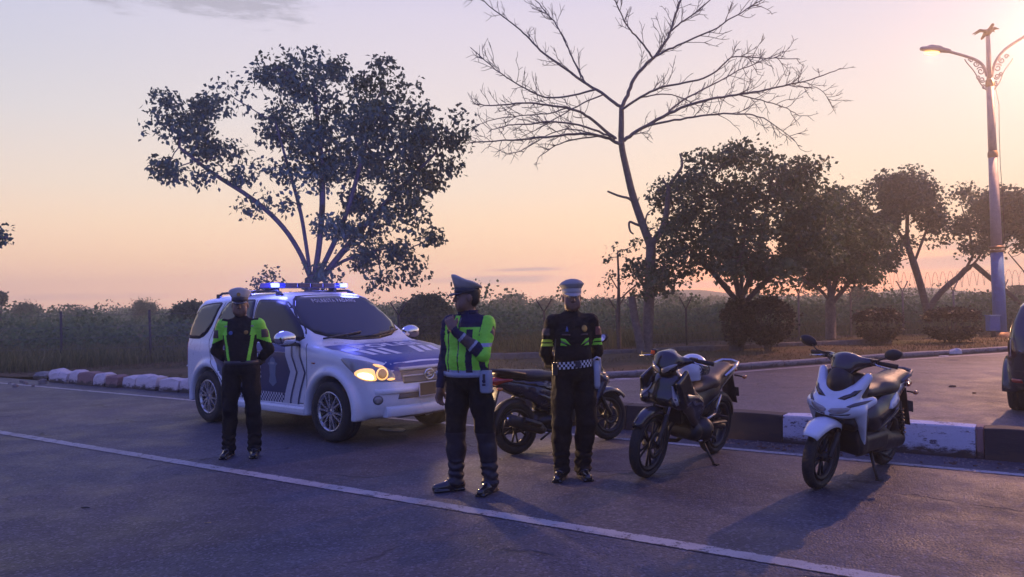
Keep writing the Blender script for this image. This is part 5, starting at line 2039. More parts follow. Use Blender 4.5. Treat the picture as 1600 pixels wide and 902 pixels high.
def hand(f, wrist, d, n, side, curl=0.5, spread=0.12, sc=1.0):
    """palm, four unequal bent fingers and a thumb; d = along the hand, n = palm normal"""
    d = Vector(d).normalized()
    n = Vector(n)
    n = (n - d * n.dot(d)).normalized()
    w = d.cross(n) * side                      # towards the thumb
    W = Vector(wrist)
    f.cone(W, W + d * 0.03, 0.026 * sc, 0.028 * sc, 0.015)
    for k in (-1.5, -0.5, 0.5, 1.5):
        a = W + d * 0.02 + w * k * 0.012
        b = W + d * 0.088 * sc + w * k * 0.0195
        f.cone(a, b, 0.018 * sc, 0.0135 * sc, 0.012)
    for k, L in ((1.5, 0.070), (0.5, 0.078), (-0.5, 0.073), (-1.5, 0.058)):
        p = W + d * 0.088 * sc + w * k * 0.0205
        ang = 0.25 + curl * 0.35
        dd = (d + w * k * spread * 0.18).normalized()
        for j, fr in enumerate((0.45, 0.32, 0.23)):
            q = p + (dd * math.cos(ang) + n * math.sin(ang)) * L * fr * sc
            f.cone(p, q, 0.0098 - j * 0.0007, 0.0092 - j * 0.0009, 0.004)
            p = q
            ang += curl * (0.9, 0.8, 0.6)[j]
    p = W + d * 0.025 + w * 0.024
    t = (d * 0.72 + w * 0.62 + n * 0.22).normalized()
    q = p + t * 0.045 * sc
    f.cone(p, q, 0.016, 0.012, 0.012)
    t2 = (d * 0.95 + w * 0.10 + n * (0.25 + curl * 0.5)).normalized()
    f.cone(q, q + t2 * 0.034 * sc, 0.0115, 0.009, 0.006)


def head_sdf(f, c, yaw, pitch=0.0):
    """head with face, looking along -Y turned by yaw"""
    Rm = Matrix.Rotation(yaw, 3, 'Z') @ Matrix.Rotation(pitch, 3, 'X')
    C = Vector(c)
    P = lambda x, y, z: C + Rm @ Vector((x, y, z))
    f.cur = HEAD
    f.ell(P(0, 0.012, 0.022), (0.077, 0.096, 0.100), 0.0, Rm)
    f.ell(P(0, -0.030, -0.045), (0.060, 0.064, 0.075), 0.035, Rm)
    f.ell(P(0, -0.062, -0.095), (0.032, 0.028, 0.024), 0.03, Rm)
    for s in (-1, 1):
        f.ell(P(s * 0.050, -0.048, -0.062), (0.022, 0.034, 0.040), 0.03, Rm)      # cheeks and jaw
        f.cone(P(s * 0.012, -0.086, 0.024), P(s * 0.050, -0.070, 0.026), 0.011, 0.010, 0.016)   # brow
        f.ell(P(s * 0.079, 0.008, -0.012), (0.011, 0.020, 0.032), 0.008, Rm)
        f.ell(P(s * 0.032, -0.094, 0.004), (0.016, 0.014, 0.009), 0.012, Rm, 's')
        f.cur = EYEB
        f.ell(P(s * 0.031, -0.080, 0.004), (0.013, 0.011, 0.010), 0.002, Rm)
        f.cur = HEAD
        f.ell(P(s * 0.012, -0.104, -0.036), (0.009, 0.010, 0.008), 0.008, Rm)
    f.cone(P(0, -0.088, 0.016), P(0, -0.110, -0.030), 0.009, 0.012, 0.012)
    f.ell(P(0, -0.090, -0.062), (0.024, 0.012, 0.006), 0.008, Rm)
    f.ell(P(0, -0.088, -0.074), (0.020, 0.012, 0.007), 0.006, Rm)
    f.ell(P(0, -0.103, -0.0675), (0.020, 0.010, 0.0022), 0.004, Rm, 's')
    f.cur = HAIR
    f.ell(P(0, 0.026, 0.026), (0.080, 0.090, 0.092), 0.006, Rm)
    f.ell(P(0, 0.050, -0.02), (0.070, 0.056, 0.062), 0.02, Rm)
    f.cur = HEAD
    return Rm


def body(p, H, pose, mats, matmap, h=0.0062, cloth=1.0, seed=1):
    """one continuous figure; pose holds joint positions for a 1.75 m standing man facing -Y"""
    g = pose
    f = Field((-0.50, -0.42, -0.01), (0.50, 0.36, 1.84), h)
    f.track()
    J = {k: Vector(v) for k, v in g.items() if not isinstance(v, (int, float, str, dict))}
    fat = g.get('fat', 0.0)
    f.cur = PEL
    f.ell(J['pelvis'], (0.168 + fat * .5, 0.120 + fat, 0.13), 0.0)
    f.cur = TORSO
    f.ell(J['pelvis'] + Vector((0, -0.012 - fat * .4, 0.135)), (0.152 + fat, 0.118 + fat, 0.15), 0.05)
    f.ell(J['chest'], (0.176 + fat * .5, 0.120 + fat * .4, 0.19), 0.05)
    f.ell(J['chest'] + Vector((0, -0.03, -0.03)), (0.14, 0.10, 0.12), 0.05)
    f.cone(J['chest'] + Vector((0, 0.01, 0.10)), J['neck'], 0.10, 0.062, 0.06)
    for s, a in ((-1, 'sh_r'), (1, 'sh_l')):
        f.cone(J['neck'] + Vector((0, 0.01, -0.055)), J[a] + Vector((-s * 0.02, 0, 0)), 0.066, 0.068, 0.04)
    sl = g.get('sleeve', 0.0)
    for up, fo, a, b, c, hd in ((RUP, RFO, 'sh_r', 'el_r', 'wr_r', 'r'), (LUP, LFO, 'sh_l', 'el_l', 'wr_l', 'l')):
        f.cur = up
        m = J[a].lerp(J[b], 0.35)
        f.cone(J[a], m, 0.070 + sl, 0.062 + sl, 0.03)
        f.cone(m, J[b], 0.062 + sl, 0.050 + sl, 0.03)
        f.cur = fo
        m = J[b].lerp(J[c], 0.35)
        f.cone(J[b], m, 0.050 + sl, 0.049 + sl, 0.02)
        f.cone(m, J[c], 0.049 + sl, 0.034 + sl, 0.02)
    # legs
    tr = g.get('trouser', 0.012)
    for s, a, b, c, t in ((-1, 'hip_r', 'kn_r', 'an_r', 'toe_r'), (1, 'hip_l', 'kn_l', 'an_l', 'toe_l')):
        f.cur = LEG
        f.cone(J[a], J[a].lerp(J[b], 0.5), 0.100, 0.084 + tr * .6, 0.03)
        f.cone(J[a].lerp(J[b], 0.5), J[b], 0.084 + tr * .6, 0.062 + tr, 0.03)
        m = J[b].lerp(J[c], 0.35) + Vector((0, 0.012, 0))
        f.cone(J[b], m, 0.062 + tr, 0.061 + tr, 0.03)
        cu = g.get('cuff', 0.058)
        f.cone(m, J[c] + Vector((0, 0, 0.0)), 0.061 + tr, cu, 0.03)
        f.cone(J[c] + Vector((0, 0.005, 0.02)), J[c] + Vector((0, -0.012, -0.02)), cu, cu + 0.006, 0.015)
        f.cur = SHOE
        hl = J[c] + Vector((0, 0.0, 0))
        d = (J[t] - J[c])
        d.z = 0
        d.normalize()
        base = Vector((J[c].x, J[c].y, 0))
        f.cone(base - d * 0.035 + Vector((0, 0, 0.046)), base + d * 0.05 + Vector((0, 0, 0.050)), 0.044, 0.048, 0.02)
        f.cone(base + d * 0.05 + Vector((0, 0, 0.046)), base + d * 0.175 + Vector((0, 0, 0.034)), 0.046, 0.034, 0.02, (1, 1, 1.0))
        f.box(base + d * 0.065 + Vector((0, 0, 0.013)), (0.047, 0.135, 0.013), 0.012, 0.004, Matrix.Rotation(math.atan2(d.y, d.x) + math.pi / 2, 3, 'Z'))
    # cloth folds
    band = np.argwhere(np.abs(f.D) < 0.03)
    P = f.lo + band * f.h
    idv = f.ID[tuple(band.T)]
    leg = np.isin(idv, (LEG, PEL))
    tor = np.isin(idv, (TORSO, RUP, LUP, RFO, LFO))
    w = np.zeros(len(P))
    Pq = P * np.array([1, 1, 0.55])
    n1 = fbm3(Pq, seed, 9.0, 3)
    n2 = fbm3(P * np.array([0.8, 0.8, 1.5]), seed + 1, 11.0, 3)
    ridge_ = lambda n: 1.0 - np.abs(np.clip(n, -1, 1)) * 2.0
    w[leg] = 0.0052 * ridge_(n1[leg]) + 0.003 * n2[leg]
    # bunched cloth near the cuffs and knees
    lowz = leg & (P[:, 2] < 0.26)
    w[lowz] += 0.006 * np.sin(P[lowz, 2] * 95 + 3 * n1[lowz])
    w[tor] = 0.0040 * ridge_(n2[tor]) + 0.0022 * n1[tor]
    f.D[tuple(band.T)] += (-w * cloth).astype(np.float32)
    # bare parts last, without folds
    f.cur = NECK
    f.cone(J['neck'] + Vector((0, 0.012, -0.06)), J['head'] + Vector((0, 0.018, -0.06)), 0.060, 0.058, 0.015)
    yaw = g.get('head_yaw', 0.0)
    Rm = head_sdf(f, J['head'], yaw, g.get('head_pitch', 0.0))
    f.cur = HAND
    for side, k in ((-1, 'r'), (1, 'l')):
        hp = g.get('hand_' + k)
        if hp:
            hand(f, J['wr_' + k] + Vector(hp['off']), hp['d'], hp['n'], hp.get('side', 1), hp.get('curl', 0.5))

    def mf(cen):
        return matmap(cen, f.id_at(cen))
    me = f.mesh('body', mf)
    o = link_mesh('body', me, mats, p)
    o.scale = (H / 1.75,) * 3
    return o, Rm


def cap(parent, c, Rm, scale, tilt_front=0.035, crown=M_capwhite, band=M_capband, visor=M_shoe, badge=True, flop=0.0, back=0.0, height=0.10, cs=1.0, dome=0.0):
    """peaked service cap placed on a head centre c (already scaled)"""
    o = bpy.data.objects.new('cap', None)
    COL.objects.link(o)
    o.parent = parent
    o.matrix_parent_inverse = Matrix.Identity(4)
    o.location = c
    o.rotation_euler = Rm.to_euler()
    o.scale = (scale, scale, scale)
    n = 36

    def ring(rx, ry, z, fr=0.0, bk=0.0, y0=0.0, side=0.0):
        out = []
        for k in range(n):
            a = 2 * math.pi * k / n
            x, y = rx * math.cos(a), ry * math.sin(a)
            e = max(0, -math.sin(a)) ** 1.3
            b = max(0, math.sin(a)) ** 1.3
            out.append((x, y + y0, z + fr * e + bk * b + side * math.cos(a)))
        return out
    mb = MB()
    mb.loft([ring(0.080, 0.097, 0.030), ring(0.0855, 0.1025, 0.030), ring(0.087, 0.104, 0.052), ring(0.0875, 0.1045, 0.074, 0.006), ring(0.080, 0.097, 0.078, 0.006)], 0, True)
    mb.build('cap_band', band, o)
    mb = MB()
    z0 = 0.072
    t = tilt_front
    mb.loft([ring(0.084, 0.100, z0 - 0.004, 0.006), ring(0.099 * cs, 0.113, z0 + height * 0.22, t * .6, back * .3, 0, flop * .3), ring(0.115 * cs, 0.127, z0 + height * 0.50, t, back, 0.002, flop), ring(0.119 * cs, 0.131, z0 + height * 0.62, t * 1.1, back, 0.003, flop), ring(0.116 * cs, 0.127, z0 + height * 0.70, t * 1.15, back, 0.003, flop),
             ring(0.094 * cs, 0.102, z0 + height * 0.78 + dome * .5, t, back * .8, 0.0, flop), ring(0.055 * cs, 0.06, z0 + height * 0.82 + dome, t * .55, back * .4, 0, flop * .5), ring(0.004, 0.004, z0 + height * 0.83 + dome * 1.25, 0, 0, 0, 0)], 0, True)
    mb.build('cap_crown', crown, o)
    mb = MB()
    rings = []
    for k in range(15):
        a = R(-152 + 124 * k / 14)
        e = math.sin(math.pi * k / 14) ** 0.7
        i = Vector((0.084 * math.cos(a), 0.101 * math.sin(a), 0.040))
        q = Vector((0.088 * math.cos(a), 0.104 * math.sin(a) - 0.058 * e, 0.036 - 0.026 * e))
        m = i.lerp(q, 0.5) + Vector((0, 0, 0.006 * e))
        rings.append([i, m, q, q - Vector((0, 0, 0.005)), m - Vector((0, 0, 0.005)), i - Vector((0, 0, 0.005))])
    mb.loft(rings, 0, True)
    mb.build('cap_visor', visor, o)
    if badge:
        mb = MB()
        mb.lathe([(0.001, 0.0), (0.012, 0.0), (0.020, -0.004), (0.020, 0.006), (0.001, 0.006)], 14, 'Y', (0, -0.119 - t * .2, 0.108))
        mb.build('cap_badge', M_gold, o)
    return o


def torso_wrap(p, bo, z0, z1, off, m, name, a0=0, a1=360, n=60, c=(0, 0), thick=0.006, tilt=0.0, cells=None, rmax=1.0):
    """band wrapped round the body between two heights (rays towards the body's axis)"""
    b = bvh_of(bo)
    mb = MB()

    def hit(a, z):
        d = Vector((math.cos(a), math.sin(a), 0))
        o = Vector((c[0], c[1], z)) + d * rmax
        hh = b.ray_cast(o, -d)
        r = (hh[0] - Vector((c[0], c[1], z))).length if hh[0] else 0.15
        return d, r
    if cells:
        nz, na = cells
        for i in range(na):
            for j in range(nz):
                if (i + j) % 2:
                    continue
                q = []
                for aa, zz in ((i, j), (i + 1, j), (i + 1, j + 1), (i, j + 1)):
                    a = R(a0 + (a1 - a0) * aa / na)
                    zq = z0 + (z1 - z0) * zz / nz
                    d, r = hit(a, (z0 + z1) / 2 + tilt * math.cos(a))
                    q.append(Vector((c[0], c[1], zq + tilt * math.cos(a))) + d * (r + off))
                mb.add(q, [(0, 1, 2, 3)])
    else:
        rings = []
        for i in range(n + 1):
            a = R(a0 + (a1 - a0) * i / n)
            d, r = hit(a, (z0 + z1) / 2 + tilt * math.cos(a))
            base = Vector((c[0], c[1], tilt * math.cos(a)))
            rings.append([base + d * (r + off - thick) + Vector((0, 0, z0)), base + d * (r + off) + Vector((0, 0, z0)), base + d * (r + off) + Vector((0, 0, z1)), base + d * (r + off - thick) + Vector((0, 0, z1))])
        mb.loft(rings, 0, a1 - a0 < 359, smooth=True)
    o = mb.build(name, m, p)
    o.scale = bo.scale
    return o


def badge(p, bo, poly, direction, m, name, off=0.004, res=0.02, org=(0, 0, 0), U=(1, 0, 0)):
    o = drape(bvh_of(bo), poly, org, U, (0, 0, 1), direction, off=off, res=res, lip=0.003).build(name, m, p)
    o.scale = bo.scale
    return o


def rect(cx, cz, w, h, sk=0.0):
    return [(cx - w / 2, cz - h / 2), (cx + w / 2, cz - h / 2 + sk), (cx + w / 2, cz + h / 2 + sk), (cx - w / 2, cz + h / 2)]


def disc(cx, cz, rx, rz, n=14):
    return [(cx + rx * math.cos(a), cz + rz * math.sin(a)) for a in np.linspace(0, 2 * math.pi, n + 1)[:-1]]


BASE = dict(pelvis=(0, 0, 0.97), chest=(0, 0.0, 1.285), neck=(0, 0.012, 1.475), head=(0, -0.012, 1.625),
            sh_r=(-0.195, 0.012, 1.40), sh_l=(0.195, 0.012, 1.40))
FRONTV = (0, 1, 0)


def person_one():
    p = empty('person', 'person in dark uniform with green shoulders and grey cap, standing beside the police car door', 'person', group=None)
    H = 1.685
    k = H / 1.75
    pose = dict(BASE, sh_r=(-0.184, 0.012, 1.40), sh_l=(0.184, 0.012, 1.40), el_r=(-0.278, 0.075, 1.135), wr_r=(-0.135, 0.165, 0.985), el_l=(0.278, 0.075, 1.135), wr_l=(0.135, 0.175, 0.975),
                hip_r=(-0.095, 0, 0.92), kn_r=(-0.125, -0.012, 0.50), an_r=(-0.145, 0.02, 0.10), toe_r=(-0.165, -0.2, 0.03),
                hip_l=(0.095, 0, 0.92), kn_l=(0.118, -0.015, 0.50), an_l=(0.130, 0.0, 0.10), toe_l=(0.155, -0.2, 0.03),
                head_yaw=0.12, fat=0.014, sleeve=0.002, trouser=0.014, cuff=0.062,
                hand_r=dict(off=(0.03, 0.0, -0.005), d=(1, 0.12, -0.1), n=(0, 1, 0), side=-1, curl=0.7), hand_l=dict(off=(-0.03, 0.01, 0.0), d=(-1, 0.18, 0.1), n=(0, 1, 0), side=1, curl=0.7))
    mats = [M_skin, M_cloth_black, M_cloth_brownblack, M_shoe, M_hivis, M_eye, M_hair, M_patch]

    def mm(c, i):
        m = np.ones(len(c), int)
        m[np.isin(i, (HEAD, NECK, HAND))] = 0
        m[i == EYEB] = 5
        m[i == HAIR] = 6
        m[np.isin(i, (LEG, PEL))] = 2
        m[i == SHOE] = 3
        x, y, z = np.abs(c[:, 0]), c[:, 1], c[:, 2]
        up = np.isin(i, (RUP, LUP, TORSO))
        # green shoulder caps that run down the sleeve, with a dark patch
        s = up & (x > 0.155 + (z < 1.33) * 0.02) & (z > 1.235 - (x - 0.24) * 0.4)
        m[s] = 4
        m[s & (np.abs(z - 1.315) < 0.045) & (x > 0.222) & (y < 0.02)] = 7
        st = np.isin(i, (TORSO,)) & (y < 0.03) & (np.abs(x - (0.112 + 0.16 * np.clip(z - 1.10, -1, 0.25))) < 0.016 + 0.012 * (z > 1.3)) & (z > 1.0)
        m[st] = 4
        # black epaulettes
        m[(i != HEAD) & (z > 1.425) & (x > 0.11) & (x < 0.19) & (np.abs(y - 0.01) < 0.05)] = 1
        return m
    b, Rm = body(p, H, pose, mats, mm, seed=3)
    cap(p, Vector(pose['head']) * k, Rm, k, 0.036, back=-0.012, height=0.098, visor=M_shoe, cs=0.98, crown=mat('cap_cloth_pale', (0.62, 0.60, 0.60), 0.7, var=0.08, scale=14, bump=0.2, bscale=250))
    badge(p, b, disc(-0.075, 1.325, 0.022, 0.022), FRONTV, M_bluebadge, 'chest_badge')
    badge(p, b, disc(0.080, 1.330, 0.020, 0.022), FRONTV, M_gold, 'chest_badge')
    torso_wrap(p, b, 0.985, 1.03, 0.006, M_capband, 'belt', rmax=0.3, c=(0, 0))
    for s in (-1, 1):
        badge(p, b, rect(s * 0.135, 1.395, 0.03, 0.018), FRONTV, mat('rank_silver', (0.4, 0.36, 0.30), 0.4), 'rank_mark', 0.006)
    return p


def person_two():
    p = empty('person', 'person in bright green police vest with one hand raised to the chest, face turned aside', 'person', group=None)
    H = 1.71
    k = H / 1.75
    pose = dict(BASE, chest=(0, -0.005, 1.285), sh_r=(-0.172, 0.012, 1.40), sh_l=(0.174, 0.012, 1.395), el_r=(-0.232, 0.035, 1.125), wr_r=(-0.255, -0.03, 0.885), el_l=(0.195, -0.125, 1.150), wr_l=(-0.008, -0.228, 1.345),
                hip_r=(-0.095, 0, 0.92), kn_r=(-0.120, -0.03, 0.50), an_r=(-0.135, 0.00, 0.10), toe_r=(-0.27, -0.12, 0.03),
                hip_l=(0.100, 0, 0.92), kn_l=(0.135, 0.0, 0.50), an_l=(0.165, 0.035, 0.10), toe_l=(0.150, -0.2, 0.03),
                head_yaw=-0.95, fat=0.034, sleeve=0.0, trouser=0.016, cuff=0.058,
                hand_r=dict(off=(0, -0.004, -0.02), d=(-0.06, -0.16, -1), n=(0.9, -0.3, 0), side=-1, curl=0.45),
                hand_l=dict(off=(-0.015, -0.005, 0.012), d=(-0.42, 0.12, 0.95), n=(-0.2, 1, -0.1), side=-1, curl=1.0))
    mats = [M_skin, M_cloth_navy, M_cloth_brownblack, M_shoe, M_hivis, M_eye, M_hair, M_patch, M_retro, mat('gaiter_navy', (0.008, 0.009, 0.022), 0.55, var=0.2, scale=12)]

    def mm(c, i):
        m = np.ones(len(c), int)
        m[np.isin(i, (HEAD, NECK, HAND))] = 0
        m[i == EYEB] = 5
        m[i == HAIR] = 6
        m[np.isin(i, (LEG, PEL))] = 2
        m[i == SHOE] = 3
        x, y, z = c[:, 0], c[:, 1], c[:, 2]
        ax = np.abs(x)
        t = np.isin(i, (TORSO, PEL)) & (z > 0.975) & (z < 1.47) & (ax < 0.24)
        m[t] = 4
        m[np.isin(i, (LEG,)) & (z < 0.50)] = 9
        m[t & (z < 1.025)] = 8                                           # grey hem
        m[t & (np.abs(x - 0.075) < 0.024) & (z < 1.36)] = 1               # upright navy bands
        m[t & (np.abs(x + 0.125) < 0.008)] = 1
        m[t & (np.abs(x - 0.165) < 0.015)] = 1
        m[t & (z > 1.375) & (x < 0.15) & (x > -0.03) & (y < 0.02)] = 1
        m[t & (z > 1.425) & (ax > 0.09)] = 1                               # shoulder yoke
        m[t & (np.abs(x + 0.018) < 0.0055)] = 3                           # zip
        a = (i == LUP)
        m[a] = 4
        m[a & (z < 1.245) & (z > 1.215)] = 8
        m[a & (np.abs(z - 1.33) + np.abs(y + 0.02) < 0.055) & (x > 0.185)] = 7
        d = (i == LFO)
        m[d] = 1
        el, wr = np.array(pose['el_l']), np.array(pose['wr_l'])
        tt = ((c - el) @ (wr - el)) / ((wr - el) @ (wr - el))
        m[d & (tt > 0.35) & (tt < 0.8)] = 8
        m[d & (tt > 0.42) & (tt < 0.72)] = 7
        m[d & (tt < 0.12)] = 4
        return m
    b, Rm = body(p, H, pose, mats, mm, seed=11)
    cap(p, Vector(pose['head']) * k, Rm, k, 0.052, back=-0.046, height=0.086, visor=M_shoe, crown=M_capwhite)
    # collar, radio pouch on the hip, zip pull
    torso_wrap(p, b, 1.475, 1.515, 0.010, M_cloth_navy, 'collar', a0=-60, a1=240, rmax=0.11, c=(0, 0.012), n=30)
    torso_wrap(p, b, 0.965, 1.005, 0.010, M_retro, 'belt', rmax=0.30)
    mb = MB()
    rings = []
    for z, w, d in ((0.835, 0.036, 0.030), (0.85, 0.045, 0.036), (0.96, 0.048, 0.040), (1.005, 0.044, 0.036), (1.02, 0.03, 0.02)):
        rings.append([(0.190 + a * w, -0.075 + b_ * d, z) for a, b_ in ((-1, -0.7), (-0.7, -1), (0.7, -1), (1, -0.7), (1, 0.7), (0.7, 1), (-0.7, 1), (-1, 0.7))])
    mb.loft(rings, 0, True)
    pc = mb.build('radio_pouch', mat('pouch_grey', (0.30, 0.34, 0.42), 0.6, var=0.15, bump=0.2), p)
    pc.scale = b.scale
    mb = MB()
    mb.box((0.190, -0.115, 0.955), (0.022, 0.012, 0.075))
    mb.build('pouch_strap', M_capband, pc, 0.003)
    for z in (0.935, 0.905):
        mb = MB()
        mb.box((0.190, -0.122, z), (0.030, 0.006, 0.016))
        mb.build('pouch_buckle', M_cloth_navy, pc, 0.002)
    # whistle in the raised hand
    badge(p, b, [(-0.135, 1.315), (-0.105, 1.335), (-0.09, 1.365), (-0.12, 1.38), (-0.15, 1.35)], FRONTV, M_cloth_navy, 'shoulder_flap', 0.006)
    # boot gaiters below the knees
    return p


def person_three():
    p = empty('person', 'person in black uniform with chequered white belt and white cap standing between the motorcycles', 'person', group=None)
    H = 1.69
    k = H / 1.75
    pose = dict(BASE, sh_r=(-0.180, 0.012, 1.40), sh_l=(0.180, 0.012, 1.40), el_r=(-0.240, 0.06, 1.125), wr_r=(-0.150, 0.165, 0.985), el_l=(0.243, 0.06, 1.130), wr_l=(0.150, 0.165, 0.975),
                hip_r=(-0.092, 0, 0.92), kn_r=(-0.118, -0.02, 0.50), an_r=(-0.125, 0.01, 0.10), toe_r=(-0.21, -0.18, 0.03),
                hip_l=(0.092, 0, 0.92), kn_l=(0.105, -0.03, 0.50), an_l=(0.072, 0.015, 0.10), toe_l=(0.085, -0.2, 0.03),
                head_yaw=-0.10, fat=0.016, sleeve=0.0, trouser=0.022, cuff=0.066,
                hand_r=dict(off=(0.03, 0.0, -0.005), d=(1, 0.12, -0.1), n=(0, 1, 0), side=-1, curl=0.7), hand_l=dict(off=(-0.03, 0.01, 0.0), d=(-1, 0.18, 0.1), n=(0, 1, 0), side=1, curl=0.7))
    mats = [M_skin, M_cloth_black, M_cloth_brownblack, M_shoe, M_hivis_y, M_eye, M_hair, M_patch, M_hivis, M_redbadge]

    def mm(c, i):
        m = np.ones(len(c), int)
        m[np.isin(i, (HEAD, NECK, HAND))] = 0
        m[i == EYEB] = 5
        m[i == HAIR] = 6
        m[np.isin(i, (LEG, PEL))] = 2
        m[i == SHOE] = 3
        x, y, z = c[:, 0], c[:, 1], c[:, 2]
        a = np.isin(i, (RUP, LUP))
        zz = z + 0.10 * np.abs(np.abs(x) - 0.24)
        m[a & (np.abs(zz - 1.205) < 0.012)] = 4
        m[a & (np.abs(zz - 1.240) < 0.012)] = 4
        m[(i == LUP) & ((np.abs(zz - 1.205) < 0.012) | (np.abs(zz - 1.240) < 0.012))] = 8
        m[(i == LUP) & (z > 1.28) & (z < 1.36) & (x > 0.205)] = 9
        m[(i == RUP) & (z > 1.29) & (z < 1.35) & (x < -0.215)] = 7
        return m
    b, Rm = body(p, H, pose, mats, mm, seed=23)
    cap(p, Vector(pose['head']) * k, Rm, k, 0.004, back=-0.02, height=0.070, crown=mat('cap_cloth_grey', (0.29, 0.275, 0.26), 0.75, var=0.08, scale=14, bump=0.2, bscale=250), band=M_capwhite, visor=M_capwhite, badge=False, flop=0.004, cs=0.95, dome=0.03)
    badge(p, b, disc(0.086, 1.345, 0.027, 0.030), FRONTV, M_gold, 'chest_badge')
    badge(p, b, [(-0.085, 1.32), (-0.06, 1.32), (-0.065, 1.345), (-0.07, 1.37), (-0.08, 1.345)], FRONTV, M_bluebadge, 'chest_badge')
    for s in (-1, 1):
        badge(p, b, rect(s * 0.082, 1.292, 0.07, 0.014), FRONTV, M_patch, 'name_strip', 0.003)
    q = lambda s, pts: [(s * u, v) for u, v in pts]
    for s in (-1, 1):
        badge(p, b, q(s, [(0.045, 1.20), (0.125, 1.245), (0.127, 1.262), (0.09, 1.255)]), FRONTV, M_hivis, 'green_stripe', 0.003)
        badge(p, b, q(s, [(0.075, 1.195), (0.127, 1.198), (0.126, 1.222), (0.10, 1.212)]), FRONTV, M_hivis, 'green_stripe', 0.003)
        badge(p, b, q(s, [(0.07, 1.208), (0.10, 1.214), (0.126, 1.226), (0.126, 1.241), (0.10, 1.232)]), FRONTV, M_greyplastic, 'grey_stripe', 0.002)
    torso_wrap(p, b, 0.992, 1.064, 0.008, M_cloth_black, 'belt', rmax=0.30, tilt=0.012)
    ck = torso_wrap(p, b, 0.996, 1.060, 0.0095, M_white_l, 'belt_check', a0=185, a1=355, rmax=0.30, tilt=0.012, cells=(3, 25))
    ck['kind'] = 'stuff'
    mb = MB()
    for z in (1.062, 1.003):
        pass
    mb.box((0.01, -0.165, 1.033), (0.05, 0.012, 0.058))
    bk = mb.build('belt_buckle', M_capband, p, 0.004)
    bk.scale = b.scale
    # white holster and lanyard on the left hip
    mb = MB()
    rings = []
    for z, w, d in ((0.80, 0.018, 0.03), (0.83, 0.028, 0.042), (0.95, 0.030, 0.045), (1.05, 0.024, 0.035)):
        rings.append([(0.205 + a * w, -0.03 + b_ * d, z) for a, b_ in ((-1, -0.7), (-0.7, -1), (0.7, -1), (1, -0.7), (1, 0.7), (0.7, 1), (-0.7, 1), (-1, 0.7))])
    mb.loft(rings, 0, True)
    hs = mb.build('holster', mat('holster_white', (0.40, 0.42, 0.48), 0.5, var=0.1), p)
    hs.scale = b.scale
    mb = MB()
    mb.tube([(0.17, -0.07, 1.06), (0.20, -0.085, 1.085), (0.235, -0.06, 1.07), (0.245, -0.03, 1.0), (0.235, -0.02, 0.92)], 0.010, 6)
    mb.build('holster_cord', M_white_l, hs)
    # radio with aerial on the right side
    mb = MB()
    mb.box((-0.185, -0.09, 0.99), (0.045, 0.03, 0.11))
    rd = mb.build('radio', M_bkmatte, p, 0.006)
    rd.scale = b.scale
    mb = MB()
    mb.tube([(-0.19, -0.105, 1.03), (-0.185, -0.16, 1.26)], [0.006, 0.004], 6)
    mb.build('radio_aerial', M_bkmatte, rd)
    return p


P1 = person_one()
P1.location = gp(379, 713)
P1.rotation_euler = (0, 0, R(6))
P2 = person_two()
P2.location = gp(736, 768)
P2.rotation_euler = (0, 0, R(-22))
P3 = person_three()
P3.location = gp(899, 747)
P3.rotation_euler = (0, 0, R(8))

# ------------------------------------------------------------------ trees and other growth
def leaf_material(name, c0, c1, transl=0.25, rough=0.55):
    m = bpy.data.materials.new(name)
    m.use_nodes = True
    t = NT(m.node_tree)
    b = m.node_tree.nodes['Principled BSDF']
    geo = t.n('ShaderNodeNewGeometry')
    tc = t.n('ShaderNodeTexCoord').outputs['Object']
    n = t.noise(tc, 1.1, 3)
    v = t.math('ADD', t.math('MULTIPLY', geo.outputs['Random Per Island'], 0.6), t.math('MULTIPLY', n, 0.5))
    c = t.ramp(v, [(0.2, c0), (0.85, c1)])
    t.l(c, b.inputs['Base Color'])
    b.inputs['Roughness'].default_value = rough
    b.inputs['Specular IOR Level'].default_value = 0.35
    tr = t.n('ShaderNodeBsdfTranslucent')
    t.l(c, tr.inputs[0])
    mx = t.n('ShaderNodeMixShader')
    mx.inputs[0].default_value = transl
    t.l(b.outputs[0], mx.inputs[1])
    t.l(tr.outputs[0], mx.inputs[2])
    t.l(mx.outputs[0], m.node_tree.nodes['Material Output'].inputs[0])
    return m


M_leaf1 = leaf_material('leaf_broad', (0.044, 0.076, 0.044), (0.095, 0.140, 0.075))
M_leaf2 = leaf_material('leaf_dense', (0.036, 0.068, 0.036), (0.084, 0.130, 0.062))
M_leaf3 = leaf_material('leaf_scrub', (0.075, 0.105, 0.055), (0.15, 0.185, 0.095), 0.5)
M_scrub = leaf_material('leaf_brush', (0.055, 0.100, 0.045), (0.16, 0.225, 0.10), 0.5)
M_leaf4 = leaf_material('leaf_clipped', (0.022, 0.024, 0.016), (0.060, 0.052, 0.032), 0.1)
M_grass = leaf_material('grass_dry', (0.065, 0.085, 0.032), (0.19, 0.18, 0.075), 0.35, 0.7)
M_grass2 = leaf_material('grass_short', (0.060, 0.052, 0.024), (0.16, 0.115, 0.055), 0.2, 0.8)
M_bark = mat('bark', (0.085, 0.070, 0.062), 0.9, var=0.35, scale=14, bump=0.8, bscale=30)
M_bark2 = mat('bark_pale', (0.15, 0.125, 0.11), 0.9, var=0.35, scale=10, bump=0.8, bscale=30)


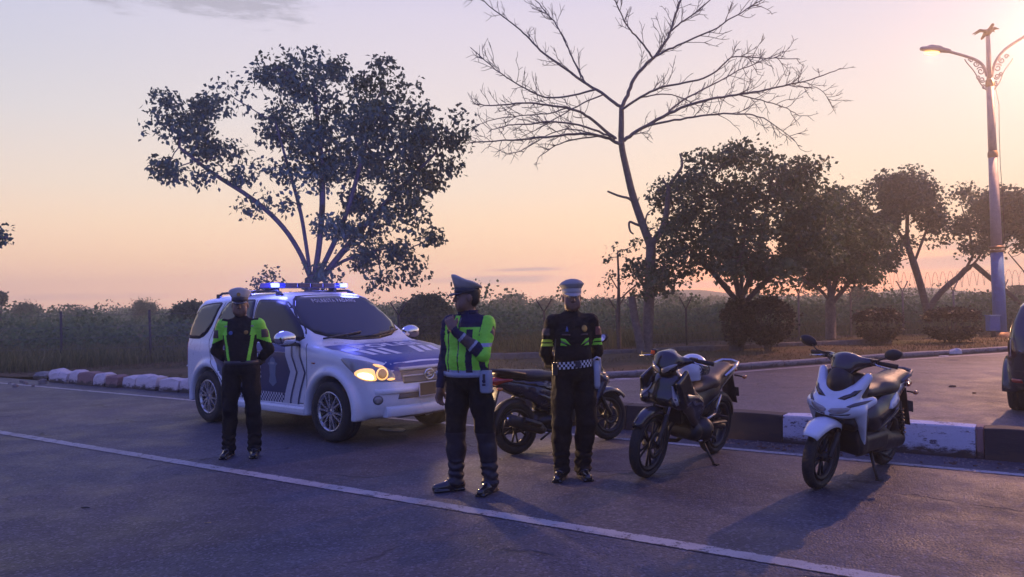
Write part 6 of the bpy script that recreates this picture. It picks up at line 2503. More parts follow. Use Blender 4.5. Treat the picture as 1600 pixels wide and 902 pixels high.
def leaf_cards(C, seed, L=0.13, W=0.055, droop=0.5, dir_bias=None):
    """one folded diamond leaf per row of C"""
    rs = np.random.RandomState(seed)
    n = len(C)
    a = rs.uniform(0, 2 * np.pi, n)
    e = rs.normal(-droop, 0.5, n)
    d = np.stack([np.cos(a) * np.cos(e), np.sin(a) * np.cos(e), np.sin(e)], 1)
    r = rs.normal(size=(n, 3))
    w = np.cross(d, r)
    w /= np.linalg.norm(w, axis=1)[:, None] + 1e-9
    k = rs.uniform(0.65, 1.35, n)[:, None]
    nn = np.cross(d, w)
    p0 = C
    p1 = C + d * L * 0.45 * k + w * W * k + nn * W * 0.35
    p2 = C + d * L * k
    p3 = C + d * L * 0.45 * k - w * W * k + nn * W * 0.35
    V = np.stack([p0, p1, p2, p3], 1).reshape(-1, 3)
    F = np.arange(4 * n).reshape(-1, 4)
    return V, F


def tube_np(segs, n=6):
    """segs: list of (points (k,3), radii (k,)) -> arrays"""
    Vs, Fs = [], []
    b = 0
    for P, Rr in segs:
        P = np.asarray(P, float)
        Rr = np.asarray(Rr, float)
        k = len(P)
        T = np.zeros_like(P)
        T[1:-1] = P[2:] - P[:-2]
        T[0] = P[1] - P[0]
        T[-1] = P[-1] - P[-2]
        T /= np.linalg.norm(T, axis=1)[:, None] + 1e-9
        ref = np.array([0.31, 0.87, 0.38])
        U = np.cross(T, ref)
        U /= np.linalg.norm(U, axis=1)[:, None] + 1e-9
        W = np.cross(T, U)
        a = np.linspace(0, 2 * np.pi, n, endpoint=False)
        ring = P[:, None, :] + Rr[:, None, None] * (U[:, None, :] * np.cos(a)[None, :, None] + W[:, None, :] * np.sin(a)[None, :, None])
        Vs.append(ring.reshape(-1, 3))
        i = np.arange(k - 1)[:, None] * n
        j = np.arange(n)[None, :]
        j2 = (j + 1) % n
        F = np.stack([i + j, i + j2, i + n + j2, i + n + j], -1).reshape(-1, 4) + b
        Fs.append(F)
        b += k * n
    return np.concatenate(Vs), np.concatenate(Fs)


def smooth_path(P, it=2):
    P = [np.array(p, float) for p in P]
    for _ in range(it):
        Q = [P[0]]
        for a, b in zip(P, P[1:]):
            Q += [a * .75 + b * .25, a * .25 + b * .75]
        Q.append(P[-1])
        P = Q
    return np.array(P)


def grow(stems, A, step=0.22, infl=4.0, kill=0.45, iters=90, tip_r=0.008, expo=2.3, seed=0, sag=0.0):
    """branches grown from the stem nodes towards the attractors A; returns tube segments and node positions"""
    rs = np.random.RandomState(seed)
    N, par = [], []
    for st in stems:
        P = smooth_path(st, 1)
        # resample
        D = np.concatenate([[0], np.cumsum(np.linalg.norm(np.diff(P, axis=0), axis=1))])
        m = max(2, int(D[-1] / step) + 1)
        S = np.stack([np.interp(np.linspace(0, D[-1], m), D, P[:, i]) for i in range(3)], 1)
        last = -1
        if N:
            dd = np.linalg.norm(np.array(N) - S[0], axis=1)
            last = int(dd.argmin())
            S = S[1:]
        for p in S:
            N.append(p)
            par.append(last)
            last = len(N) - 1
    N = [np.array(p) for p in N]
    NA = np.array(N)
    dist = np.linalg.norm(A[:, None, :] - NA[None], axis=2)
    near = dist.argmin(1)
    nd = dist.min(1)
    alive = np.ones(len(A), bool)
    for it in range(iters):
        act = alive & (nd < infl)
        if not act.any():
            break
        new = []
        ids = near[act]
        vec = A[act] - NA[ids]
        vec /= np.linalg.norm(vec, axis=1)[:, None] + 1e-9
        u, inv = np.unique(ids, return_inverse=True)
        acc = np.zeros((len(u), 3))
        np.add.at(acc, inv, vec)
        acc /= np.linalg.norm(acc, axis=1)[:, None] + 1e-9
        acc += rs.normal(0, 0.16, acc.shape)
        acc[:, 2] -= sag
        acc /= np.linalg.norm(acc, axis=1)[:, None] + 1e-9
        P = NA[u] + acc * step
        ok = np.array([np.linalg.norm(NA[-400:] - p, axis=1).min() > step * 0.3 for p in P])
        if not ok.any():
            break
        P, pu = P[ok], u[ok]
        base = len(NA)
        NA = np.concatenate([NA, P])
        par += list(pu)
        dn = np.linalg.norm(A[:, None, :] - P[None], axis=2)
        j = dn.argmin(1)
        dm = dn.min(1)
        b = dm < nd
        near[b] = base + j[b]
        nd[b] = dm[b]
        alive &= nd > kill
    par = np.array(par)
    n = len(NA)
    rad = np.zeros(n)
    kids = [[] for _ in range(n)]
    for i in range(n):
        if par[i] >= 0:
            kids[par[i]].append(i)
    acc = np.zeros(n)
    for i in range(n - 1, -1, -1):
        if acc[i] == 0:
            acc[i] = tip_r ** expo
        if par[i] >= 0:
            acc[par[i]] += acc[i]
    # parents always come before children except for appended stems; do a proper order
    order, seen = [], np.zeros(n, bool)
    roots = [i for i in range(n) if par[i] < 0]
    st = list(roots)
    while st:
        i = st.pop()
        order.append(i)
        st += kids[i]
    acc = np.zeros(n)
    for i in reversed(order):
        if not kids[i]:
            acc[i] = tip_r ** expo
        if par[i] >= 0:
            acc[par[i]] += acc[i]
    rad = acc ** (1 / expo)
    segs = []
    st = [(r, [r]) for r in roots]
    while st:
        i, chain = st.pop()
        while kids[i]:
            ks = sorted(kids[i], key=lambda q: -rad[q])
            for q in ks[1:]:
                st.append((q, [i, q]))
            i = ks[0]
            chain.append(i)
        if len(chain) > 1:
            rr = rad[chain].copy()
            if chain[0] not in roots:
                rr[0] = rr[1]
            segs.append((NA[chain], rr))
    tips = np.array([i for i in range(n) if not kids[i]])
    return segs, NA, rad, tips


def px_pts(pts, Y, dy=None):
    return [np.array(pp(p[0], p[1], Y + (p[2] if len(p) > 2 else 0.0))) for p in pts]


def scale_r(segs, target, pw=1.0):
    m = max(s[1].max() for s in segs)
    k = target / m
    return [(P, np.maximum(target * (r / m) ** 1.45, 0.0085)) for P, r in segs]


def finish_tree(name, label, base, segs, LV, LF, bark, leaf, group=None, cat='tree', sides=6):
    root = empty(name, label, cat, base, 0, group)
    V, F = tube_np(segs, sides)
    link_mesh('trunk', np_mesh('trunk', V - np.array(base), F), bark, root)
    if LV is not None:
        link_mesh('crown', np_mesh('crown', LV - np.array(base), LF, smooth=False), leaf, root)
    return root


def crown_tree(name, label, Y, stems_px, blobs, trunk_r, seed, leaf=M_leaf1, bark=M_bark, per=60, clump=0.32, L=0.13, W=0.05, depth=1.0, attr=1.0, droop=0.5, group=None, kill=0.4, step=0.22, cl_sd=0.45, zmin=None):
    """tree whose leaf masses are spread round 3-D clump centres; blobs: (px, py, radius px, density)"""
    rs = np.random.RandomState(seed)
    s = Y / FPX
    xs = [b[0] for b in blobs]
    cx = (min(xs) + max(xs)) / 2
    wx = (max(xs) - min(xs)) / 2 + 1
    A = []
    for b in blobs:
        den = b[3] if len(b) > 3 else 1.0
        n = max(1, int(attr * den * (b[2] * s / 0.34) ** 1.6 + 0.5))
        ex = math.sqrt(max(0.05, 1 - ((b[0] - cx) / wx) ** 2))
        yoff = rs.uniform(-1, 1) * depth * ex
        for _ in range(n):
            v = rs.normal(size=3)
            v /= np.linalg.norm(v)
            r = rs.uniform(0.2, 1) ** 0.5 * b[2]
            q = pp(b[0] + v[0] * r, b[1] + v[2] * r, Y + yoff + v[1] * b[2] * s * 1.1 + rs.uniform(-.3, .3) * depth * ex)
            A.append(q)
    A = np.array(A)
    stems = [px_pts(st, Y) for st in stems_px]
    base = Vector(stems[0][0])
    segs, NA, rad, tips = grow(stems, A, step=step, kill=kill, seed=seed, tip_r=0.009)
    segs = scale_r(segs, trunk_r)
    # flare at the foot
    Cn = []
    for a in A:
        n = int(per * rs.uniform(0.55, 1.35))
        q = a + np.clip(rs.normal(size=(n, 3)), -1.7, 1.7) * clump * np.array([cl_sd * 2, cl_sd * 2, cl_sd * 1.5]) * rs.uniform(0.6, 1.2)
        Cn.append(q)
    thin = NA[rad < rad.max() * 0.12]
    if len(thin):
        k = rs.randint(0, len(thin), int(len(A) * per * 0.12))
        Cn.append(thin[k] + rs.normal(size=(len(k), 3)) * 0.10)
    C = np.concatenate(Cn)
    LV, LF = leaf_cards(C, seed, L, W, droop)
    return finish_tree(name, label, base, segs, LV, LF, bark, leaf, group)


# the large leafy tree behind the car
blobs = [(480, 95, 15), (500, 110, 18), (412, 108, 18), (432, 125, 22), (455, 140, 30), (520, 122, 30), (560, 140, 28), (600, 118, 20), (610, 165, 30), (640, 152, 18), (560, 185, 40), (500, 175, 40), (450, 190, 36), (540, 228, 40), (470, 232, 34), (640, 190, 30),
         (662, 220, 32), (695, 215, 22), (716, 204, 11), (682, 262, 26), (640, 250, 32), (600, 235, 36), (655, 292, 26), (690, 290, 16), (620, 300, 24), (560, 285, 30), (268, 158, 16), (300, 165, 18), (345, 170, 18), (352, 148, 9), (250, 190, 12), (290, 195, 22),
         (330, 200, 24), (310, 228, 24), (345, 240, 22), (247, 264, 11), (275, 272, 14), (318, 285, 14, .6), (375, 282, 18, .6), (400, 258, 18), (425, 215, 24), (425, 322, 13, .5), (385, 330, 12, .5), (560, 340, 26), (600, 330, 24), (548, 372, 24), (510, 345, 14, .5),
         (590, 385, 22), (622, 402, 24), (650, 425, 14), (600, 432, 16), (560, 415, 16, .7), (642, 340, 18, .6), (672, 372, 13, .6), (520, 255, 30), (570, 255, 26), (480, 290, 18, .5), (505, 428, 12, .5), (545, 300, 22, .7), (455, 265, 18, .6)]
stems = [[(487, 575), (488, 500), (487, 440)], [(487, 440), (470, 395), (440, 350), (395, 310), (330, 270), (280, 230)], [(487, 445), (478, 380), (470, 330), (450, 260), (430, 190)], [(489, 445), (500, 380), (505, 300), (500, 220), (490, 130)],
         [(492, 440), (515, 395), (540, 340), (560, 270), (580, 190)], [(495, 445), (530, 400), (580, 340), (630, 290), (680, 240)], [(500, 430), (550, 400), (620, 385)]]
crown_tree('leafy_tree', 'large spreading leafy tree with several stems rising behind the police car', 20.3, stems, blobs, 0.21, 7, per=150, clump=0.30, L=0.14, W=0.042, depth=1.7, attr=1.8, droop=0.65)

# the dense round tree and its neighbours beyond the side road
def outline_blobs(poly, n, r0, r1, seed, holes=()):
    rs = np.random.RandomState(seed)
    A = np.array(poly, float)
    lo, hi = A.min(0), A.max(0)
    out = []
    while len(out) < n:
        p = rs.uniform(lo, hi)
        r = rs.uniform(r0, r1)
        if poly_sdf(p[None], A)[0] > -r * 0.75:
            continue
        if any((p[0] - h[0]) ** 2 + (p[1] - h[1]) ** 2 < (h[2] + r * .7) ** 2 for h in holes):
            continue
        out.append((p[0], p[1], r))
    return out


poly = [(983, 392), (1000, 335), (1035, 280), (1090, 238), (1155, 221), (1215, 232), (1268, 248), (1300, 285), (1312, 330), (1308, 400), (1280, 440), (1235, 462), (1180, 455), (1130, 438), (1085, 445), (1040, 468), (1005, 470), (985, 430)]
bl = outline_blobs(poly, 190, 10, 22, 5)
bl = [(b[0], b[1], b[2], 0.45 if b[0] < 1090 else 0.85) for b in bl]
crown_tree('dense_tree', 'broad dense round-crowned tree with dark forked trunk beyond the side road', 21.6,
           [[(1150, 553), (1153, 505), (1155, 470)], [(1155, 475), (1130, 445), (1105, 415), (1070, 380)], [(1156, 468), (1148, 430), (1138, 380), (1130, 320)], [(1157, 470), (1175, 430), (1190, 380), (1200, 310)], [(1158, 480), (1185, 450), (1225, 415), (1260, 370)], [(1157, 470), (1160, 420), (1165, 330)]],
           bl, 0.20, 15, leaf=M_leaf2, per=112, clump=0.27, L=0.125, W=0.042, depth=1.9, attr=1.6)
poly = [(1228, 420), (1235, 340), (1260, 295), (1310, 280), (1350, 282), (1378, 320), (1392, 370), (1385, 420), (1350, 455), (1300, 440), (1255, 450)]
bl = outline_blobs(poly, 90, 10, 20, 6)
crown_tree('shade_tree', 'leafy tree with orange lit forked trunk right of the dense tree', 26.3,
           [[(1298, 532), (1298, 490), (1297, 470)], [(1297, 472), (1280, 450), (1255, 440), (1245, 400)], [(1297, 472), (1295, 430), (1290, 370)], [(1298, 478), (1320, 450), (1345, 420), (1360, 370)], [(1298, 470), (1310, 420), (1320, 340)]],
           bl, 0.17, 16, leaf=M_leaf2, bark=M_bark2, per=105, clump=0.29, L=0.14, W=0.045, depth=1.8, attr=1.6)
poly = [(1345, 320), (1355, 290), (1385, 268), (1412, 258), (1440, 268), (1450, 290), (1475, 300), (1482, 335), (1470, 385), (1445, 402), (1415, 395), (1395, 420), (1380, 425), (1368, 395), (1350, 360)]
bl = outline_blobs(poly, 75, 8, 16, 8, holes=((1428, 338, 13), (1405, 365, 11), (1440, 372, 12), (1372, 312, 10)))
crown_tree('shade_tree', 'airy tree on a leaning trunk left of the lamp post', 31.0,
           [[(1452, 505), (1443, 462), (1430, 418), (1416, 378)], [(1428, 412), (1440, 380), (1455, 340)], [(1416, 380), (1395, 350), (1375, 320)], [(1417, 378), (1418, 330), (1415, 285)]],
           bl, 0.135, 17, leaf=M_leaf2, per=105, clump=0.32, L=0.15, W=0.052, depth=1.6, attr=2.0)
poly = [(1468, 345), (1478, 320), (1492, 300), (1500, 285), (1510, 300), (1522, 312), (1545, 300), (1556, 282), (1572, 292), (1600, 288), (1650, 300), (1660, 360), (1640, 400), (1590, 392), (1540, 398), (1500, 392), (1475, 378)]
bl = outline_blobs(poly, 100, 8, 16, 9, holes=((1520, 360, 12), (1575, 372, 12), (1495, 340, 9)))
crown_tree('shade_tree', 'spreading tree with low crooked branch behind the lamp post', 33.0,
           [[(1448, 500), (1455, 475), (1478, 448), (1505, 428), (1520, 400)], [(1508, 424), (1530, 405), (1550, 360)], [(1520, 402), (1515, 360), (1500, 315)], [(1640, 520), (1632, 470), (1605, 430), (1575, 395)], [(1632, 470), (1640, 420), (1635, 350)]],
           bl, 0.13, 18, leaf=M_leaf2, per=105, clump=0.32, L=0.15, W=0.052, depth=1.6, attr=2.0)
# saplings
crown_tree('sapling', 'slender sapling with sparse leaves left of the bare tree', 22.6,
           [[(968, 553), (966, 500), (967, 440), (965, 395)], [(967, 470), (985, 452), (1003, 440)], [(967, 455), (952, 430)]],
           [(950, 405, 7), (965, 395, 8), (978, 402, 7), (952, 422, 8), (990, 420, 8), (1003, 438, 8), (1000, 385, 8), (988, 375, 6), (975, 435, 8), (945, 440, 5), (1015, 455, 8), (995, 460, 6)],
           0.055, 19, per=16, clump=0.16, L=0.12, W=0.035, depth=0.5, attr=2.5, kill=0.2, step=0.12)
crown_tree('sapling', 'small leafy treetop showing left of the beacon bar', 24.0,
           [[(418, 560), (417, 490), (417, 430)], [(417, 455), (403, 435)], [(417, 450), (432, 432)]],
           [(403, 436, 9), (418, 420, 10), (432, 436, 9), (415, 445, 12), (405, 450, 9), (430, 450, 9)], 0.05, 20, per=46, clump=0.18, L=0.12, W=0.04, depth=0.4, attr=2.0, kill=0.2, step=0.12)
crown_tree('sapling', 'thin twiggy sapling behind the head of the person in the green vest', 24.5,
           [[(740, 560), (741, 510), (742, 455)]], [(738, 470, 6), (748, 460, 6), (744, 448, 5), (735, 482, 6), (750, 478, 6), (702, 462, 5)], 0.035, 21, per=22, clump=0.13, L=0.10, W=0.03, depth=0.3, attr=2.5, kill=0.2, step=0.12)
crown_tree('leafy_tree', 'leafy branch tips of a tree at the left edge of the view', 17.5,
           [[(-150, 600), (-140, 480), (-110, 400)], [(-110, 405), (-60, 380), (-5, 372)]], [(-8, 368, 8), (4, 364, 5), (8, 374, 4), (-30, 370, 16), (-60, 360, 25), (-100, 340, 30), (-130, 300, 40), (-90, 300, 30)], 0.12, 22, per=40, clump=0.2, L=0.12, W=0.045, depth=0.8, attr=1.2)


# ------------------------------------------------------------------ the bare tree
def bare_tree():
    Y = 21.2
    rs = np.random.RandomState(5)
    S = Y / FPX
    limbs = [
        ([(1010, 558), (1012, 520), (1014, 470), (1017, 400), (1017, 378)], 0.185, 0.155),
        ([(1017, 385), (1003, 348), (988, 305), (980, 270), (970, 226), (971, 190), (971, 168)], 0.145, 0.075),
        ([(1016, 385), (1038, 355), (1043, 322), (1044, 292), (1056, 276), (1068, 258), (1062, 240)], 0.12, 0.02),
        ([(1044, 296), (1036, 280)], 0.04, 0.03),
        ([(995, 325), (985, 310), (968, 307), (949, 299)], 0.05, 0.03),
        ([(1006, 355), (992, 350), (982, 345), (984, 362), (990, 366)], 0.05, 0.025),
        ([(1008, 352), (1010, 335), (1018, 328)], 0.035, 0.015),
        ([(1001, 345), (995, 320), (999, 308)], 0.03, 0.012),
        ([(970, 226), (950, 216), (924, 209), (880, 211), (837, 217), (780, 220), (728, 224)], 0.060, 0.012),
        ([(962, 218), (934, 194), (912, 178), (888, 168), (850, 163), (812, 161), (770, 166), (738, 162)], 0.055, 0.011),
        ([(955, 214), (924, 201), (873, 189), (822, 194), (790, 196), (764, 205)], 0.040, 0.010),
        ([(940, 212), (893, 219), (865, 228), (840, 247)], 0.028, 0.009),
        ([(971, 168), (944, 148), (914, 130), (880, 105), (847, 82), (825, 58), (807, 41), (775, 18), (745, -6)], 0.055, 0.013),
        ([(914, 130), (902, 108), (893, 87), (880, 60), (868, 36), (850, 16), (830, -8)], 0.034, 0.012),
        ([(930, 140), (890, 152), (847, 153), (805, 130), (771, 107), (735, 74)], 0.034, 0.011),
        ([(971, 168), (982, 146), (990, 122), (1010, 100), (1026, 87), (1040, 65), (1049, 46), (1056, 20), (1068, -10)], 0.065, 0.028),
        ([(1020, 92), (1011, 76), (995, 58), (980, 41), (968, 18), (957, -8)], 0.034, 0.014),
        ([(1049, 48), (1066, 34), (1087, 20), (1114, -4)], 0.030, 0.014),
        ([(1026, 87), (1046, 76), (1080, 62), (1118, 46), (1150, 24), (1197, -4)], 0.036, 0.011),
        ([(970, 224), (985, 212), (1005, 199), (1040, 180), (1077, 163), (1115, 154), (1153, 148), (1190, 142), (1230, 133), (1270, 124), (1314, 107)], 0.065, 0.012),
        ([(1005, 199), (1040, 190), (1077, 184), (1125, 178), (1169, 178), (1190, 184), (1209, 194), (1242, 220)], 0.040, 0.009),
        ([(971, 172), (998, 154), (1026, 138), (1065, 130), (1107, 122), (1128, 104), (1143, 87), (1190, 90), (1250, 93)], 0.042, 0.010),
        ([(1040, 180), (1060, 160), (1100, 140), (1150, 112), (1180, 100), (1225, 80)], 0.034, 0.010),
        ([(998, 154), (1030, 146), (1060, 150), (1085, 162)], 0.026, 0.012),
        ([(985, 212), (1010, 206), (1020, 218)], 0.018, 0.008),
        ([(1153, 148), (1195, 158), (1228, 168), (1250, 182)], 0.022, 0.009),
        ([(1230, 133), (1262, 138), (1282, 136), (1298, 160)], 0.018, 0.008),
        ([(944, 148), (915, 160), (880, 178), (850, 196), (815, 215)], 0.026, 0.009),
        ([(924, 209), (895, 200), (860, 206), (815, 238), (790, 240)], 0.024, 0.009),
        ([(888, 168), (860, 178), (820, 180), (770, 186), (745, 196)], 0.024, 0.009),
    ]
    segs, twig_src = [], []
    c = Vector(pp(970, 224, Y))
    for k, (pts, r0, r1) in enumerate(limbs):
        amp = 0 if k < 8 else rs.uniform(-1.0, 1.0)
        P = []
        for (x, y) in pts:
            off = 0.0
            if k >= 8:
                off = amp * min(1.0, math.hypot(x - 970, y - 200) / 240) * 2.2
            P.append(np.array(pp(x, y, Y + off)))
        Q = smooth_path(P, 2)
        if k >= 8:
            Q[1:-1] += rs.normal(0, 0.008, Q[1:-1].shape)
        segs.append((Q, np.linspace(r0, r1, len(Q)) * (0.85 if k >= 8 else 0.84)))
        if k >= 8:
            twig_src.append((Q, r0, r1))

    def twigs(Q, r, n, lmin, lmax, lvl):
        D = np.concatenate([[0], np.cumsum(np.linalg.norm(np.diff(Q, axis=0), axis=1))])
        out = D[-1]
        for _ in range(n):
            f = rs.uniform(0.12, 1.0) ** 0.8
            d = f * out
            i = min(len(Q) - 2, int(np.searchsorted(D, d)) - 1 if d > 0 else 0)
            i = max(0, i)
            p = Q[i] + (Q[i + 1] - Q[i]) * rs.uniform(0, 1)
            t = Q[i + 1] - Q[i]
            t = t / (np.linalg.norm(t) + 1e-9)
            s = rs.normal(size=3)
            s -= t * (s @ t)
            s /= np.linalg.norm(s) + 1e-9
            s[2] += 0.25
            dirv = t * rs.uniform(0.5, 1.0) + s * rs.uniform(0.5, 0.95)
            dirv /= np.linalg.norm(dirv)
            Lg = rs.uniform(lmin, lmax) * (1.15 - 0.5 * f)
            m = 5
            P = [p]
            for q in range(m):
                dirv = dirv + rs.normal(0, 0.16, 3) + np.array([0, 0, 0.05])
                dirv /= np.linalg.norm(dirv)
                P.append(P[-1] + dirv * Lg / m)
            P = np.array(P)
            segs.append((P, np.linspace(r, r * 0.62, len(P))))
            if lvl < 2:
                twigs(P, r * 0.78, rs.randint(2, 5), lmin * 0.42, lmax * 0.42, lvl + 1)
    for Q, r0, r1 in twig_src:
        L_ = np.linalg.norm(np.diff(Q, axis=0), axis=1).sum()
        twigs(Q, 0.0090, int(L_ * 4.2) + 2, 0.3, 0.95, 1)
    base = Vector(pp(1010, 558, Y))
    base = gp(1010, 557, 0.05)
    return finish_tree('bare_tree', 'tall leafless tree with wide bare twigs and pale forked trunk', base, segs, None, None, M_bark2, None, sides=6)


bare_tree()
st = empty('dead_stem', 'thin leaning dead stem beside the foot of the bare tree', 'tree stump', gp(1004, 556, 0.05))
P = smooth_path(px_pts([(1004, 558), (998, 525), (991, 495), (987, 463)], 21.0), 2)
V, F = tube_np([(P, np.linspace(0.12, 0.10, len(P))), (smooth_path(px_pts([(991, 495), (984, 480), (975, 470)], 21.0), 1), np.array([0.03, 0.027, 0.023, 0.02, 0.015, 0.012][:len(smooth_path(px_pts([(991, 495), (984, 480), (975, 470)], 21.0), 1))]))], 8)
link_mesh('trunk', np_mesh('trunk', V - np.array(st.location), F), M_bark2, st)


# ------------------------------------------------------------------ shrubs
def shrub(name, label, px0, px1, py_top, py_base, group, seed, leaf=M_leaf4, n=2600, flat=0.3, L=0.075, stem=0.12, depth=None):
    rs = np.random.RandomState(seed)
    g = gp((px0 + px1) / 2, py_base, 0.05)
    Y = g.y
    S = Y / FPX
    w = (px1 - px0) / 2 * S
    h = (py_base - py_top) * S
    d = depth or w * 0.85
    C = []
    v = rs.normal(size=(n, 3))
    v /= np.linalg.norm(v, axis=1)[:, None]
    r = rs.uniform(0.55, 1.0, n) ** 0.4
    bump = 1 + 0.17 * fbm3(v * 1.0, seed, 1.6)
    q = v * (r * bump)[:, None]
    q[:, 2] = np.sign(q[:, 2]) * np.abs(q[:, 2]) ** (1 - flat)
    zc = h * (0.5 + stem / 2)
    taper = 1 - 0.28 * np.clip(-q[:, 2], 0, 1)
    C = np.stack([q[:, 0] * w * taper, q[:, 1] * d * taper, zc + q[:, 2] * h * (0.5 - stem / 2)], 1)
    # sprouting shoots
    k = rs.randint(0, n, n // 9)
    C = np.concatenate([C, np.array([0, 0, zc]) + (C[k] - np.array([0, 0, zc])) * rs.uniform(1.03, 1.22, (len(k), 1))])
    C[:, 2] = np.maximum(C[:, 2], 0.03)
    V, F = leaf_cards(C, seed, L, L * 0.38, -0.15)
    root = empty(name, label, 'shrub', g, 0, group)
    segs = []
    for j in range(9):
        a = rs.uniform(0, 6.28)
        p1 = np.array([math.cos(a) * w * 0.45, math.sin(a) * d * 0.45, h * rs.uniform(.5, .8)])
        segs.append((smooth_path([(math.cos(a) * 0.06, math.sin(a) * 0.06, -0.05), p1 * np.array([.4, .4, .45]), p1], 1), None))
    segs = [(p, np.linspace(0.022, 0.008, len(p))) for p, _ in segs]
    V2, F2 = tube_np(segs, 5)
    link_mesh('stems', np_mesh('stems', V2, F2), M_bark, root)
    link_mesh('foliage', np_mesh('foliage', V, F, smooth=False), leaf, root)
    return root


GS = 'clipped shrubs along the verge'
shrub('shrub', 'large dark rounded shrub right beside the trunk of the dense tree', 1160, 1240, 466, 549, GS, 1, n=5200)
shrub('shrub', 'dark rounded shrub left of the dense tree trunk', 1128, 1176, 470, 549, GS, 2, n=3400)
shrub('shrub', 'fan-shaped clipped shrub between the orange lit trunk and the boxy shrub', 1338, 1410, 484, 538, GS, 3, n=4200, flat=0.55)
shrub('shrub', 'broad boxy clipped shrub just left of the lamp post', 1448, 1528, 483, 537, GS, 4, n=4800, flat=0.6)
GB2 = 'bushes beyond the fence'
shrub('bush', 'rounded green bush right behind the police car bonnet', 622, 712, 464, 548, GB2, 5, M_leaf3, 6000, 0.2, 0.10)
shrub('bush', 'green bush showing left of the police car tail', 268, 330, 472, 545, GB2, 6, M_leaf3, 3600, 0.2, 0.10)


# ------------------------------------------------------------------ trees on the far scrubland, each with its own crown
def far_tree(label, px, py_top, wpx, Y, seed, group='trees on the far scrubland', name='scrub_tree', airy=1.0):
    rs = np.random.RandomState(seed)
    S = Y / FPX
    bx = pp(px, py_top, Y)
    h = bx.z + 0.1
    w = wpx * S / 2
    cl = []
    for _ in range(14):
        v = rs.normal(size=3)
        v /= np.linalg.norm(v)
        v *= rs.uniform(0.3, 0.95)
        cl.append((v[0] * w * 0.85, v[1] * w * 0.7, h - w * 0.75 * min(1, h / (2 * w)) + v[2] * min(w * 0.75, h * 0.42)))
    C = []
    for c in cl:
        C.append(np.array(c) + rs.normal(size=(int(150 * airy), 3)) * w * np.array([0.22, 0.22, 0.17]))
    C = np.concatenate(C)
    C[:, 2] = np.minimum(C[:, 2], h + 0.05 * w)
    L = max(0.13, 2.6 * S)
    V, F = leaf_cards(C, seed, L, L * 0.4, 0.2)
    root = empty(name, label, 'tree', (bx.x, Y, -0.1), 0, group)
    segs = []
    for c in cl[:7]:
        segs.append((smooth_path([(0, 0, 0), (c[0] * .2, c[1] * .2, h * .35), c], 1), None))
    segs = [(p, np.linspace(0.018 * h + .03, 0.02, len(p))) for p, _ in segs]
    V2, F2 = tube_np(segs, 5)
    link_mesh('trunk', np_mesh('trunk', V2, F2), M_bark, root)
    link_mesh('crown', np_mesh('crown', V, F, smooth=False), M_leaf3, root)
    return root


far_tree('airy rounded tree on the far scrubland near the left edge', 40, 468, 44, 62, 1)
far_tree('tallest dense tree on the far scrubland left of the police car', 224, 463, 52, 60, 2, airy=1.5)
far_tree('small round tree on the far scrubland close to the police car tail', 302, 470, 28, 64, 3)
far_tree('dark tree cut by the left edge of the view', 0, 456, 26, 50, 4)
far_tree('low wide tree on the far scrubland between two taller trees', 112, 479, 70, 66, 5)
far_tree('wide flat-topped tree on the skyline between the two right-hand officers', 800, 462, 60, 80, 6)
far_tree('small bush-like tree on the skyline left of the person in the white cap', 850, 464, 34, 75, 7)
far_tree('bushy tree on the skyline right of the white cap', 945, 458, 44, 60, 8)
far_tree('dark tree on the skyline left of the lamp post and below the airy tree', 1340, 450, 60, 48, 9)
far_tree('low tree on the skyline right of the bare trunk', 1050, 456, 50, 90, 10)
far_tree('rounded tree on the skyline just right of the lamp post', 1590, 448, 50, 60, 11)


FENCE = [(-26, 19.9), (-17.5, 20.4), (-13.43, 20.9), (-11.6, 21.3), (-9.6, 21.5), (-0.14, 23.9), (5.2, 24.6), (11.0, 27.0), (17.2, 28.8), (30, 33)]
fx_, fy_ = np.array([p[0] for p in FENCE]), np.array([p[1] for p in FENCE])
# ------------------------------------------------------------------ scrub and grass nobody could count
def scrub():
    rs = np.random.RandomState(77)
    P = []
    for _ in range(780):
        Y = 24.5 + 110 * rs.uniform(0, 1) ** 1.7
        X = rs.uniform(-0.80, 0.85) * Y
        if Y < np.interp(X, fx_, fy_) + 1.0 or (Y < 31 and X > 6):
            Y += 8
        h = rs.uniform(0.55, 1.3) + (Y - 26) * 0.006 + (rs.uniform(0, 1) > 0.86) * rs.uniform(0.3, 1.1)
        w = rs.uniform(0.7, 1.7) * (1 + (Y - 26) * 0.012)
        n = int(150 if Y < 60 else 80)
        v = rs.normal(size=(n, 3))
        v /= np.linalg.norm(v, axis=1)[:, None]
        v *= rs.uniform(0.5, 1, (n, 1))
        P.append((np.array([X, Y, h * 0.5 + 0.05]) + v * np.array([w, w * .8, h * 0.55]), np.full(n, 0.10 + 0.0022 * Y)))
    C = np.concatenate([p[0] for p in P])
    L = np.concatenate([p[1] for p in P])[:, None]
    C[:, 2] = np.maximum(C[:, 2], 0.02)
    d = rs.normal(size=C.shape)
    d /= np.linalg.norm(d, axis=1)[:, None]
    w = np.cross(d, rs.normal(size=C.shape))
    w /= np.linalg.norm(w, axis=1)[:, None] + 1e-9
    V = np.stack([C, C + d * L * .45 + w * L * .4, C + d * L, C + d * L * .45 - w * L * .4], 1).reshape(-1, 3)
    o = link_mesh('scrub', np_mesh('scrub', V, np.arange(len(V)).reshape(-1, 4), smooth=False), M_scrub)
    tag(o, 'thick low scrub covering the land beyond the fence', 'scrub', kind='stuff')


scrub()


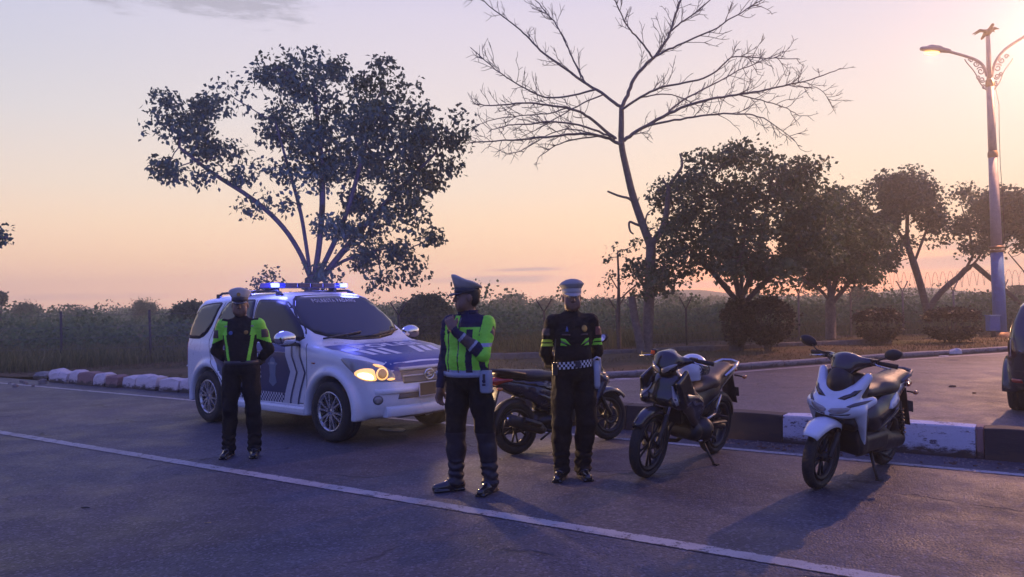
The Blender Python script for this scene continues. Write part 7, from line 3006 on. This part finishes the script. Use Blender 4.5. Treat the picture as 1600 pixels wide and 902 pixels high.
def grass(name, label, pts, hmin, hmax, m, seed, w=0.008, lean=0.3):
    rs = np.random.RandomState(seed)
    n = len(pts)
    h = rs.uniform(hmin, hmax, n)[:, None] * (0.6 + 0.6 * np.clip(fbm3(pts * np.array([1, 1, 0]), seed, 0.35)[:, None] * 0.5 + 0.5, 0, 1))
    a = rs.uniform(0, 6.28, n)
    d = np.stack([np.cos(a), np.sin(a), 0 * a], 1)
    t = np.stack([-np.sin(a), np.cos(a), 0 * a], 1)
    ln = rs.uniform(0, lean, n)[:, None] * h
    ww = w * rs.uniform(0.6, 1.5, n)[:, None]
    up = np.array([0, 0, 1.0])
    V = np.stack([pts - t * ww, pts + t * ww, pts + d * ln * .35 + up * h * .6 + t * ww * .7, pts + d * ln + up * h], 1).reshape(-1, 3)
    o = link_mesh(name, np_mesh(name, V, np.arange(4 * n).reshape(-1, 4), smooth=False), m)
    tag(o, label, 'grass', kind='stuff')
    return o


def verge_points(n, lo, hi, seed, test):
    rs = np.random.RandomState(seed)
    P = rs.uniform(lo, hi, (int(n), 2))
    P = P[test(P)]
    V = np.column_stack([P, np.zeros(len(P))])
    V[:, 2] = 0.055 + verge_h(V)
    return V


AV = np.array(VERGE)
inside = lambda P: poly_sdf(P, AV) < -0.25
fen = lambda P: P[:, 1] - np.interp(P[:, 0], fx_, fy_)
G1 = verge_points(150000, (-32, 17), (34, 34), 1, lambda P: inside(P) & (fen(P) > -1.1 - 0.8 * np.sin(P[:, 0] * .9)) & (fen(P) < 9) & ((P[:, 0] < 4) | (fen(P) > 1.0)))
grass('tall_grass', 'tall dry yellow-green grass along the fence', G1, 0.20, 0.60, M_grass, 1, 0.010, 0.45)
G2 = verge_points(120000, (-30, 12), (30, 32), 2, lambda P: inside(P) & (fen(P) < 0.5))
G2 = G2[fbm3(G2 * np.array([1, 1, 0]), 4, 0.5) > -0.25]
grass('verge_grass', 'short dry grass on the verge beside the road', G2, 0.03, 0.10, M_grass2, 2, 0.006, 0.9)

# ------------------------------------------------------------------ fence with Y-topped posts and razor wire
M_post = mat('fence_post', (0.05, 0.046, 0.045), 0.85, var=0.3, bump=0.4)
M_postlight = mat('fence_post_pale', (0.20, 0.17, 0.15), 0.8, var=0.25, bump=0.4)
M_wire = mat('wire', (0.16, 0.15, 0.15), 0.5, metal=0.6)
fence = empty('fence', 'long wire fence on Y-topped posts with coiled razor wire, between verge and scrubland', 'fence', (0, 23.9, 0.05))
FB = Vector((0, 23.9, 0.05))
FP = [Vector((p[0], p[1], 0.05)) for p in FENCE]
dist = [0.0]
for a, b in zip(FP, FP[1:]):
    dist.append(dist[-1] + (b - a).length)


def along(s):
    for i in range(len(FP) - 1):
        if s <= dist[i + 1] or i == len(FP) - 2:
            return FP[i].lerp(FP[i + 1], (s - dist[i]) / (dist[i + 1] - dist[i]))


posts = []
s_ = 0.5
rp = random.Random(9)
while s_ < dist[-1]:
    posts.append((s_, along(s_)))
    s_ += 2.25 + rp.uniform(-0.05, 0.05)
for i, (s_, p) in enumerate(posts):
    h = 1.45 if p.x < -6 else (1.16 if p.x < 7 else 1.56)
    t = (along(s_ + 0.1) - along(s_ - 0.1)).normalized()
    w = Vector((-t.y, t.x, 0))
    ln = Vector((rp.uniform(-.02, .02), rp.uniform(-.02, .02), 0))
    mb = MB()
    q = p - FB
    top = q + Vector((0, 0, h)) + ln * h
    mb.tube([q - Vector((0, 0, 0.1)), top], 0.034, 6)
    mb.build('fence_post', M_postlight if p.x > 9 else M_post, fence)
    if p.x > -4:
        arm = (t * 0.30 + w * 0.10 + Vector((0, 0, 0.36)))
        for s in (-1, 1):
            a2 = Vector((t.x * 0.24 * s, t.y * 0.24 * s, 0.36))
            mb = MB()
            mb.tube([top - Vector((0, 0, 0.03)), top + a2], 0.022, 5)
            mb.build('post_arm', M_postlight if p.x > 9 else M_post, fence)
# straining wires
for zf in (0.12, 0.3, 0.5, 0.7, 0.92):
    mb = MB()
    pts = []
    for s_, p in posts:
        h = 1.45 if p.x < -6 else (1.16 if p.x < 7 else 1.56)
        pts.append(p - FB + Vector((0, 0.05, h * zf)))
    mb.tube(pts, 0.0045, 4)
    mb.build('fence_wire', M_wire, fence)
# woven mesh, drawn out as crossing wires
mb = MB()
for s_ in np.arange(0.5, dist[-1] - 2.0, 0.20):
    for sg in (-1, 1):
        a, b = along(s_), along(s_ + 1.5)
        if sg < 0:
            a, b = b, a
        mb.add([a - FB + Vector((0, 0.03, 0.05)), a - FB + Vector((0, 0.03, 0.056)), b - FB + Vector((0, 0.03, 1.12)), b - FB + Vector((0, 0.03, 1.114))], [(0, 1, 2, 3)])
ms = mb.build('wire_mesh', M_wire, fence)
ms['kind'] = 'stuff'
# coil of razor wire on the right-hand stretch
mb = MB()
pts = []
s0 = min(s for s, p in posts if p.x > 8.5)
s1 = dist[-1] - 0.5
N = int((s1 - s0) / 0.34 * 14)
for k in range(N):
    f = k / N
    s_ = s0 + (s1 - s0) * f
    p = along(s_)
    t = (along(s_ + 0.1) - along(s_ - 0.1)).normalized()
    w = Vector((-t.y, t.x, 0))
    a = 2 * math.pi * k / 14
    r = 0.30 + 0.03 * math.sin(s_ * 2.1)
    pts.append(p - FB + Vector((0, 0, 1.95 + 0.04 * math.sin(s_ * 1.3))) + w * (r * 0.5 * math.cos(a)) + Vector((0, 0, r * math.sin(a))) + t * (0.12 * math.cos(a)))
mb.tube(pts, 0.006, 4)
mb.build('razor_wire', M_wire, fence)

# ------------------------------------------------------------------ street lamp
M_poleblue = mat('pole_blue', (0.06, 0.16, 0.36), 0.7, var=0.12, dirt=((0.10, 0.09, 0.08), 3.0, 0.35))
M_polegrey = mat('pole_grey', (0.38, 0.34, 0.31), 0.85, var=0.12, dirt=((0.2, 0.16, 0.13), 3.0, 0.3))
M_poleg = mat('pole_gold', (0.34, 0.20, 0.09), 0.5, metal=0.2, var=0.2)
M_sodium = mat('lamp_sodium', (0.9, 0.6, 0.25), 0.3, emit=(1.0, 0.50, 0.12), es=5.0)


def street_lamp():
    base = gp(1563, 527, 0.06)
    root = empty('street_lamp', 'tall double-armed street lamp with blue foot, gold bands and bird finial', 'street lamp', base)
    lean = -0.012
    ln = lambda z: Vector((lean * z, 0, z))
    n = 10

    def shaft(z0, z1, r0, r1, m, name):
        mb = MB()
        mb.tube([ln(z0), ln((z0 + z1) / 2), ln(z1)], [r0, (r0 + r1) / 2, r1], n)
        return mb.build(name, m, root)
    mb = MB()
    mb.lathe([(0.30, -0.05), (0.30, 0.05), (0.235, 0.16), (0.20, 0.17)], 16)
    mb.build('base_collar', M_poleg, root)
    shaft(0.10, 2.75, 0.200, 0.180, M_poleblue, 'blue_shaft')
    mb = MB()
    for z in (2.78, 2.90):
        mb.lathe([(0.185, z - 0.045), (0.225, z - 0.02), (0.225, z + 0.02), (0.180, z + 0.045)], 16, 'Z', (lean * z, 0, 0))
    mb.build('gold_band', M_poleg, root)
    shaft(2.94, 5.85, 0.165, 0.130, M_polegrey, 'shaft')
    mb = MB()
    mb.lathe([(0.13, 5.80), (0.150, 5.84), (0.150, 5.95), (0.125, 6.02)], 16, 'Z', (lean * 5.9, 0, 0))
    mb.build('gold_band', M_poleg, root)
    shaft(5.95, 8.25, 0.125, 0.105, M_polegrey, 'shaft')
    mb = MB()
    mb.lathe([(0.105, 8.1), (0.13, 8.16), (0.12, 8.3), (0.09, 8.36)], 16, 'Z', (lean * 8.2, 0, 0))
    mb.build('gold_band', M_poleg, root)
    shaft(8.3, 9.75, 0.085, 0.060, M_polegrey, 'shaft')
    # arms, scrolls and heads; the arms point towards and away along the side road
    for s in (-1, 1):
        up = 0.75 if s < 0 else 1.55
        mb = MB()
        pts = [ln(8.45) + Vector((s * 0.08, 0, 0)), ln(8.8) + Vector((s * 0.16, 0, 0)), ln(9.1) + Vector((s * 0.50, 0, -0.02)), ln(9.1) + Vector((s * 1.0, 0, up * 0.35)), ln(9.1) + Vector((s * 2.05, 0, up if s > 0 else up * 0.45))]
        if s > 0:
            pts = [ln(8.45) + Vector((0.08, 0, 0)), ln(8.9) + Vector((0.18, 0, 0)), ln(9.25) + Vector((0.45, 0, 0)), ln(9.5) + Vector((0.80, 0, 0)), ln(9.95) + Vector((1.6, 0, 0)), ln(10.25) + Vector((2.15, 0, 0))]
        else:
            pts = [ln(8.45) + Vector((-0.08, 0, 0)), ln(8.80) + Vector((-0.17, 0, 0)), ln(9.0) + Vector((-0.42, 0, 0)), ln(9.12) + Vector((-0.75, 0, 0)), ln(9.30) + Vector((-1.35, 0, 0))]
        mb.tube([Vector(p) for p in smooth_path(pts, 2)], 0.045, 8)
        arm = mb.build('arm', M_polegrey, root)
        # wrought scrolls hanging under the arm
        mb = MB()
        for (cx, cz, r, a0, turns) in ((0.28, 8.62, 0.14, 0.5, 1.4), (0.42, 8.86, 0.11, 2.0, 1.3), (0.24, 8.34, 0.10, 3.5, 1.4), (0.20, 8.10, 0.08, 1.0, 1.2), (0.58, 8.98, 0.08, 0.0, 1.2), (0.36, 8.42, 0.07, 4.0, 1.2)):
            P = []
            for k in range(18):
                f = k / 17
                a = a0 + f * turns * 2 * math.pi
                rr = r * (1 - 0.75 * f)
                P.append(ln(cz + (0.0 if s < 0 else 0.10)) + Vector((s * (cx + rr * math.cos(a)), 0, rr * math.sin(a))))
            mb.tube(P, 0.020, 5)
        P = [ln(8.0) + Vector((s * 0.12, 0, 0)), ln(8.25) + Vector((s * 0.34, 0, 0)), ln(8.6) + Vector((s * 0.46, 0, 0)), ln(8.9) + Vector((s * 0.72, 0, 0)), ln(9.02) + Vector((s * 0.78, 0, 0))]
        mb.tube([Vector(p) for p in smooth_path(P, 2)], 0.018, 5)
        mb.build('scroll', M_polegrey, arm)
        tip = Vector(pts[-1])
        d = (Vector(pts[-1]) - Vector(pts[-2])).normalized()
        f = Field((min(0, s * 1.0) - 0.2, -0.3, -0.35), (max(0, s * 1.0) + 0.2, 0.3, 0.4), 0.018)
        f.cone((s * -0.05, 0, 0.0), (s * 0.50, 0, 0.10 if s < 0 else 0.2), 0.085, 0.14, 0.04, (1, 1, 1.25))
        f.cone((s * 0.3, 0, 0.06), (s * 0.78, 0, 0.09), 0.15, 0.09, 0.05, (1, 1, 1.3))
        hd = link_mesh('lamp_head', f.mesh('lamp_head'), [M_polegrey], root)
        hd.location = tip
        mb = MB()
        rings = []
        for z, k in ((0.0, 1.0), (-0.045, 0.85), (-0.075, 0.45)):
            rings.append([(s * 0.48 + 0.26 * k * math.cos(a), 0.115 * k * math.sin(a), -0.035 + z + s * 0.0) for a in np.linspace(0, 2 * math.pi, 19)[:-1]])
        mb.loft(rings, 0, True)
        bl_ = mb.build('lamp_glass', M_sodium, hd)
        ld = bpy.data.lights.new('street_light', 'SPOT')
        ld.energy = 8200.0 if s > 0 else 250.0
        ld.color = (1.0, 0.50, 0.30)
        ld.spot_size = R(116)
        ld.spot_blend = 0.55
        ld.shadow_soft_size = 0.16
        o = bpy.data.objects.new('street_light', ld)
        COL.objects.link(o)
        o.parent = root
        o.location = tip + Vector((s * 0.48, 0, -0.22))
        o.rotation_euler = Vector((0.45, 0.75, 0.75)).to_track_quat('Z', 'Y').to_euler()
    # bird with spread wings on top
    f = Field((-0.8, -0.4, 9.6), (0.7, 0.4, 10.4), 0.02)
    c = ln(9.88)
    f.ell(c, (0.10, 0.20, 0.10), 0.02)
    f.cone(c + Vector((0, -0.12, 0.06)), c + Vector((0.02, -0.24, 0.16)), 0.06, 0.05, 0.03)
    f.cone(c + Vector((0.02, -0.24, 0.16)), c + Vector((-0.06, -0.30, 0.15)), 0.035, 0.010, 0.02)
    for s in (-1, 1):
        f.cone(c + Vector((s * 0.06, 0, 0.04)), c + Vector((s * 0.24, 0.02, 0.10 + 0.03 * s)), 0.055, 0.045, 0.03)
        f.cone(c + Vector((s * 0.24, 0.02, 0.10 + 0.03 * s)), c + Vector((s * 0.44, 0.10, 0.06 + 0.08 * s)), 0.045, 0.015, 0.03)
        f.cone(c + Vector((s * 0.2, 0.06, 0.07)), c + Vector((s * 0.34, 0.18, 0.02 + 0.05 * s)), 0.035, 0.012, 0.03)
    f.cone(c + Vector((0, 0.15, -0.02)), c + Vector((0, 0.32, -0.10)), 0.06, 0.04, 0.03)
    f.cone(c + Vector((0, 0, -0.05)), ln(9.70), 0.05, 0.06, 0.03)
    fb = link_mesh('bird_finial', f.mesh('bird_finial'), [mat('bronze', (0.20, 0.12, 0.08), 0.5, metal=0.5, var=0.2)], root)
    # cable hanging down the shaft
    mb = MB()
    mb.tube([ln(8.2) + Vector((0.13, -0.05, 0)), ln(7.5) + Vector((0.22, -0.08, 0)), ln(6.6) + Vector((0.19, -0.08, 0)), ln(5.6) + Vector((0.17, -0.10, 0)), ln(4.5) + Vector((0.20, -0.10, 0)), ln(3.0) + Vector((0.20, -0.12, 0))], 0.010, 5)
    mb.build('cable', M_blackplastic, root)
    # switch box on a stub beside it
    bx = gp(1552, 528, 0.06)
    r2 = empty('switch_box', 'small blue electrical box on a short post left of the lamp foot', 'switch box', bx)
    mb = MB()
    mb.box((0, 0, 0.46), (0.34, 0.24, 0.48))
    cab = mb.build('cabinet', M_poleblue, r2, 0.015)
    mb = MB()
    mb.box((0, -0.005, 0.71), (0.38, 0.29, 0.03))
    mb.build('lid', M_poleblue, r2, 0.008)
    mb = MB()
    mb.box((0.0, -0.124, 0.46), (0.28, 0.012, 0.40))
    mb.build('door', mat('pole_blue_dark', (0.05, 0.13, 0.34), 0.5), r2, 0.004)
    mb = MB()
    mb.box((0, 0, 0.11), (0.10, 0.10, 0.24))
    mb.build('stub', M_darkmetal, r2)
    return root


street_lamp()

# ------------------------------------------------------------------ dark hatchback cut by the right edge
def dark_car():
    car = empty('dark_car', 'dark glossy hatchback seen from behind, cut by the right edge of the view', 'car')
    side = [(-1.78, 0.36), (-1.84, 0.50), (-1.85, 0.80), (-1.80, 0.98), (-1.55, 1.36), (-1.38, 1.44), (-0.6, 1.49), (0.1, 1.47), (0.95, 1.00), (1.5, 0.92), (1.72, 0.80), (1.80, 0.60), (1.78, 0.36), (1.6, 0.24), (-1.6, 0.26)]
    sect = [(0.70, 0.22), (0.77, 0.28), (0.80, 0.42), (0.815, 0.65), (0.80, 0.85), (0.765, 0.97), (0.63, 1.38), (0.5, 1.47), (0.3, 1.55)]
    plan = [(2.0, 0.40), (1.82, 0.56), (1.6, 0.72), (1.2, 0.82), (-1.2, 0.82), (-1.55, 0.77), (-1.75, 0.68), (-2.0, 0.5)]
    V, F = car_shell(side, sect, plan, 0, (1.20, -1.20), 0.295, lo=(-2.1, 0, 0.15), hi=(2.0, 0.98, 1.62), flare=0.02, arch=0.335, hw=0.80)
    V = taubin(V, F, 3)
    body = link_mesh('body', np_mesh('body', V, F), [M_carblack], car)
    b = bvh_of(body)
    REAR = ((0, 0, 0), (0, 1, 0), (0, 0, 1), (1, 0, 0))
    drape(b, smooth_poly([(-0.60, 1.0), (0.60, 1.0), (0.50, 1.33), (-0.50, 1.33)], 2), *REAR, off=0.006, res=0.06, lip=0.012).build('rear_window', M_glass, car)
    for fr in (RSIDE, LSIDE):
        drape(b, smooth_poly([(0.75, 0.98), (0.20, 1.38), (-0.25, 1.40), (-0.27, 0.96)], 2), *fr, off=0.006, res=0.06, lip=0.012).build('window', M_glass, car)
        drape(b, smooth_poly([(-0.33, 0.96), (-0.31, 1.40), (-0.9, 1.38), (-1.3, 1.05), (-1.25, 0.98)], 2), *fr, off=0.006, res=0.06, lip=0.012).build('window', M_glass, car)
    drape(b, [(-0.7, 0.98), (0.7, 0.98), (0.56, 1.36), (-0.56, 1.36)], *FRONT, off=0.006, res=0.06, lip=0.012).build('windscreen', M_glass, car)
    for s in (-1, 1):
        dr = Vector((0.70, -s * 0.71, 0)).normalized()
        Uh = Vector((-dr.y, dr.x, 0)) * s
        tl = drape(b, smooth_poly([(-0.07, 0.70), (0.13, 0.72), (0.16, 0.92), (0.02, 0.98), (-0.06, 0.88)], 1), (-1.68, s * 0.66, 0), Uh, (0, 0, 1), dr, off=0.006, res=0.03, lip=0.012).build('tail_light', mat('tail_smoked', (0.06, 0.008, 0.010), 0.08, coat=1.0), car)
        drape(b, [(0.02, 0.73), (0.045, 0.73), (0.06, 0.93), (0.035, 0.94)], (-1.68, s * 0.66, 0), Uh, (0, 0, 1), dr, off=0.010, res=0.03, lip=0.004).build('lens', M_lens, tl)
        drape(b, [(-0.06, 0.40), (0.10, 0.40), (0.10, 0.45), (-0.06, 0.45)], (-1.68, s * 0.62, 0), Uh, (0, 0, 1), dr, off=0.006, res=0.03, lip=0.006).build('reflector', M_redlamp, car)
        for x in (-1.20, 1.20):
            make_wheel(car, (x, s * 0.70, 0.295), 0.295, 0.185, s, 0.19, 5)
    drape(b, [(-0.24, 0.62), (0.24, 0.62), (0.24, 0.74), (-0.24, 0.74)], *REAR, off=0.010, res=0.06, lip=0.012).build('number_plate', M_plate, car)
    mb = MB()
    mb.box((0, 0, 0.33), (3.2, 0.98, 0.14))
    mb.build('underbody', M_seal, car)
    mb = MB()
    strip_on(b, [(-0.66, 0.55), (0.66, 0.55)], 0.012, REAR, 0.002, mb)
    mb.build('bumper_line', M_seal, car)
    yaw = R(50)
    fwd = Vector((math.cos(yaw), math.sin(yaw), 0))
    lf = Vector((-fwd.y, fwd.x, 0))
    contact = gp(1584, 640)
    car.location = contact + fwd * 1.20 - lf * 0.76
    car.location.z = 0
    car.rotation_euler = (0, 0, yaw)
    return car


dark_car()

# ------------------------------------------------------------------ small things on the ground
def litter(name, label, cat, px, py, w, d, h, m, seed, z=0.0, group=None, rz=0.0):
    rs = random.Random(seed)
    g = gp(px, py, z)
    n = 11
    mb = MB()
    top = []
    for k in range(n):
        a = 2 * math.pi * k / n
        r = rs.uniform(0.45, 1.0)
        top.append((math.cos(a) * w / 2 * r, math.sin(a) * d / 2 * r, h * rs.uniform(0.35, 1.0)))
    low = [(x * 1.03, y * 1.03, 0.003) for x, y, _ in top]
    c = (0, 0, h * 1.1)
    mb.add(low + top + [c], [(k, (k + 1) % n, n + (k + 1) % n, n + k) for k in range(n)] + [(n + k, n + (k + 1) % n, 2 * n) for k in range(n)] + [tuple(reversed(range(n)))])
    o = mb.build(name, m)
    o.location = g
    o.rotation_euler = (0, 0, rz)
    return tag(o, label, cat, group)


M_paper = mat('paper_white', (0.62, 0.60, 0.56), 0.8, var=0.15, scale=20)
M_palepatch = mat('pale_patch_white', (0.80, 0.78, 0.75), 0.6, var=0.1, scale=20)
M_leafd = mat('dry_leaf', (0.12, 0.065, 0.035), 0.8, var=0.4, scale=30)
M_leafy = mat('yellow_leaf', (0.40, 0.30, 0.16), 0.8, var=0.3, scale=30)
M_stone = mat('field_stone', (0.24, 0.20, 0.18), 0.9, var=0.3, scale=20, bump=0.5)
litter('pale_flat_piece', 'pale flat stand-in for a bright patch on the asphalt under the front bumper of the police car', 'litter', 616, 672, 0.50, 0.26, 0.012, M_palepatch, 3, 0, None, -0.5)  # flat pale mesh made up to stand for a bright patch of asphalt
litter('plastic_bag', 'crumpled white plastic bag on the far verge kerb', 'litter', 1494, 553, 0.30, 0.20, 0.12, M_paper, 5, 0.13)
litter('pale_flat_piece', 'flat white scrap on the side road left of the plastic bag', 'litter', 1474, 557, 0.30, 0.12, 0.02, M_paper, 6, 0.0)
litter('pale_flat_piece', 'white strip lying on the side road behind the white holster', 'litter', 972, 592, 0.45, 0.12, 0.012, M_paper, 7, 0.0)
litter('dry_leaf', 'small pale yellow leaf alone on the near asphalt', 'leaf', 325, 818, 0.075, 0.022, 0.010, M_leafy, 8, 0.0, None, 0.1)
litter('dry_leaf', 'dark dead leaf on the side road left of the dark hatchback', 'leaf', 1488, 605, 0.16, 0.07, 0.03, M_leafd, 9, 0.0)
litter('dry_leaf', 'small dark leaf on the side road nearer the kerb', 'leaf', 1522, 615, 0.07, 0.05, 0.02, M_leafd, 10, 0.0)
litter('dark_scrap', 'small dark scrap on the asphalt left of the yellow leaf', 'litter', 133, 794, 0.10, 0.03, 0.01, M_blackplastic, 12, 0.0)
litter('paper_cup', 'pale crushed scrap in the grass left of the police car tail', 'litter', 297, 574, 0.22, 0.12, 0.08, M_paper, 13, 0.06)
rs_ = random.Random(21)
GST = 'loose stones at the end of the kerb'
for k, (x, y, w) in enumerate([(40, 601, 0.14), (33, 598, 0.10), (52, 604, 0.09), (24, 605, 0.12), (66, 600, 0.2), (15, 600, 0.08)]):
    litter('stone', 'loose grey stone on the dirt just left of the pale kerb stones', 'stone', x, y, w, w * 0.8, w * 0.5, M_stone, 30 + k, 0.0, GST)
GLV = 'dead leaves in the gutter'
for k in range(46):
    u = rs_.choice([rs_.uniform(-3.0, -1.4), rs_.uniform(-1.0, 0.6)])
    nq = 8.02 + abs(rs_.gauss(0, 0.16))
    if nq > 8.42:
        continue
    q = un(u, nq)
    w = rs_.uniform(0.03, 0.075)
    o = litter('gutter_leaf', 'brown dead leaf in the gutter at the foot of the painted kerb', 'leaf', 800, 700, w, w * 0.6, 0.012, M_leafd, 60 + k, 0.0, GLV, rs_.uniform(0, 6))
    o.location = q
# gravel and leaf crumbs swept against the kerb backs
crumb = MB()
for k in range(1500):
    if k % 3:
        u, nq = rs_.uniform(-4.8, 6), 8.0 + abs(rs_.gauss(0.28, 0.12))
        if nq > 8.43:
            continue
    else:
        u, nq = rs_.uniform(-1.3, 5), 8.78 + abs(rs_.gauss(0, 0.35))
    q = un(u, nq)
    r = rs_.uniform(0.005, 0.016)
    a = rs_.uniform(0, 6.28)
    P = [q + Vector((math.cos(a + j * 2.1) * r, math.sin(a + j * 2.1) * r, 0.001)) for j in range(3)] + [q + Vector((0, 0, r * 0.9))]
    crumb.add(P, [(0, 1, 3), (1, 2, 3), (2, 0, 3)])
o = crumb.build('gravel', M_stone)
tag(o, 'fine gravel and leaf crumbs swept along the painted kerb', 'gravel', kind='stuff')

# ------------------------------------------------------------------ evening haze over the plain
hz = bpy.data.materials.new('haze')
hz.use_nodes = True
hz.node_tree.nodes.clear()
_o = hz.node_tree.nodes.new('ShaderNodeOutputMaterial')
_v = hz.node_tree.nodes.new('ShaderNodeVolumePrincipled')
_v.inputs['Color'].default_value = (1.0, 0.95, 0.88, 1)
_v.inputs['Density'].default_value = 0.0034
_v.inputs['Anisotropy'].default_value = 0.74
hz.node_tree.links.new(_v.outputs[0], _o.inputs['Volume'])
mb = MB()
mb.box((0, 95, 5.65), (640, 450, 14.0))
haze = mb.build('haze', hz)
haze['kind'] = 'stuff'
haze['label'] = 'thin evening haze over the plain'
